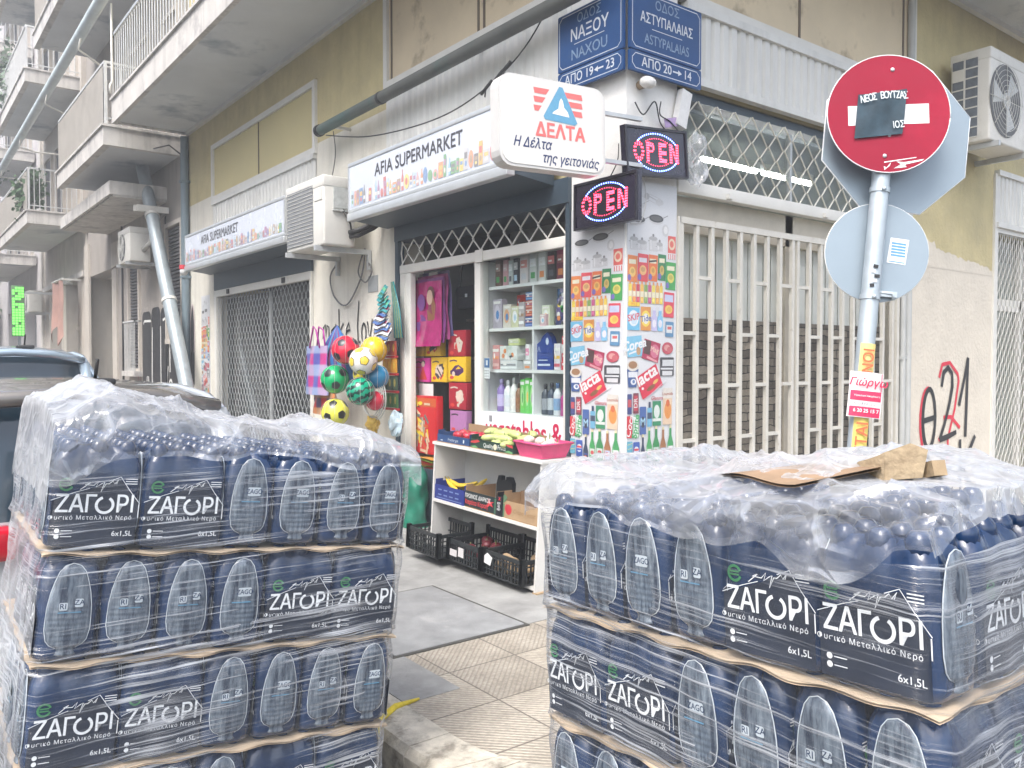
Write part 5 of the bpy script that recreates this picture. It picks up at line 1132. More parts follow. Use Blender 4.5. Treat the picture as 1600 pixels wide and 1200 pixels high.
    rc(220, 436, 270, 538, (.72, .06, .10), -2); rc(224, 446, 266, 475, (.55, .60, .80), -2); el(226, 488, 262, 524, (.85, .58, .12)); el(236, 495, 258, 516, (.75, .45, .08))
    rc(51, 506, 106, 595, (.16, .50, .74)); el(56, 516, 102, 580, (.78, .82, .86)); el(64, 528, 96, 572, (.55, .72, .84)); tx('SKIP', 79, 545, .062, (.65, .06, .10), 10)
    rc(112, 500, 158, 595, (.72, .30, .06)); el(114, 515, 156, 580, (.86, .66, .10)); el(121, 526, 149, 569, (.80, .78, .70)); tx('Tide', 135, 548, .058, (.05, .10, .40), 8)
    for x, c in ((162, (.55, .52, .78)), (190, (.25, .55, .80))): rc(x, 535, x + 26, 596, c, r=.01); rc(x + 6, 512, x + 20, 536, c); rc(x + 8, 500, x + 18, 513, (.75, .75, .85)); el(x + 4, 550, x + 22, 582, (.80, .78, .86))
    rc(228, 556, 268, 618, (.10, .26, .45), -2, .006); rc(233, 570, 262, 602, (.70, .74, .76), -2); rc(238, 576, 258, 588, (.65, .12, .12))
    rc(50, 618, 118, 700, (.20, .52, .72), 5); tx('Corea', 82, 655, .090, (.84, .86, .88), 10, bold=.03, shear=.2); ln([(58, 690), (110, 672)], .012, (.80, .82, .85)); el(92, 660, 112, 694, (.50, .30, .15))
    rc(122, 636, 200, 716, (.42, .02, .08), -12); rc(128, 634, 158, 690, (.08, .03, .03), -10); el(158, 650, 198, 706, (.62, .16, .26), -10); ln([(140, 700), (190, 722)], .016, (.70, .30, .34)); tx('Mag', 176, 672, .05, (.80, .55, .45), -12)
    el(212, 640, 266, 690, (.50, .06, .10)); el(222, 650, 252, 676, (.68, .32, .30)); el(236, 658, 262, 684, (.55, .12, .14))
    rc(203, 702, 270, 778, (.05, .05, .06), 0, .008); rc(214, 712, 268, 738, (.62, .64, .66)); rc(206, 745, 266, 752, (.70, .72, .74)); rc(214, 758, 262, 776, (.66, .66, .68))
    b.poly([(X(50), Y(750)), (X(56), Y(822)), (X(92), Y(822)), (X(102), Y(750))][::1], w_(), None, mi((.04, .10, .30))); el(49, 714, 103, 758, (.72, .68, .62)); el(56, 718, 96, 748, (.35, .18, .08)); rc(56, 760, 98, 782, (.74, .76, .80)); el(66, 788, 92, 812, (.78, .80, .84)); el(74, 792, 86, 806, (.10, .20, .45))
    rc(100, 752, 205, 848, (.66, .02, .06), 26); tx('lacta', 140, 776, .115, (.86, .84, .82), 26, bold=.03); b.ell(X(160), Y(825), .045, .016, w_(), None, mi((.24, .09, .03)), rot=26, n=14); b.ell(X(182), Y(800), .03, .012, w_(), None, mi((.75, .50, .12)), rot=30, n=12); b.ell(X(122), Y(828), .012, .009, w_(), None, mi((.85, .84, .82)), n=10)
    ln([(130, 872), (178, 838), (225, 800)], .006, (.72, .45, .52)); ln([(215, 808), (232, 795)], .012, (.80, .80, .82))
    rc(52, 848, 72, 928, (.04, .06, .22), r=.005); rc(54, 870, 70, 900, (.55, .08, .10)); rc(78, 845, 103, 926, (.20, .03, .06), r=.005); rc(82, 855, 99, 915, (.50, .05, .08)); tx('DR', 90, 885, .05, (.75, .7, .7), 90)
    rc(50, 935, 74, 1022, (.62, .02, .04), r=.005); tx('Coca', 62, 978, .072, (.86, .84, .84), 75, bold=.012, shear=.3)
    rc(78, 935, 103, 1022, (.10, .46, .16), r=.005); rc(80, 938, 101, 1019, (.76, .82, .78)); tx('Sprite', 90, 978, .068, (.04, .38, .12), 80, bold=.03)
    rc(108, 900, 138, 1012, (.05, .12, .36), r=.006); el(112, 940, 134, 985, (.03, .04, .08)); tx('M', 123, 962, .07, (.35, .60, .75), 0, bold=.02)
    rc(143, 905, 165, 982, (.15, .42, .62), r=.006); rc(149, 882, 159, 906, (.03, .05, .12)); rc(144, 925, 164, 950, (.04, .06, .12))
    rc(168, 880, 208, 980, (.03, .26, .12)); el(174, 895, 202, 950, (.68, .74, .70)); rc(168, 950, 208, 962, (.70, .74, .70)); tx('Glenora', 188, 868, .036, (.55, .10, .12), 0, shear=.2)
    rc(218, 828, 262, 978, (.74, .56, .40), -1); rc(218, 828, 262, 870, (.70, .66, .60), -1); el(224, 885, 258, 955, (.72, .28, .06)); el(232, 875, 250, 905, (.62, .14, .04)); tx('Loumidis', 240, 852, .03, (.40, .10, .06))
    rc(45 + 6, 1036, 75, 1104, (.12, .42, .56), r=.004)
    for k in range(3): ln([(53, 1050 + 18 * k), (73, 1044 + 18 * k)], .004, (.70, .62, .20))
    rc(79, 1040, 108, 1114, (.03, .10, .42), r=.006); el(82, 1058, 105, 1094, (.74, .76, .80)); rc(83, 1066, 104, 1075, (.60, .04, .06)); rc(83, 1078, 104, 1087, (.04, .12, .50))
    for (x0, x1, y0, y1, c, lab) in ((112, 134, 1015, 1116, (.02, .04, .10), (.05, .10, .40)), (140, 165, 990, 1116, (.05, .34, .10), (.62, .70, .62)), (170, 200, 985, 1124, (.03, .26, .08), (.56, .66, .60)), (205, 232, 990, 1134, (.34, .14, .05), (.50, .55, .70)), (240, 268, 985, 1144, (.04, .32, .10), (.74, .74, .76))):
        m = (x0 + x1) / 2; w2 = (x1 - x0) / 2; b.poly([(X(m - w2), Y(y1)), (X(m + w2), Y(y1)), (X(m + w2), Y(y0 + 70)), (X(m + w2 * .38), Y(y0 + 38)), (X(m + w2 * .34), Y(y0)), (X(m - w2 * .34), Y(y0)), (X(m - w2 * .38), Y(y0 + 38)), (X(m - w2), Y(y0 + 70))], w_(), None, mi(c))
        rc(x0 + 2, y0 + 82, x1 - 2, y1 - 14, lab); el(m - w2 * .6, y0 + 90, m + w2 * .6, y0 + 108, (.55, .08, .08)); rc(m - w2 * .36, y0 - 4, m + w2 * .36, y0 + 8, (.70, .64, .40)); ln([(x0 + 4, y1 - 4), (x0 + 4, y0 + 74)], .0025, tuple(min(1, q * 2 + .1) for q in c))
        if x0 == 240: tx('A', m, y0 + 118, .055, (.66, .04, .06), bold=.03)
    b.build('print', mats, t); return t
poster(frame((-.004, .54, 0), (0, -1, 0), (0, 0, 1)), .535, .85, 2.66, 'white poster of grocery products on the door side of the corner pillar')
poster(frame((0.005, -.004, 0), (1, 0, 0), (0, 0, 1)), .495, .85, 2.80, 'white poster of grocery products on the gate side of the corner pillar')
poster(frame((-.004, 9.05, 0), (0, -1, 0), (0, 0, 1)), .40, .75, 2.58, 'narrow product poster left of the closed roller grille')
# cables and rags on the corner
def cable(name, pts, r, label, m=None, cat='cable', n=24):
    P = [Vector(p) for p in pts]; out = []
    for i in range(len(P) - 1):
        p0, p1, p2, p3 = P[max(i - 1, 0)], P[i], P[i + 1], P[min(i + 2, len(P) - 1)]
        for k in range(8):
            t_ = k / 8; out.append(.5 * ((2 * p1) + (-p0 + p2) * t_ + (2 * p0 - 5 * p1 + 4 * p2 - p3) * t_ ** 2 + (-p0 + 3 * p1 - 3 * p2 + p3) * t_ ** 3))
    out.append(P[-1]); b = B(); b.tube(out, r, 6); return tag(b.build(name, m or BLACK), label, cat)
cable('overhead_cable', [(-.16, 4.25, 3.97), (-.14, 3.3, 3.76), (-.13, 2.2, 3.66), (-.12, 1.5, 3.72), (-.1, .95, 3.92), (-.1, .5, 4.30), (-.05, .3, 4.6)], .006, 'thin black cable sagging in front of the fluted panel above the fascia')
b = B(); random.seed(2)
for (y, z) in ((1.42, 3.735), (1.28, 3.775), (1.18, 3.815)): b.tube([(-.115, y + .07, z - .03), (-.12, y, z), (-.115, y - .07, z + .04)], .014, 6); b.tube([(-.12, y, z), (-.125, y + .01, z - .07)], .006, 4)
tag(b.build('cable_tape', BLACK), 'black tape ends wrapped on the sagging cable', 'tape')
cable('lamp_cable', [(.05, -.03, 3.30), (.1, -.06, 3.22), (.22, -.05, 3.33), (.26, -.06, 3.2), (.30, -.09, 3.13)], .005, 'black cable tangle above the higher OPEN board')
cable('lamp_cable', [(.28, -.05, 3.34), (.24, -.08, 3.24), (.36, -.06, 3.22), (.44, -.08, 3.15)], .0045, 'thin black wire beside the cable tangle on the white pillar')
cable('lamp_cable', [(-.05, .02, 3.02), (-.08, .0, 2.9), (-.09, .06, 2.80)], .004, 'thin wire running down to the lower OPEN board')
cable('lamp_cable', [(.15, -.02, 2.82), (.16, -.03, 2.66), (.12, -.02, 2.52), (.02, -.02, 2.50)], .004, 'thin white wire hanging below the higher OPEN board', flat((.5, .5, .5)))
cable('wall_cable', [(-.05, 3.6, 2.72), (-.04, 3.7, 2.45), (-.03, 4.05, 2.18), (-.03, 4.35, 2.28), (-.03, 4.45, 2.5), (-.03, 4.3, 2.62)], .009, 'looped grey cable below the weathered air conditioner', flat((.16, .16, .16)))
cable('wall_cable', [(-.05, 3.62, 2.70), (-.05, 3.75, 2.5), (-.04, 3.62, 2.38), (-.04, 3.48, 2.48), (-.04, 3.58, 2.6)], .008, 'smaller cable loop beside the looped grey cable', flat((.14, .14, .14)))
cable('wall_cable', [(-.30, 3.86, 3.36), (-.2, 3.95, 3.7), (-.15, 4.1, 3.98)], .005, 'thin wire from the weathered air conditioner up to the awning tube')
def crumple(name, c, r, m, label, seed, sc=(1, 1, 1)):
    rn = random.Random(seed); b = B(); k = [(rn.gauss(0, 5), rn.gauss(0, 5), rn.gauss(0, 5), rn.uniform(0, 6)) for _ in range(7)]
    def f(u, v):
        a, t_ = math.pi * v, 2 * math.pi * u; d = Vector((math.sin(a) * math.cos(t_), math.sin(a) * math.sin(t_), -math.cos(a)))
        q = 1 + .16 * sum(math.sin(x * d.x + y_ * d.y + z * d.z + p) for x, y_, z, p in k) / 2
        return (c[0] + d.x * r * q * sc[0], c[1] + d.y * r * q * sc[1], c[2] + d.z * r * q * sc[2])
    b.grid(f, 26, 16, smooth=False); return tag(b.build(name, m), label, 'plastic bag')
CLEARBAG = wrapmat('clear bag', .12, .6, (3, 3, 3), 2.5, thr=(.42, .6))
crumple('plastic_bag', (.60, -.10, 3.0), .15, CLEARBAG, 'clear crumpled plastic bag hanging beside the higher OPEN board', 4, (.55, .4, 1.25))
t = thing('junction_box', 'open white junction box with a purple label on the pillar', 'box', (.46, -.05, 3.3))
b = B(FR(.50, 3.33, .02)); b.rect(-.05, .05, -.13, .13, 0, .05, rot=-14); b.build('casing', WHITE, t)
b = B(FR(.40, 3.22, .055)); b.rect(-.09, .07, -.03, .03, 0, .002, rot=14); b.build('sticker', flat((.42, .30, .52)), t)
t = thing('spot_lamp', 'broken dirty white spot lamp under the corner plates', 'lamp', (.12, -.06, 3.42))
b = B(); b.ball((.12, -.08, 3.43), .055, sc=(1.2, .8, .7), jit=.05); b.build('lamp_head', PILW, t)
b = B(); b.cyl((.12, 0, 3.43), (.12, -.05, 3.43), .03, 10); b.build('socket', mat('old brass', (.30, .22, .14), .5), t)
t = thing('roll_camera', 'small red and white dome camera at the end of the far fascia', 'camera', (-.35, 8.7, 2.85))
b = B(); b.ball((-.38, 8.62, 2.90), .06); b.build('dome', WHITE, t)
b = B(); b.cyl((-.38, 8.62, 2.93), (-.38, 8.62, 2.99), .065, 12); b.build('mount', flat((.55, .04, .06)), t)
# ================================================================ goods in the display window
def carton(y, z, wd, h, dp, x, c, label, group, c2=None, art=0, seed=0):
    t = thing('carton', label, 'box', (x + dp / 2, y, z), group=group)
    b = B(); b.box(x, x + dp, y - wd / 2, y + wd / 2, z, z + h, 0, .002); b.build('box', flat(c, .4), t)
    b = B(FL(y, z, -x + .0015)); rn = random.Random(seed or int(y * 997 + z * 131)); ms = [flat(c2 or tuple(min(.85, q * 1.8 + .15) for q in c), .4), flat(PAL[rn.randrange(len(PAL))], .4), flat((.78, .76, .72), .4)]
    if art == 0: b.rect(-wd * .42, wd * .42, h * .56, h * .84, 0, None, 0); b.rect(-wd * .3, wd * .3, h * .14, h * .36, .0002, None, 1); b.rect(-wd * .32, wd * .1, h * .64, h * .70, .0003, None, 2)
    elif art == 1: b.ell(0, h * .5, wd * .34, h * .30, 0, None, 0, n=14); b.ell(wd * .05, h * .46, wd * .18, h * .16, .0002, None, 1, n=12); b.rect(-wd * .4, wd * .4, h * .84, h * .93, .0002, None, 2)
    elif art == 2:
        for k in range(3): b.rect(-wd * .46, wd * .46, h * (.12 + .3 * k), h * (.24 + .3 * k), 0, None, k)
        b.ell(-wd * .2, h * .55, wd * .12, h * .12, .0004, None, 2, n=10)
    elif art == 3:
        for k in range(9): b.ell(rn.uniform(-.38, .38) * wd, rn.uniform(.1, .9) * h, wd * .09, wd * .09, 0, None, k % 3, n=8)
    b.build('print', ms, t); return t
def bottle(y, z, r, h, x, c, label, group, cap=(.7, .7, .7), lab=None, pump=False):
    t = thing('bottle', label, 'bottle', (x, y, z), group=group)
    b = B(); b.lathe([(r * .9, 0), (r, .006), (r, h * .62), (r * .92, h * .70), (r * .45, h * .80), (r * .38, h * .84)], (x, y, z), 14); b.build('body', flat(c, .25), t)
    b = B(); b.lathe([(r * .44, h * .835), (r * .44, h * .97), (r * .36, h), (.0, h)], (x, y, z), 12)
    if pump: b.tube([(x, y, z + h), (x, y, z + h * 1.06), (x - .03, y, z + h * 1.07)], .006, 6)
    b.build('cap', flat(cap, .3), t)
    if lab:
        b = B(); b.lathe([(r * 1.01, h * .16), (r * 1.015, h * .165), (r * 1.015, h * .52), (r * 1.01, h * .525)], (x, y, z), 14); b.build('label', flat(lab, .4), t)
    return t
gw = 'goods on the display window shelves'
# upper shelf: tall drinks cartons, half hidden by the beam
Z = 2.202
for k, (y, wd, h, c, c2, d) in enumerate((
    (1.60, .07, .22, (.14, .07, .05), None, 'brown drinks carton nearest the door'), (1.50, .06, .21, (.60, .32, .34), (.7, .5, .5), 'pink drinks carton beside the brown one'), (1.43, .05, .20, (.55, .60, .58), None, 'pale grey drinks carton, narrow'),
    (1.36, .06, .21, (.03, .03, .04), (.5, .5, .5), 'black gift carton with a grey print'), (1.255, .10, .22, (.64, .58, .56), (.62, .25, .22), 'wide cream carton with a reddish print'), (1.14, .085, .22, (.56, .58, .55), None, 'pale carton left of the bottle gift box'),
    (1.03, .085, .22, (.62, .63, .60), None, 'plain pale carton right of the bottle gift box'), (.92, .09, .22, (.04, .03, .03), (.55, .15, .15), 'black gift box with a red label'), (.81, .09, .22, (.16, .02, .05), (.3, .1, .1), 'dark maroon wine carton'), (.69, .10, .22, (.10, .04, .05), (.66, .42, .44), 'dark carton with a pink panel nearest the pillar'))):
    carton(y, Z, wd, h, .08, .13, c, d + ', top shelf of the display window', gw, c2, 0, k + 3)
Z = 1.857
for k, (y, wd, h, dp, x, c, c2, art, d) in enumerate((
    (1.61, .12, .24, .06, .13, (.42, .38, .44), (.6, .55, .62), 1, 'lilac-grey doll carton by the window edge'), (1.48, .10, .19, .06, .13, (.64, .60, .52), (.65, .35, .18), 1, 'cream carton with an orange figure'), (1.385, .09, .17, .06, .14, (.62, .62, .40), None, 1, 'pale yellow carton between two doll boxes'),
    (1.30, .07, .20, .06, .14, (.46, .42, .42), None, 2, 'grey-pink carton left of the blue pack'), (1.43, .11, .27, .04, .24, (.52, .05, .03), (.05, .04, .04), 3, 'red spotted gift pack at the back, left one'), (1.29, .11, .28, .04, .24, (.55, .07, .04), (.04, .04, .04), 3, 'red spotted gift pack at the back, right one'),
    (1.19, .12, .08, .09, .14, (.05, .10, .28), None, 2, 'flat blue carton at the bottom of a pile'), (1.02, .09, .16, .05, .16, (.62, .66, .50), (.75, .78, .74), 1, 'pale green carton with a round clock face'), (1.02, .07, .09, .04, .13, (.60, .40, .42), (.8, .76, .72), 1, 'small pink carton in front of the green one'))):
    carton(y, Z, wd, h, dp, x, c, d + ', second shelf of the display window', gw, c2, art, k + 21)
for k in range(3): carton(1.19, Z + .082 + .064 * k, .115, .062, .085, .142, [(.50, .10, .07), (.55, .16, .10), (.08, .20, .42)][k], ['lower red', 'upper red', 'bright blue'][k] + ' carton on the pile over the flat blue carton', gw, None, 2, 40 + k)
for k in range(4): carton(.78, Z + .070 * k, .22, .068, .12, .15 + .006 * k, [(.03, .04, .12), (.14, .10, .24), (.04, .07, .20), (.05, .12, .24)][k], ['lowest', 'second', 'third', 'topmost'][k] + ' of the dark floral packs piled near the pillar', gw, (.42, .36, .50), 3, 50 + k)
Z = 1.517
for k, (y, wd, h, dp, x, c, c2, art, d) in enumerate((
    (1.63, .09, .20, .05, .13, (.58, .26, .25), (.70, .45, .42), 2, 'salmon red pack by the window edge'), (1.46, .22, .075, .10, .13, (.60, .62, .62), (.72, .74, .72), 2, 'long white tissue carton at the bottom'), (1.46, .23, .115, .10, .13, (.66, .68, .64), (.50, .58, .50), 3, 'white patterned tissue carton, upper of the pair'),
    (1.21, .10, .08, .08, .13, (.42, .42, .40), None, 0, 'small grey square carton'), (1.235, .05, .20, .05, .15, (.70, .70, .68), (.70, .25, .38), 0, 'white upright carton with a pink corner'), (1.155, .04, .30, .04, .16, (.66, .70, .68), (.30, .60, .12), 0, 'tall narrow white carton with a green top'),
    (.86, .07, .20, .06, .14, (.66, .62, .64), (.58, .12, .16), 2, 'column of white packets striped red'))):
    y0_ = Z + (.077 if 'upper' in d else 0); carton(y, y0_, wd, h, dp, x, c, d + ', third shelf of the display window', gw, c2, art, k + 61)
carton(1.40, Z + .194, .14, .055, .07, .14, (.55, .62, .28), 'yellow-green carton lying on the tissue cartons', gw, (.7, .7, .3), 2, 71)
for k in range(4): carton(.73, Z + .064 * k, .15, .062, .10, .135 + .004 * (k % 2), (.62, .05, .07) if k != 2 else (.66, .66, .66), ['lowest', 'second', 'third', 'topmost'][k] + ' toothpaste carton in the red pile near the pillar', gw, (.76, .74, .74), 0, 80 + k)
t = thing('glove_pack', 'royal blue pack of gloves with a pointed top in the display window', 'pack', (.16, 1.0, Z), group=gw)
b = B(FL(1.0, Z, -.14)); b.poly([(-.11, 0), (.09, 0), (.09, .18), (.06, .26), (.02, .29), (-.03, .26), (-.06, .22), (-.10, .20), (-.12, .12)], -.05, 0); b.build('pack', flat((.02, .05, .24), .3), t)
b = B(FL(1.0, Z, -.138)); b.ell(.025, .22, .018, .028, 0, n=12); b.rect(-.09, .06, .03, .045, 0); b.rect(-.08, .03, .07, .078, 0); b.stroke([(-.09, .14), (-.075, .18), (-.06, .14)], .006, 0); b.build('print', flat((.55, .62, .72)), t)
Z = 1.167
for k, (y, r, h, c, cap, lab, d) in enumerate((
    (1.60, .040, .27, (.24, .16, .42), (.5, .4, .7), (.45, .40, .62), 'purple softener bottle with lilac label'), (1.51, .038, .26, (.70, .70, .70), (.6, .6, .62), (.55, .58, .62), 'white lotion bottle beside the purple one'), (1.43, .034, .28, (.72, .71, .68), (.66, .66, .64), None, 'plain white slim bottle in the middle'),
    (1.365, .030, .24, (.24, .12, .06), (.12, .08, .06), None, 'brown shampoo bottle'), (1.03, .034, .24, (.06, .07, .09), (.03, .03, .04), (.25, .26, .28), 'black shower gel bottle, left one'), (.955, .034, .25, (.05, .065, .10), (.03, .03, .04), (.45, .48, .50), 'black shower gel bottle, right one'), (.885, .034, .25, (.68, .70, .72), (.1, .2, .4), (.20, .34, .52), 'white shampoo bottle with a blue label'),
    (.81, .030, .20, (.42, .05, .22), (.5, .1, .3), None, 'magenta slim bottle'))):
    bottle(y, Z, r, h, .17, c, d + ' on the lowest window shelf', gw, cap, lab)
for k in range(3): carton(1.285 - .062 * k, Z, .058, .27 + .012 * (k % 2), .05, .14, (.12, .50, .08), ['left', 'middle', 'right'][k] + ' bright green pack on the lowest window shelf', gw, (.40, .66, .30), 1, 90 + k)
carton(.69, Z, .10, .14, .06, .14, (.03, .14, .34), 'blue carton with a lamp picture on the lowest window shelf', gw, (.55, .62, .70), 1, 97)
carton(.74, Z, .05, .30, .05, .22, (.62, .63, .64), 'tall white and red tube carton behind the blue lamp carton', gw, (.55, .08, .10), 0, 98)
t = thing('opening_notice', 'blue and white notice stuck inside the shopfront glass', 'notice', (.05, 1.64, 1.44))
b = B(FL(1.64, 1.44, -.045)); b.rect(-.04, .04, 0, .17, -.002, 0, 0); b.rect(-.038, .038, .09, .168, .0005, None, 1); b.rect(-.012, .012, .11, .15, .001, None, 0)
for r_ in range(3):
    for c_ in range(3): b.rect(-.03 + .022 * c_, -.018 + .022 * c_, .015 + .022 * r_, .024 + .022 * r_, .0006, None, 2)
b.build('sheet', [flat((.74, .74, .74)), flat((.03, .12, .30)), flat((.1, .1, .12))], t)
# ================================================================ toys hung in the doorway
gt = 'toy boxes hung in the doorway'
def toybox(y, z, wd, h, c, label, x=.16, dp=.06, art='car', c2=(.05, .04, .05)):
    t = thing('toy_box', label, 'toy box', (x, y, z), group=gt)
    b = B(); b.box(x, x + dp, y - wd / 2, y + wd / 2, z, z + h, 0, .003); b.build('box', flat(c, .3), t)
    b = B(FL(y, z, -x + .0015)); ms = [flat(c2, .35), flat((.55, .06, .05), .35), flat(tuple(min(.8, q * 1.06 + .004) for q in c), .35), flat((.62, .50, .42), .35)]
    b.rect(-wd * .47, wd * .47, h * .05, h * .95, 0, None, 2)
    b.rect(-wd * .45, wd * .45, h * .07, h * .93, .0003, None, 0) if art == 'x' else None
    if art == 'car':
        b.poly([(-wd * .36, h * .28), (wd * .1, h * .22), (wd * .40, h * .38), (wd * .38, h * .52), (wd * .1, h * .66), (-wd * .1, h * .62), (-wd * .28, h * .46), (-wd * .38, h * .42)], .0006, None, 0)
        b.ell(-wd * .18, h * .30, wd * .09, h * .10, .0009, None, 3, n=12); b.poly([(-wd * .05, h * .48), (wd * .1, h * .6), (wd * .25, h * .5)], .0009, None, 2)
    elif art == 'robot':
        rn = random.Random(int(y * 100 + z * 10))
        for k in range(10): a = rn.uniform(0, 180); b.rect(wd * rn.uniform(-.25, .2), wd * rn.uniform(.22, .34), h * rn.uniform(.2, .4), h * rn.uniform(.42, .75), .0006 + .0001 * k, None, rn.choice([0, 0, 3, 1]), rot=a)
    elif art == 'doll':
        b.ell(wd * .12, h * .74, wd * .10, h * .12, .0006, None, 3, n=12); b.poly([(wd * .12, h * .66), (wd * .36, h * .1), (-wd * .12, h * .1)], .0007, None, 1); b.ell(wd * .14, h * .80, wd * .12, h * .10, .0005, None, 0, n=12); b.stroke([(-wd * .3, h * .6), (-wd * .1, h * .62), (wd * .0, h * .58)], .008, .0008, 1)
    b.ell(-wd * .28, h * .16, wd * .12, h * .07, .001, None, 1, n=12); b.stroke([(-wd * .4, h * .80), (-wd * .15, h * .84), (wd * .02, h * .80)], .012, .001, 0)
    b.build('print', ms, t); return t
YL, RDX, PKX = (.70, .44, .02), (.32, .015, .03), (.55, .05, .28)
toybox(2.93, 1.63, .17, .26, YL, 'plain yellow toy box, leftmost of the upper row', art='n'); toybox(2.66, 1.63, .26, .22, YL, 'yellow toy box with a red badge beneath the magenta doll bags', art='robot'); toybox(2.26, 1.62, .28, .24, RDX, 'dark red toy box with a white figure, upper row', art='robot', c2=(.55, .5, .42))
toybox(2.87, 1.385, .30, .23, PKX, 'magenta doll toy box in the middle row', art='doll'); toybox(2.56, 1.39, .26, .23, YL, 'yellow toy box with a grey robot, middle row', art='robot'); toybox(2.26, 1.40, .28, .23, YL, 'yellow toy box with a purple car, middle row', art='car', c2=(.08, .03, .10))
toybox(2.25, 1.15, .28, .24, RDX, 'dark red toy box above the lilac box', art='robot', c2=(.55, .5, .42)); toybox(2.24, .94, .26, .20, (.36, .16, .34), 'lilac toy box low in the doorway', art='n')
big = toybox(2.78, .72, .62, .54, (.48, .015, .02), 'big red toy box with a yellow and grey robot', x=.08, dp=.07, art='n')
b = B(FL(2.78, .72, -.078)); rn = random.Random(8); ms = [flat((.66, .50, .03)), flat((.12, .15, .14)), flat((.50, .10, .03)), flat((.30, .28, .22)), flat((.60, .45, .30))]
for k in range(46):
    a = rn.gauss(0, .75); s_ = rn.gauss(0, .055); u, v = .02 + a * .11 + s_ * .6, .22 - a * .13 + s_
    b.rect(u - .05, u + .05, v - .012, v + .014, .0002 + .00005 * k, None, rn.randrange(5), rot=-50 + rn.gauss(0, 35))
b.rect(-.30, .30, .44, .52, .0001, None, 2); b.ell(.03, .47, .04, .018, .0035, None, 0, n=12); b.rect(.10, .2, .455, .475, .0035, None, 4); b.build('robot_print', ms, big)
b = B(FL(3.13, .70, -.072)); b.rect(-.04, .035, 0, .56, 0, .002, 0, rot=4)
for k in range(6): b.ell(0, .07 + .085 * k, .014, .022, .0025, None, 1, n=8)
b.build('box_spine', [flat((.70, .58, .02)), flat((.05, .05, .03))], big)
t = thing('doll_bag', 'stack of glossy magenta doll bags hanging in the doorway', 'toy bag', (.10, 2.66, 1.74))
MG = mat('magenta gloss', (.36, .02, .14), .2, .3, 9, coat=.5, bump=.4, bscale=14); 
for k in range(4):
    b = B(); b.grid(lambda u, v: (.10 + .018 * k + .012 * math.sin(u * 9 + k) * math.sin(v * 8 + k * 2) - .05 * (1 - v) ** 2 * (3 - k) / 3, 2.92 - .02 * k - .50 * u - .06 * (1 - v), 1.72 + .03 * k + .60 * v), 14, 16); b.build('bag', MG if k == 0 else mat('plum gloss %d' % k, [(.2, .05, .2), (.28, .05, .16), (.10, .08, .18)][k - 1], .2, .3, 9, coat=.4), t)
b = B(FL(2.62, 1.80, -.082)); ms = [flat((.10, .03, .03)), flat((.50, .34, .27)), flat((.22, .04, .08)), flat((.16, .05, .22)), flat((.24, .10, .05))]
b.poly([(.02, .34), (.14, .02), (.17, -.02), (-.08, -.02), (-.04, .10)], .0, None, 2); b.ell(.03, .37, .05, .07, .0004, None, 1, n=14); b.ell(.045, .40, .06, .075, .0002, None, 0, n=14); b.poly([(.06, .42), (.13, .3), (.12, .12), (.06, .25)], .0003, None, 4); b.ell(-.12, .33, .07, .08, .0002, None, 3, n=14); b.ell(-.12, .10, .10, .12, .0002, None, 3, n=14); b.poly([(-.02, .26), (.05, .02), (.13, -.01), (.10, .2)], .0006, None, 4); b.build('print', ms, t)
t = thing('hanging_card', 'white hanging header card above the magenta doll bags', 'card', (.15, 2.72, 2.28)); b = B(FL(2.72, 2.28, -.15)); b.rect(-.16, .16, 0, .13, 0, .002); b.stroke([(-.12, .06), (-.08, .10), (-.06, .05)], .006, .003); b.stroke([(.02, .09), (.06, .05)], .006, .003); b.build('card', WHITE, t)
t = thing('hanging_card', 'blank white card hanging below the magenta doll toy box', 'card', (.17, 2.80, 1.2)); b = B(FL(2.80, 1.18, -.17)); b.rect(-.13, .13, 0, .19, 0, .002); b.build('card', WHITE, t)
t = thing('handbag', 'black handbag hanging at the top of the doorway', 'bag', (.3, 2.25, 2.06))
b = B(FL(2.25, 2.06, -.28)); b.rect(-.16, .16, 0, .20, -.06, .02, r=.05); b.rect(-.155, .155, .10, .20, .021, .03, r=.04); b.build('body', mat('black leather', (.012, .013, .018), .4, .2, 10), t)
b = B(FL(2.25, 2.06, -.28)); b.tube([(-.13, .2, 0), (-.12, .34, 0), (-.09, .42, 0)], .010, 6); b.tube([(.13, .2, 0), (.12, .34, 0), (.09, .42, 0)], .010, 6); b.build('strap', BLACK, t)
b = B(FL(2.25, 2.06, -.25)); b.rect(.0, .03, .10, .13, .002, .008); b.build('buckle', ALU, t)
t = thing('shop_stock', 'pale blue packs on a shelf deep inside the doorway', 'pack', (.6, 2.1, 1.7))
b = B(); b.box(.7, 1.05, 1.85, 2.9, 1.98, 2.0); b.box(.7, 1.05, 1.85, 2.9, 1.60, 1.62); b.build('shelf', WHITE, t)
b = B(); random.seed(3)
for k in range(7): b.box(.75, .95, 1.9 + k * .13, 2.0 + k * .13, 1.62, 1.78 + random.uniform(0, .12), k % 3)
b.build('pack', [flat((.40, .50, .56)), flat((.60, .58, .30)), flat((.30, .42, .50))], t)
t = thing('door_mat_pile', 'flattened orange and red packets piled in the doorway', 'packet', (.15, 2.6, .6))
b = B(); random.seed(4)
for k in range(7): b.grid(lambda u, v: (.02 + .35 * v, 2.46 + .62 * u, .60 + .017 * k + .008 * math.sin(u * 8 + k) - .02 * (1 - v)), 10, 3, k % 3)
b.build('packet', [flat((.48, .25, .05)), flat((.50, .04, .03)), flat((.22, .32, .05))], t)
b = B(); b.box(0, .5, 2.42, 2.80, .09, .60); b.build('stand', DARKB, t)
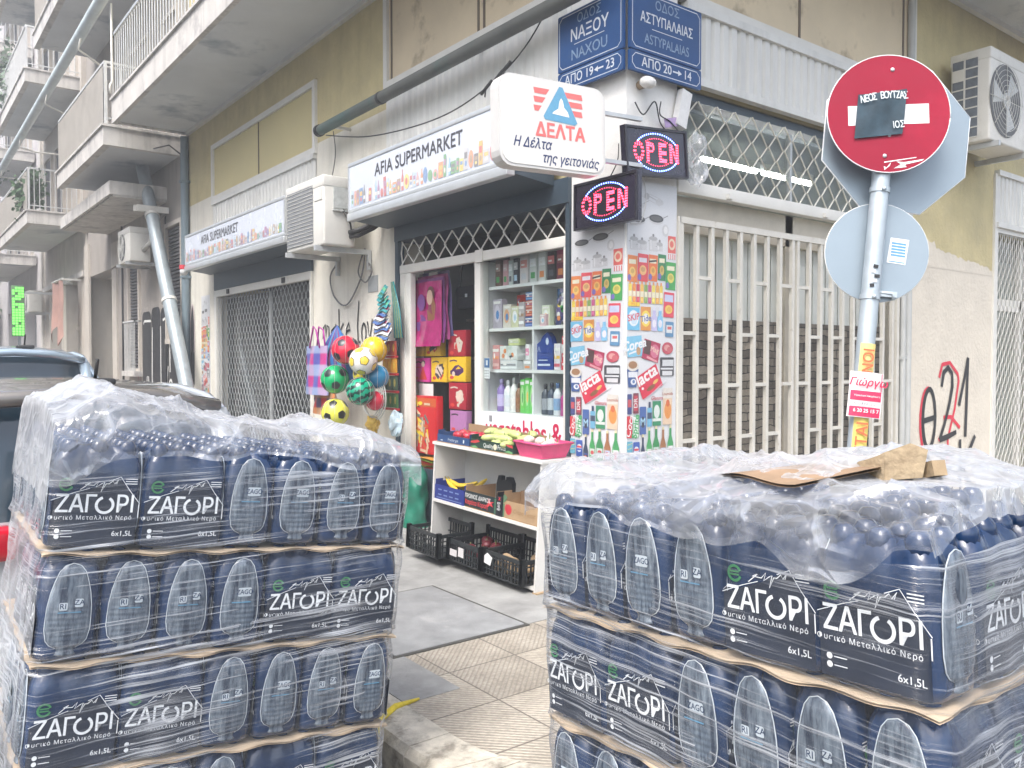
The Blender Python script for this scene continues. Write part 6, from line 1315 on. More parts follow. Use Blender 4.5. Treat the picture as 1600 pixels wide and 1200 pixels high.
# ================================================================ balls, bags and packet strips beside the door
gb = 'plastic balls in nets by the door'
def m_ball(name, c, spot, kind):
    m, t, p = newmat(name); L = t.links.new; tc = N(t, 'ShaderNodeTexCoord')
    if kind == 'melon':
        mp = N(t, 'ShaderNodeMapping'); mp.inputs['Rotation'].default_value = (.25, .35, .3); L(tc.outputs['Object'], mp.inputs[0])
        wv = N(t, 'ShaderNodeTexWave', wave_type='BANDS', bands_direction='Z', Scale=5.2, Distortion=4.5, Detail=3.0); wv.inputs['Detail Scale'].default_value = 5; L(mp.outputs[0], wv.inputs[0])
        cr = N(t, 'ShaderNodeValToRGB'); cr.color_ramp.interpolation = 'CONSTANT'; cr.color_ramp.elements[0].color = rgb(spot); cr.color_ramp.elements[1].position = .38; cr.color_ramp.elements[1].color = rgb(c); L(wv.outputs[0], cr.inputs[0]); out = cr.outputs[0]
    else:
        out = None; p.inputs['Base Color'].default_value = rgb(c)
    if out: L(out, p.inputs['Base Color'])
    p.inputs['Roughness'].default_value = .22; p.inputs['Coat Weight'].default_value = .5; return m
ICO = [Vector(v).normalized() for v in [(0, s1, s2 * 1.618) for s1 in (1, -1) for s2 in (1, -1)] + [(s1, s2 * 1.618, 0) for s1 in (1, -1) for s2 in (1, -1)] + [(s2 * 1.618, 0, s1) for s1 in (1, -1) for s2 in (1, -1)]]
def ball(c, r, col, spot, label, kind='spots', rot=(0, 0, 0), edge=None):
    t = thing('toy_ball', label, 'ball', c, group=gb)
    b = B(); b.ball((0, 0, 0), r, nu=28, nv=18); b.build('ball', m_ball(label, col, spot, kind), t, True)
    if kind == 'spots':
        Q = (Matrix.Rotation(rot[0], 4, 'X') @ Matrix.Rotation(rot[1], 4, 'Y') @ Matrix.Rotation(rot[2], 4, 'Z')).to_3x3(); b = B()
        for v in ICO:
            n_ = Q @ v; a = n_.orthogonal().normalized(); e = n_.cross(a)
            for rr, hh, mi in ((.40, 1.004, 1), (.33, 1.008, 0)) if edge else ((.34, 1.005, 0),):
                pts = [n_ * r * hh] + [(n_ + (a * math.cos(2 * math.pi * k / 10) + e * math.sin(2 * math.pi * k / 10)) * rr * g_ * (1 if k % 2 == 0 else .86)).normalized() * r * hh for g_ in (.34, .67, 1) for k in range(10)]
                b.add(pts, [(0, 1 + k, 1 + (k + 1) % 10) for k in range(10)] + [(1 + o + k, 11 + o + k, 11 + o + (k + 1) % 10, 1 + o + (k + 1) % 10) for o in (0, 10) for k in range(10)], mi, True)
        b.build('panel_spot', [flat(spot, .3)] + ([flat(edge, .3)] if edge else []), t, True)
    # string net
    b = B()
    for k in range(4):
        a = k * math.pi / 4 + .3
        b.tube([(r * 1.015 * math.cos(s_) * math.cos(a), r * 1.015 * math.cos(s_) * math.sin(a), r * 1.015 * math.sin(s_)) for s_ in [2 * math.pi * i / 20 for i in range(21)]], .0013, 4)
    b.tube([(0, 0, r), (0, 0, r + .09)], .003, 4); b.build('net', mat('white string', (.50, .48, .45), .8), t, True)
ball((-.45, 3.23, 1.69), .135, (.66, .015, .05), (.02, .02, .03), 'red toy ball with black spots, topmost in the bunch', rot=(.3, .2, .5)); ball((-.47, 2.84, 1.585), .125, (.74, .73, .70), (.72, .55, .05), 'white toy ball with yellow pentagons', rot=(.2, .5, .1), edge=(.05, .05, .04))
ball((-.47, 3.42, 1.41), .138, (.0, .36, .12), (.01, .02, .02), 'green toy ball with black spots', rot=(.5, .1, .2)); ball((-.50, 2.84, 1.31), .128, (.0, .30, .17), (.005, .04, .03), 'watermelon striped green toy ball', 'melon')
ball((-.47, 3.42, 1.09), .135, (.70, .68, .08), (.02, .02, .02), 'yellow toy ball with black spots, lowest in the bunch', rot=(.1, .4, .6)); ball((-.34, 2.86, 1.22), .09, (.55, .02, .05), (.4, .02, .04), 'plain crimson toy ball under the watermelon ball', 'plain')
ball((-.28, 2.99, 1.69), .125, (.72, .50, .02), (.6, .4, .02), 'plain amber toy ball behind the white one', 'plain'); ball((-.30, 2.89, 1.44), .11, (.02, .20, .38), (.02, .1, .3), 'plain blue toy ball behind the watermelon ball', 'plain'); ball((-.33, 3.10, 1.46), .10, (.62, .52, .03), (.03, .03, .02), 'small yellow and black toy ball between the larger balls', rot=(.4, .8, .1))
t = thing('toy_hoop', 'bundle of grey plastic hoops behind the watermelon ball', 'hoop', (-.30, 2.98, 1.25))
b = B()
for k in range(4): b.tube([(-.32 + .015 * k, 2.98 + (.17 + .012 * k) * math.cos(R(a)), 1.24 + (.17 + .012 * k) * math.sin(R(a))) for a in range(0, 361, 15)], .006, 5)
b.build('hoop', flat((.42, .44, .42), .4), t)
def m_plaid(name, c1, c2, c3, sc):
    m, t, p = newmat(name); L = t.links.new; tc = N(t, 'ShaderNodeTexCoord'); sp = N(t, 'ShaderNodeSeparateXYZ'); L(tc.outputs['Object'], sp.inputs[0])
    def band(o, s_, ph):
        n = N(t, 'ShaderNodeMath', operation='MULTIPLY_ADD'); n.inputs[1].default_value = s_; n.inputs[2].default_value = ph; L(o, n.inputs[0]); q = N(t, 'ShaderNodeMath', operation='SINE'); L(n.outputs[0], q.inputs[0]); r_ = N(t, 'ShaderNodeMapRange'); r_.inputs[1].default_value = -.25; r_.inputs[2].default_value = .25; L(q.outputs[0], r_.inputs[0]); return r_.outputs[0]
    a = N(t, 'ShaderNodeMix', data_type='RGBA'); L(band(sp.outputs[1], sc, 0), a.inputs[0]); a.inputs[6].default_value = rgb(c1); a.inputs[7].default_value = rgb(c2)
    b = N(t, 'ShaderNodeMix', data_type='RGBA'); q = N(t, 'ShaderNodeMath', operation='MULTIPLY'); q.inputs[1].default_value = .62; L(band(sp.outputs[2], sc * 1.05, 1), q.inputs[0]); L(q.outputs[0], b.inputs[0]); L(a.outputs[2], b.inputs[6]); b.inputs[7].default_value = rgb(c3)
    L(b.outputs[2], p.inputs['Base Color']); p.inputs['Roughness'].default_value = .35; return m
def softbag(c, w, h, d, m, label, handles=None, rot=0, tilt=0):
    t = thing('shopping_bag', label, 'bag', c, (0, R(tilt), R(rot))); b = B()
    for s_ in (1, -1): b.grid(lambda u, v: (s_ * d * (math.sin(math.pi * u) ** .5) * (1 - .5 * v) + .008 * math.sin(u * 11 + v * 7), (u - .5) * w * -s_, v * h), 16, 12)
    b.build('body', m, t, True)
    if handles:
        b = B()
        for s_ in (1, -1): b.tube([(s_ * .03, -w * .25, h - .02), (s_ * .04, -w * .12, h + .16), (s_ * .03, w * .05, h + .2), (s_ * .04, w * .2, h - .02)], .009, 6)
        b.build('handle', handles, t, True)
    return t
softbag((-.38, 4.02, 1.24), .50, .50, .06, m_plaid('violet plaid', (.10, .10, .36), (.46, .05, .22), (.36, .46, .62), 26), 'violet and pink tartan carrier bag hanging by the grille', flat((.36, .02, .26)))
softbag((-.33, 3.95, 1.04), .52, .26, .06, m_plaid('red plaid', (.42, .03, .03), (.06, .05, .10), (.55, .30, .10), 30), 'red tartan bag below the violet one')
t = thing('folded_bag', 'bunch of folded blue and violet bags hung behind the tartan bag', 'bag', (-.30, 3.72, 1.45))
b = B(); random.seed(6)
for k in range(9):
    a = (k - 4) * .045; b.tube([(-.30, 3.72, 1.94), (-.31, 3.72 - a * .8, 1.80), (-.32 - .005 * k, 3.72 - a * 1.9, 1.60), (-.31, 3.72 - a * 2.1, 1.30 + random.uniform(0, .1))], [.006, .03, .04, .025], 5, k % 4)
b.build('cloth', [flat((.02, .12, .34)), flat((.10, .04, .22)), flat((.04, .26, .42)), flat((.22, .02, .14))], t)
t = thing('packet_garland', 'fan of teal and silver packets hanging from the door frame', 'packets', (-.12, 2.98, 1.8))
random.seed(9)
CG = [flat((.04, .24, .26), .25), flat((.55, .57, .60), .2), flat((.35, .08, .14), .25), flat((.10, .36, .20), .3), flat((.06, .12, .30), .25)]
for k in range(15):
    z = 2.30 - .036 * k; wd = .10 + .016 * k
    b = B(); b.grid(lambda u, v: (-.13 - .05 * v - .01 * k * .3, 3.02 + .03 * math.sin(k) + wd * (.5 - u), z - .075 * v + .012 * math.sin(u * 6 + k)), 5, 3, 0); b.grid(lambda u, v: (-.132 - .05 * (.3 + .35 * v) - .01 * k * .3, 3.02 + .03 * math.sin(k) + wd * (.45 - .9 * u), z - .075 * (.3 + .35 * v) + .012 * math.sin(u * 6 + k)), 5, 1, 1)
    b.build('packet', [CG[0 if k < 6 else (1 if k % 2 else 4)], CG[3 if k < 5 else 2 if k % 2 else 1]], t)
b = B()
for k in range(10): b.tube([(-.11, 2.96 - .004 * k, 2.33), (-.10, 2.93 - .012 * k, 2.05), (-.11, 2.90 - .016 * k, 1.80)], .008, 4, k % 3)
b.build('strip', [CG[0], flat((.06, .20, .22)), flat((.30, .36, .12))], t)
t = thing('packet_strip', 'card strip of small orange and green packets on the door post', 'packets', (-.08, 3.02, 1.2))
for k, c in enumerate(((.45, .08, .04), (.62, .30, .03), (.05, .09, .06), (.06, .16, .05))):
    z = 1.64 - .165 * k
    b = B(FL(3.03 - .01 * k, z, .09)); 
    for q in range(3): b.rect(-.13 + .09 * q, -.05 + .09 * q, 0, .135, 0, .012, 0); b.ell(-.09 + .09 * q, .07, .018, .04, .0125, None, 1, n=8)
    b.rect(-.14, .15, -.025, -.004, -.005, .02, 2); b.build('packet', [flat(c), flat((.66, .42, .06) if k < 2 else (.35, .30, .08)), flat((.42, .03, .04))], t)
crumple('goods_bag', (-.2, 2.72, 1.0), .10, mat('bluish sachet', (.40, .50, .56), .25, .2, 6, coat=.3), 'bluish silver sachet bag under the packet strip', 11, (.4, 1, 1.1)); crumple('goods_bag', (-.28, 3.02, 1.0), .09, flat((.55, .36, .06), .4), 'amber packet bag under the crimson ball', 13, (.5, 1, .9))
# ================================================================ white shelf unit with fruit and vegetables
SH = Matrix(((1, 0, 0, 0), (0, 1, -.085, .03), (0, .022, 1, -.012), (0, 0, 0, 1)))       # racked and leaning down the pavement
SWH = mat('shelf laminate', (.67, .66, .63), .4, .05, 4, dirt=.35, dirtc=(.55, .5, .43), dscale=5, dthr=.6); RAWE = mat('raw chipboard', (.42, .30, .18), .9, .2, 20)
su = thing('shelf_unit', 'leaning white shelf unit of fruit and vegetables in front of the window', 'shelf', (-.3, 1.0, 0))
XF, XB, YA, YB = -.46, -.16, .36, 1.70
b = B(SH); b.box(XF, XB, YA, YA + .018, .02, .90); b.build('side_panel', SWH, su)
b = B(SH); b.box(XF, XB, YB - .018, YB, .02, .90); b.build('side_panel', SWH, su)
for z, y0, y1, e in ((.901, YA - .01, YB + .01, .012), (.445, YA + .019, YB - .019, 0), (.03, YA + .019, YB - .019, 0)): b = B(SH); b.box(XF - e, XB, y0, y1, z, z + .022); b.build('shelf', SWH, su)
b = B(SH); b.box(XB - .006, XB, YA + .019, YB - .019, .053, .90); b.build('back_panel', mat('greyed back panel', (.60, .61, .57), .6, .08, 2, dirt=.4, dirtc=(.48, .46, .40), dscale=3), su)
b = B(SH); b.box(XF, XB, YA - .02, YA + .03, -.01, .019); b.box(XF, XB, YB - .03, YB + .02, -.01, .019); b.build('raw_edge', RAWE, su)
def sp(x, y, z): return SH @ Vector((x, y, z))
CRATE = mat('black crate plastic', (.018, .022, .024), .4, .15, 10)
def crate(y0, y1, x0, x1, z, h, label, tilt=0):
    t = thing('crate', label, 'crate', sp((x0 + x1) / 2, (y0 + y1) / 2, z), group='black plastic crates on the bottom shelf')
    b = B(SH); b.box(x0, x1, y0, y1, z, z + .012); b.build('base', CRATE, t)
    def wallp(a, c, hh, dip=0):
        b = B(SH); a = Vector(a); c = Vector(c); n = max(3, int((c - a).length / .034)); d = (c - a).normalized(); nn = Vector((-d.y, d.x, 0)) * .004
        for i in range(n + 1):
            p = a.lerp(c, i / n); hd = hh; q = .0045 if i % 3 else .007
            b.box(p.x - q, p.x + q, p.y - q, p.y + q, z + .012, z + hd - .02)
        for zz, th in ((.045, .006), (.085, .006), (.13, .006), (hh - .03, .028)):
            if zz + th > hh: continue
            p, r_ = a - nn, c + nn; b.box(min(p.x, r_.x) - .003, max(p.x, r_.x) + .003, min(p.y, r_.y) - .003, max(p.y, r_.y) + .003, z + zz, z + zz + th)
        for p in (a, c): b.box(p.x - .016, p.x + .016, p.y - .016, p.y + .016, z + .012, z + hh + .012)
        b.build('crate_side', CRATE, t)
    wallp((x0, y0, 0), (x0, y1, 0), h); wallp((x1, y0, 0), (x1, y1, 0), h + .05); wallp((x0, y0, 0), (x1, y0, 0), h); wallp((x0, y1, 0), (x1, y1, 0), h)
    return t
crate(1.36, 1.80, -.60, -.30, .054, .19, 'black plastic crate sticking out at the door end of the bottom shelf'); crate(.90, 1.31, -.53, -.17, .054, .17, 'black plastic crate with dark red vegetables, middle of the bottom shelf'); crate(.42, .86, -.53, -.17, .054, .18, 'black plastic crate of brown roots at the corner end of the bottom shelf')
def lump(name, c, r, sc, m, label, cat, group, stalk=None, rot=0):
    t = thing(name, label, cat, c, (0, 0, rot), group=group); b = B(); rn = random.Random(int(c[1] * 9973 + c[2] * 771)); k = [(rn.gauss(0, 2), rn.gauss(0, 2), rn.gauss(0, 2), rn.uniform(0, 6)) for _ in range(4)]
    def f(u, v):
        a, t_ = math.pi * v, 2 * math.pi * u; d = Vector((math.sin(a) * math.cos(t_), math.sin(a) * math.sin(t_), -math.cos(a))); q = r * (1 + .05 * sum(math.sin(x * d.x + y_ * d.y + z * d.z + p) for x, y_, z, p in k)); return (d.x * q * sc[0], d.y * q * sc[1], d.z * q * sc[2])
    b.grid(f, 14, 9); b.build('flesh', m, t, True)
    if stalk: b = B(); b.cyl((0, 0, r * sc[2] * .9), (.004, 0, r * sc[2] * .9 + stalk), .005, 6, .003); b.build('stalk', flat((.16, .20, .06)), t, True)
    return t
random.seed(21)
REDV = mat('dark red skin', (.16, .02, .03), .35, .35, 30); ROOT = mat('brown root', (.34, .24, .14), .8, .3, 25); PALEG = mat('pale green pepper', (.46, .52, .20), .35, .15, 15); GARL = mat('garlic skin', (.58, .50, .44), .6, .2, 30); REDP = mat('red packs', (.42, .03, .05), .35, .25, 20); BAN = mat('banana skin', (.66, .46, .04), .5, .15, 18, dirt=.7, dirtc=(.16, .09, .02), dscale=22, dthr=.62)
for i in range(10): lump('beetroot', sp(-.46 + random.uniform(-.02, .22), .97 + .028 * i, .115 + .045 * (i % 2) + random.uniform(0, .02)), .045, (1, 1, .9), REDV, 'dark red round vegetable in the middle black crate', 'vegetable', 'red vegetables in the middle crate', .02)
for i in range(9): lump('brown_root', sp(-.46 + random.uniform(-.02, .2), .48 + .038 * i, .115 + .05 * (i % 2)), .05, (1.5, .8, .75), ROOT, 'lumpy brown root in the corner-end black crate', 'vegetable', 'brown roots in the corner-end crate', None, random.uniform(0, 3))
b = B(SH @ FL(.80, .14, .542)); b.poly([(-.05, 0), (.03, -.01), (.05, .05), (-.01, .075), (-.045, .05)], 0, .002); tag(b.build('price_tag', flat((.72, .72, .72))), 'torn white price tag on the corner-end black crate', 'tag')
b = B(SH @ FL(1.24, .10, .54)); b.rect(-.05, .04, 0, .05, 0, .002); b.rect(.06, .13, .01, .08, 0, .002); tag(b.build('price_tag', flat((.62, .60, .60))), 'white and pink price tag on the middle black crate', 'tag')
def tray(y0, y1, x0, x1, z, h, c, label, hb=None, ends=None, inner=None, parts=None, cat='box'):
    t = thing('produce_box', label, cat, sp((x0 + x1) / 2, (y0 + y1) / 2, z), group='produce boxes on the shelf unit'); m = mat('card ' + label, c, .6, .12, 8); mi = mat('kraft card', (.34, .22, .12), .9, .15, 10) if inner is None else flat(inner)
    b = B(SH); b.box(x0, x1, y0, y1, z, z + .006); b.build('base', mi, t)
    hb = hb or h; e = ends or h
    b = B(SH); b.box(x0, x0 + .005, y0, y1, z + .006, z + h); b.build('front_panel', m, t)
    b = B(SH); b.box(x1 - .005, x1, y0, y1, z + .006, z + hb); b.build('back_panel', mi, t)
    for y in (y0, y1 - .005): b = B(SH); b.box(x0 + .005, x1 - .005, y, y + .005, z + .006, z + e); b.box(x0 + .005, x0 + .07, y, y + .005, z + e, z + e + .02); b.build('end_panel', m if parts else mi, t)
    return t, SH @ FL(y1, z, -x0 + .001)
t, F = tray(1.27, 1.68, -.45, -.16, .468, .115, (.015, .03, .19), 'dark blue box of bananas at the door end of the middle shelf', .14, .135, (.02, .035, .2), True)
b = B(F)
for u in (.05, .13, .21, .29): b.rect(u, u + .05, .035, .045, 0); b.rect(u, u + .05, .075, .085, 0)
b.rect(.03, .38, .012, .018, 0); b.build('print', flat((.16, .22, .42)), t)
for k in range(6):
    c = sp(-.36 + .02 * k, 1.56 - .035 * k, .555 + .015 * (k % 2)); q = thing('banana', 'speckled yellow banana in the dark blue box', 'fruit', c, (R(10 * k - 20), R(8 * k - 15), R(80 + 9 * k)), group='bananas in the dark blue box')
    b = B(); b.tube([(-.11 + .022 * i, 0, .045 - .03 * math.sin(math.pi * (.1 + .8 * i / 10))) for i in range(11)], [.006, .013, .017, .018, .019, .019, .019, .018, .016, .011, .006], 7); b.build('peel', BAN, q, True)
    b = B(); b.tube([(.11, 0, .036), (.135, 0, .050)], .006, 5); b.build('stalk', flat((.20, .16, .03)), q, True)
t, F = tray(.86, 1.255, -.45, -.16, .468, .125, (.012, .022, .024), 'black box with white and red lettering on the middle shelf', .17, .15)
b = B(F); b.text('ΠΡΩΙΝΟΣ ΔΙΑΡΚΟΣ', .042, .165, .088, .0, 0, bold=.02, sx=.85); b.build('lettering', flat((.62, .62, .60)), t)
b = B(F); b.text('Καρότα Κοραή', .046, .15, .042, .0, 0, bold=.02, sx=.9); b.poly([(.29, .04), (.32, .06), (.36, .05), (.34, .075), (.37, .09), (.32, .085), (.30, .11), (.295, .08)], 0); b.build('lettering', flat((.60, .05, .06)), t)
b = B(F); b.rect(.375, .394, .004, .12, 0); b.build('print', flat((.05, .14, .08)), t)
t, F = tray(.78, .855, -.455, -.20, .468, .145, (.012, .012, .016), 'narrow black box end with white lettering on the middle shelf', .16, .15, (.015, .015, .018), True)
b = B(F); b.text('K3Y\nKS\nNET', .022, .035, .07, 0, 0, bold=.03); b.build('lettering', flat((.66, .66, .66)), t)
b = B(F); b.text('X', .032, .04, .125, 0, 0, bold=.04); b.build('lettering', flat((.6, .03, .05)), t)
t, F = tray(.385, .775, -.45, -.16, .468, .125, (.40, .27, .15), 'kraft cardboard box printed with a red apple on the middle shelf', .15, .17)
b = B(F); b.ell(.065, .065, .035, .038, 0, n=18); b.ell(.045, .072, .022, .030, .0003, n=14); b.build('apple_print', flat((.50, .035, .05)), t)
b = B(F); b.poly([(.0, .10), (.03, .12), (.045, .15), (.015, .168), (0, .16)], .0004); b.rect(.0, .018, .005, .10, .0004); b.build('leaf_print', flat((.10, .18, .10)), t)
b = B(F); b.text('Crispo Tentat', .042, .235, .062, 0, 0, shear=.3); b.build('lettering', flat((.30, .17, .07)), t)
for k, (y, x, h_, w_) in enumerate(((1.10, -.20, .22, .10), (.70, -.3, .17, .09), (.55, -.26, .19, .10))):
    q = thing('dark_carton', ['dark round-topped carton at the back of the middle shelf', 'brown carton flap standing inside the apple box', 'dark notched carton standing in the apple box'][k], 'box', sp(x, y, .475)); b = B(SH @ FL(y, .475, -x)); b.poly([(-w_, 0), (w_, 0), (w_, h_ * .8), (w_ * .7, h_), (w_ * .2, h_), (w_ * .15, h_ * .85), (-w_ * .3, h_ * .85), (-w_ * .4, h_), (-w_ * .8, h_), (-w_, h_ * .7)], -.05, 0); b.build('card', flat([(.02, .025, .03), (.24, .15, .08), (.03, .026, .024)][k], .8), q)
# top board
ZT = .925
t, F = tray(1.22, 1.66, -.46, -.16, ZT, .062, (.02, .06, .17), 'low blue fruit tray at the door end of the top board', .13, .075, None, True)
b = B(F); b.text('Frischer gut', .03, .22, .03, 0, 0, shear=.2); b.rect(.36, .375, .02, .045, 0); b.rect(.05, .08, .015, .022, 0); b.build('lettering', flat((.55, .62, .66)), t)
for i in range(8): lump('red_pepper', sp(-.42 + random.uniform(0, .16), 1.26 + .042 * i, ZT + .055 + .012 * (i % 2)), .038, (1.5, .9, .8), REDP, 'red pepper in the low blue tray', 'vegetable', 'red peppers in the blue tray', .012, random.uniform(0, 3))
t, F = tray(.68, 1.20, -.46, -.16, ZT, .068, (.015, .045, .03), 'dark green fruit tray of pale peppers on the top board', .12, .08, None, True)
b = B(F); b.text('Quality', .042, .225, .034, 0, 0, bold=.01); b.text('Fruits', .042, .385, .034, 0, 0, bold=.01); b.build('lettering', flat((.68, .70, .66)), t)
b = B(F); b.ell(.308, .034, .022, .022, 0, n=14); b.build('emblem', flat((.66, .62, .46)), t)
b = B(F); b.poly([(.0, .05), (.09, .068), (.12, .055), (.06, .04), (0, .038)], .0); b.poly([(.42, .066), (.51, .066), (.515, .045), (.47, .05)], 0); b.build('print', flat((.50, .05, .05)), t)
b = B(F); b.poly([(.0, .012), (.06, .022), (.10, .010), (.05, .004)], .0); b.poly([(.42, .012), (.47, .026), (.515, .016), (.51, .006)], 0); b.build('print', flat((.14, .36, .14)), t)
for i in range(20): lump('pale_pepper', sp(-.43 + random.uniform(0, .22), .74 + .021 * i, ZT + .06 + .03 * (i % 3)), .040, (1.7, .85, .75), PALEG, 'pale green pepper in the dark green tray', 'vegetable', 'pale peppers in the green tray', .02, random.uniform(0, 3))
t = thing('plastic_basket', 'bright pink plastic basket of garlic at the corner end of the top board', 'basket', sp(-.3, .47, ZT))
PINK = mat('pink plastic', (.68, .07, .20), .4, .1, 12); y0, y1, x0, x1, h = .37, .665, -.465, -.19, .10
def bring(k, o): return [(x0 + .03 * (1 - k) - o, y0 + .03 * (1 - k) - o, ZT + .002 + h * k), (x1 - .03 * (1 - k) + o, y0 + .03 * (1 - k) - o, ZT + .002 + h * k), (x1 - .03 * (1 - k) + o, y1 - .03 * (1 - k) + o, ZT + .002 + h * k), (x0 + .03 * (1 - k) - o, y1 - .03 * (1 - k) + o, ZT + .002 + h * k)]
b = B(SH); 
for i in range(8):
    k0, k1 = i / 8, (i + 1) / 8 - .02; lo, hi, ho, hl = bring(k0, 0), bring(k1, .0), bring(k1, -.004), bring(k0, -.004)
    b.add(lo + hi + ho + hl, [f for q in range(4) for f in ((q, (q + 1) % 4, 4 + (q + 1) % 4, 4 + q), (4 + q, 4 + (q + 1) % 4, 8 + (q + 1) % 4, 8 + q), (8 + q, 8 + (q + 1) % 4, 12 + (q + 1) % 4, 12 + q), (12 + q, 12 + (q + 1) % 4, (q + 1) % 4, q))])
    lo, hi, ho, hl = bring(k0, -.001), bring((i + 1) / 8, -.001), bring((i + 1) / 8, -.003), bring(k0, -.003); b.add(lo + hi + ho + hl, [f for q in range(4) for f in ((q, (q + 1) % 4, 4 + (q + 1) % 4, 4 + q), (8 + q, 8 + (q + 1) % 4, 12 + (q + 1) % 4, 12 + q))])
b.add(bring(.01, -.004), [(0, 1, 2, 3)]); b.build('basket_wall', PINK, t)
b = B(SH); R1 = [Vector(p) for p in bring(1, .004)]; b.tube(R1 + [R1[0]], .008, 6); b.build('rim', PINK, t)
for i in range(12): lump('garlic_bulb', sp(-.42 + random.uniform(0, .2), .43 + .016 * i, ZT + .07 + .032 * (i % 3 == 0) + .015 * (i % 2)), .036, (1.05, 1.05, .85), GARL, 'pinkish garlic bulb in the pink basket', 'vegetable', 'garlic bulbs in the pink basket', .03)
# sack at the door
def m_sack():
    return mat('green woven sack', (.015, .17, .11), .4, .25, 10, bump=.4, bscale=18, coat=.25)
t = thing('green_sack', 'tall green printed sack standing by the doorway', 'sack', (-.12, 2.62, .005))
b = B(); rn = random.Random(4)
def sk(u, v):
    a = 2 * math.pi * u; wv = .012 * math.sin(a * 5 + v * 9) + .008 * math.sin(a * 3 - v * 17); q = 1 - .15 * max(0, v - .7) / .3; q2 = (1 if v > .03 else .9) * (1 - max(0, (v - .82) / .18) * .75)
    return (-.12 + (.125 * q2 + wv) * math.cos(a), 2.62 + (.225 * q + wv) * math.sin(a), .008 + .66 * v + .012 * math.sin(a * 4) * v)
b.grid(sk, 36, 26); b.build('sack', m_sack(), t)
b = B(FL(2.60, 0, .262)); b.text('ΚΑΡΒΟΥΝΑ', .075, -.02, .50, 0, 0, bold=.02, sx=.8); b.poly([(-.12, .28), (.08, .28), (.06, .32), (.03, .33), (.01, .37), (-.03, .36), (-.06, .33), (-.10, .32)], 0); b.text('10 kg', .04, 0, .10, 0, 0); b.rect(-.13, .1, .17, .18, 0); b.rect(-.11, .08, .15, .155, 0); b.build('print', flat((.01, .05, .045)), t)
# ================================================================ road sign post
GALV = mat('galvanised post', (.42, .48, .52), .4, .1, 7, metal=.35, dirt=.35, dirtc=(.58, .62, .65), dscale=9, dthr=.58); BACK = mat('sign back grey', (.25, .31, .36), .42, .05, 3, metal=.25, dirt=.2, dirtc=(.28, .33, .37), dscale=3)
t = thing('road_sign_post', 'leaning road sign post with a red no-entry disc and two grey sign backs', 'road sign', (-.06, -1.58, 0))
P0, P1 = Vector((-.06, -1.58, -.01)), Vector((.345, -1.62, 3.18)); pd = (P1 - P0).normalized()
b = B(); b.cyl(P0, P1, .046, 18); b.build('pole', GALV, t)
fw = Vector((-.61, -.792, 0)).normalized()                # towards the junction
def disc_frame(k, yaw, off, du=0, lean=0):
    c = P0 + pd * k; n = Matrix.Rotation(R(yaw), 3, 'Z') @ fw; n = (n - pd * n.dot(pd)).normalized(); r_ = Vector((0, 0, 1)).cross(n).normalized() ; up = pd - n * pd.dot(n); up.normalize(); x = up.cross(n)
    return frame(c + n * off + x * du, x, up)
F = disc_frame(2.905, -5, .056, -.01)
b = B(F); b.ell(0, 0, .312, .312, 0, .004, n=56); dsk = b.build('no_entry_disc', mat('sign red', (.27, .008, .03), .6, .06, 2, spec=.2, dirt=.3, dirtc=(.42, .02, .05), dscale=2), t)
b = B(F); b.rect(-.205, .205, -.058, .046, .005, None, 0, rot=6.5); b.poly([(.05, -.288), (.10, -.265), (.19, -.235), (.20, -.225), (.10, -.25), (.06, -.25), (.115, -.275)], .005); b.poly([(.005, -.30), (.03, -.275), (.035, -.255), (.015, -.285), (.0, -.28)], .005); b.poly([(.0, -.262), (.16, -.222), (.16, -.218), (.0, -.256)], .005); b.build('white_bar', flat((.72, .72, .72), .35), dsk)
b = B(F); b.tube([(.312 * math.cos(R(a)), .312 * math.sin(R(a)), .002) for a in range(0, 361, 6)], .0035, 5); b.build('rim', flat((.66, .66, .68)), dsk)
b = B(F)
for v in (.235, -.225): b.ball((.0, v, .005), .011, sc=(1, 1, .6))
b.build('bolt', ALU, dsk)
b = B(F)
b.grid(lambda u, v: (-.165 + .24 * u, -.15 + .235 * v + .045 * u, .015 + .006 * math.sin(u * 7) * math.sin(v * 5) + (.015 * max(0, u - .8) * 5 * v)), 12, 10); st = b.build('sticker', mat('torn dark sticker', (.03, .055, .075), .6, .4, 9, spec=.25), dsk)
b = B(F)
for k, ch in enumerate('ΝΕΟΣ ΒΟΥΤΖΑΣ'): b.text(ch, .052, -.142 + .0195 * k, .055 + .0036 * k + .012 * math.sin(k * .29), .024, 0, bold=.015, sx=.7, rot=11)
b.text('ΙΟΣ', .05, .05, -.062, .024, 0, bold=.015, sx=.7, rot=12); b.build('lettering', flat((.55, .60, .62)), st)
def ngon(n, r_, a0): return [(r_ * math.cos(2 * math.pi * k / n + a0), r_ * math.sin(2 * math.pi * k / n + a0)) for k in range(n)]
F = disc_frame(2.83, 2, -.075, .10)
b = B(F); b.poly(ngon(8, .425, math.pi / 8), 0, .004); oc = b.build('octagon_sign', BACK, t)
b = B(F); O = [Vector((p[0], p[1], -.001)) for p in ngon(8, .427, math.pi / 8)]; b.tube(O + [O[0]], .004, 5); b.build('rim', flat((.70, .72, .74)), oc)
b = B(F); b.rect(.01, .08, -.12, -.05, .004, .04); b.rect(-.11, -.045, .05, .08, .004, .035); b.build('bracket', GALV, oc)
F = disc_frame(2.195, -7, -.062, .030)
b = B(F); b.ell(0, 0, .265, .265, 0, .004, n=48); rs = b.build('round_sign', BACK, t)
b = B(F); b.tube([(.265 * math.cos(R(a)), .265 * math.sin(R(a)), -.001) for a in range(0, 361, 7)], .004, 5); b.build('rim', flat((.72, .73, .72)), rs)
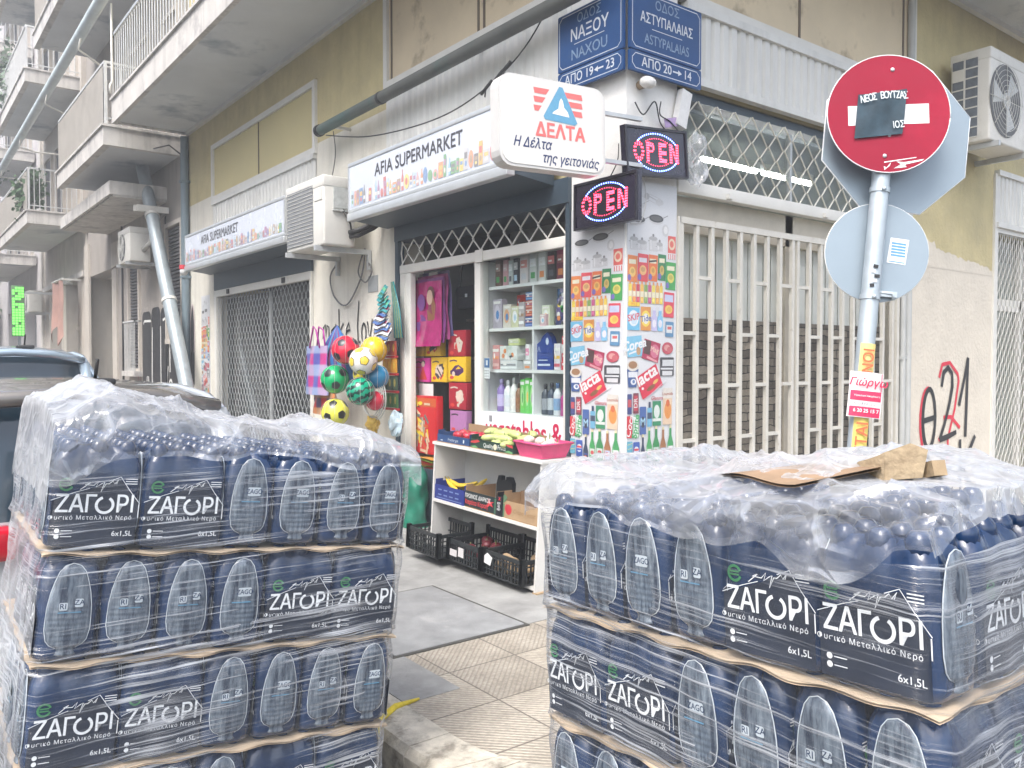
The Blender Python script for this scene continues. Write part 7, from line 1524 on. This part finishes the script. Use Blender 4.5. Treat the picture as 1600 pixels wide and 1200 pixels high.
b = B(F); b.rect(.06, .155, -.05, .085, .0055, None, 0, rot=-4); b.build('sticker', flat((.72, .74, .76)), rs)
b = B(F)
for k in range(5): b.rect(.072, .146, .052 - k * .016, .063 - k * .016, .006, None, 0, rot=-4)
b.rect(.066, .146, -.044, -.038, .006, None, 0, rot=-4); b.build('print', flat((.10, .28, .55)), rs)
b = B(F); b.tube([(-.02, -.215, .015), (.09, -.215, .03), (.10, -.25, .03)], .010, 6); b.rect(.02, .115, -.235, -.205, .004, .03); b.build('bracket', GALV, rs)
for k in (2.78, 2.50, 1.93):
    p = P0 + pd * k; b = B(); b.cyl(p, p + pd * .028, .051, 18); q = p + pd * .014 + fw * .052; b.ball(q, .012); b.build('clamp', GALV, t)
p = P0 + pd * 2.05
Fp = disc_frame(2.04, 0, .049)
b = B(Fp)
for k in range(5): b.rect(-.028 + .01 * (k % 3), -.004 + .012 * (k % 3), -.05 + .025 * k, -.032 + .025 * k, .0005 * k, None, k % 2, rot=8 - k * 4)
b.build('sticker', [BLACK, flat((.6, .62, .62))], t)
def bill(k, w_, h_, label, c, off, txts, wob=.004, bands=()):
    F = disc_frame(k, 0, off); q = thing('paper_bill', label, 'bill', P0 + pd * k); b = B(F)
    b.grid(lambda u, v: ((u - .5) * w_, (v - .5) * h_, wob * math.sin(u * 7 + v * 3) - (abs(u - .5) * 2) ** 2 * .018), 14, 12); b.build('sheet', flat(c, .6), q)
    for (u0, u1, v0, v1, cc) in bands: b = B(F); b.grid(lambda u, v: (u0 + (u1 - u0) * u, v0 + (v1 - v0) * v, .0022 + wob * math.sin(((u0 + (u1 - u0) * u) / w_ + .5) * 7 + ((v0 + (v1 - v0) * v) / h_ + .5) * 3) - (abs((u0 + (u1 - u0) * u) / w_) * 2) ** 2 * .018), 10, 6); b.build('print', flat(cc, .6), q)
    for (s_, size, u, v, rot, cc, sh) in txts: b = B(F); b.text(s_, size, u, v, .0085, 0, bold=.02, rot=rot, shear=sh); b.build('lettering', flat(cc, .6), q)
    return q
bill(1.59, .078, .21, 'yellow bill with red lettering on the sign post, upper piece', (.72, .58, .22), .050, [('ΕΝΟΙ', .075, 0, -.01, 90, (.62, .14, .05), 0)], .0)
bill(1.22, .078, .24, 'yellow bill with red lettering on the sign post, lower piece', (.72, .58, .14), .050, [('ΕΤΑΙ', .08, 0, -.02, 90, (.62, .14, .05), 0)], .0)
bill(1.425, .175, .235, 'red and white paper bill taped round the sign post', (.74, .70, .70), .066, [('Γιώργω', .055, -.0, .062, 0, (.58, .02, .08), .25), ('6 20 25 15 7', .026, 0, -.083, 0, (.76, .7, .7), 0), ('ΑΠΟΦΡΑΞΕΙΣ', .018, -.01, -.047, 0, (.30, .28, .30), 0), ('Υδραυλικοί Αποχέτευση', .012, 0, -.006, 0, (.76, .68, .68), 0)], .004, [(-.08, .08, -.03, .02, (.62, .03, .10)), (-.08, .08, -.113, -.062, (.62, .03, .10)), (.075, .080, -.02, .115, (.62, .03, .10))])
b = B(); b.tube([(-2.33, -.86, .010), (-2.24, -.72, .014), (-2.12, -.64, .012), (-1.98, -.62, .008)], [.012, .017, .016, .006], 6); tag(b.build('yellow_paint_strip', mat('yellow paint strap', (.66, .50, .03), .7, .2, 30)), 'strip of yellow paint on the broken kerb end, built as a raised strap', 'strap')  # raised strip made for what is only paint on the kerb
# ================================================================ cars
def car(X0, Y0, Z0, k, paint, roofm, label, lampside=True, L_=4.0):
    t = thing('parked_car', label, 'car', (X0, Y0, Z0))
    ST = [(0, .70, .78, .60, .80, .81), (.05, .80, .95, .64, .98, 1.0), (.22, .84, .99, .60, 1.38, 1.44), (.45, .85, .98, .61, 1.43, 1.50), (.9, .86, .98, .62, 1.46, 1.53), (1.5, .86, .96, .62, 1.46, 1.53), (2.2, .86, .95, .58, 1.38, 1.45), (2.95, .85, .93, .66, .97, 1.01), (3.7, .80, .85, .62, .88, .91), (3.95, .70, .66, .5, .69, .70)]
    def ring(s_):
        y, w_, zb, wr, ze, zc = s_; y *= L_ / 4; zb *= k; ze *= k; zc *= k
        half = [(w_ * .9, .22), (w_, .42), (w_ * 1.0, zb * .72), (w_ * .985, zb), (wr, ze), (wr * .82, ze + (zc - ze) * .62), (wr * .45, ze + (zc - ze) * .92), (0, zc)]
        return [(p[0], y, p[1]) for p in half] + [(-p[0], y, p[1]) for p in half[-2::-1]]
    RG = [ring(s_) for s_ in ST]; n = len(RG[0]); bb, bw, br = B(), B(), B()
    V = [v for r_ in RG for v in r_]; fb, fw_, fr_ = [], [], []
    for i in range(len(ST) - 1):
        for j in range(n - 1):
            f = (i * n + j, (i + 1) * n + j, (i + 1) * n + j + 1, i * n + j + 1)
            if j in (3, n - 5): (fw_ if 2 <= i <= 5 else fb).append(f)
            elif 4 <= j <= n - 6:
                if i == 1: fw_.append(f)
                elif i == 6: fw_.append(f)
                elif 2 <= i <= 5: fr_.append(f)
                else: fb.append(f)
            else: fb.append(f)
    fb += [tuple(range(n)), tuple((len(ST) - 1) * n + j for j in range(n))[::-1], ]
    bb.add(V, fb, 0, True); bw.add(V, fw_, 0, True); br.add(V, fr_, 0, True)
    body = bb.build('body', paint, t, True); bw.build('window', mat('car glass', (.015, .03, .045), .06, .1, 2, coat=.6), t, True); br.build('roof', roofm, t, True)
    b = B()                                                       # pillars and roof rails
    for s_ in (1, -1):
        for i in (2, 4, 6): a, c = Vector(RG[i][3]), Vector(RG[i][4]); a.x *= s_; c.x *= s_; b.tube([a, a.lerp(c, .5) + Vector((s_ * .02, 0, 0)), c], .03, 6)
        b.tube([Vector((s_ * RG[i][4][0], RG[i][4][1], RG[i][4][2] + .01)) for i in range(2, 8)], .025, 6); b.tube([Vector((s_ * RG[i][4][0] * .97, RG[i][4][1], RG[i][4][2] + .005)) for i in (1, 2)], .05, 8)
    b.build('pillar', paint, t, True)
    b = B(); b.tube([(-.58, .20 * L_ / 4, 1.405 * k), (-.3, .14, 1.46 * k), (0, .13, 1.475 * k), (.3, .14, 1.46 * k), (.58, .20 * L_ / 4, 1.405 * k)], .035, 8); b.build('spoiler', roofm, t, True)
    for s_ in (1, -1): b = B(); b.box(s_ * .24, s_ * .80, -.03, .12, .86 * k, .99 * k, 0, .03); b.build('tail_lamp', mat('tail lamp red', (.55, .01, .03), .12, .2, 12, coat=.6), t, True)
    for s_ in (1, -1):
        for y in (.72, 3.2 * L_ / 4):
            w_ = thing; b = B(); b.lathe([(.22, -.10), (.31, -.10), (.325, -.07), (.325, .07), (.31, .10), (.22, .10)], (s_ * .78, y, .325), 22, axis='x'); wh = b.build('wheel', mat('tyre rubber', (.02, .02, .02), .85), t, True)
            b = B(); b.lathe([(.0, -.06), (.21, -.095), (.22, .09), (0, .08)], (s_ * .78, y, .325), 14, axis='x'); b.build('rim', ALU, wh, True)
    b = B(); b.box(-.72, .72, -.035, .05, .30, .56, 0, .03); b.build('bumper', paint, t, True)
    b = B(); b.box(-.26, .26, -.045, -.036, .60, .71); b.build('number_plate', WHITE, t, True)
    b = B(); b.box(.06, .20, .40, .56, 1.505 * k, 1.535 * k, 0, .012); b.tube([(.12, .44, 1.53 * k), (.12, .38, 1.62 * k)], .008, 5); b.build('aerial', BLACK, t, True)
    return t
DARKROOF = mat('dark glossy roof', (.12, .11, .10), .2, .25, 1.6, coat=.7, dirt=.25, dirtc=(.16, .15, .14), dscale=3); SILV = mat('silver paint', (.50, .53, .56), .22, .05, 3, metal=.4, coat=.6); BLUP = mat('pale blue metallic', (.36, .45, .54), .22, .05, 3, metal=.4, coat=.6)
car(-3.31, -.30, -.03, 1.0, SILV, DARKROOF, 'silver parked car with a dark glossy roof right behind the water pallet')
car(-2.98, 4.6, -.03, 1.15, BLUP, BLUP, 'pale blue parked car beyond the dark-roofed one')
# ================================================================ thin haze volume added in place of bleached glare up the street
b = B(); b.box(-20, 40, -20, 75, -3, 22)
hz = b.build('haze', mat('haze placeholder', (1, 1, 1)), kind='stuff')
m = bpy.data.materials.new('glare haze'); m.use_nodes = True; t = m.node_tree; t.nodes.remove(t.nodes['Principled BSDF'])
v = N(t, 'ShaderNodeVolumePrincipled'); v.inputs['Color'].default_value = (.90, .94, 1, 1); v.inputs['Density'].default_value = .0065
t.links.new(v.outputs[0], t.nodes['Material Output'].inputs['Volume'])
hz.data.materials.clear(); hz.data.materials.append(m)
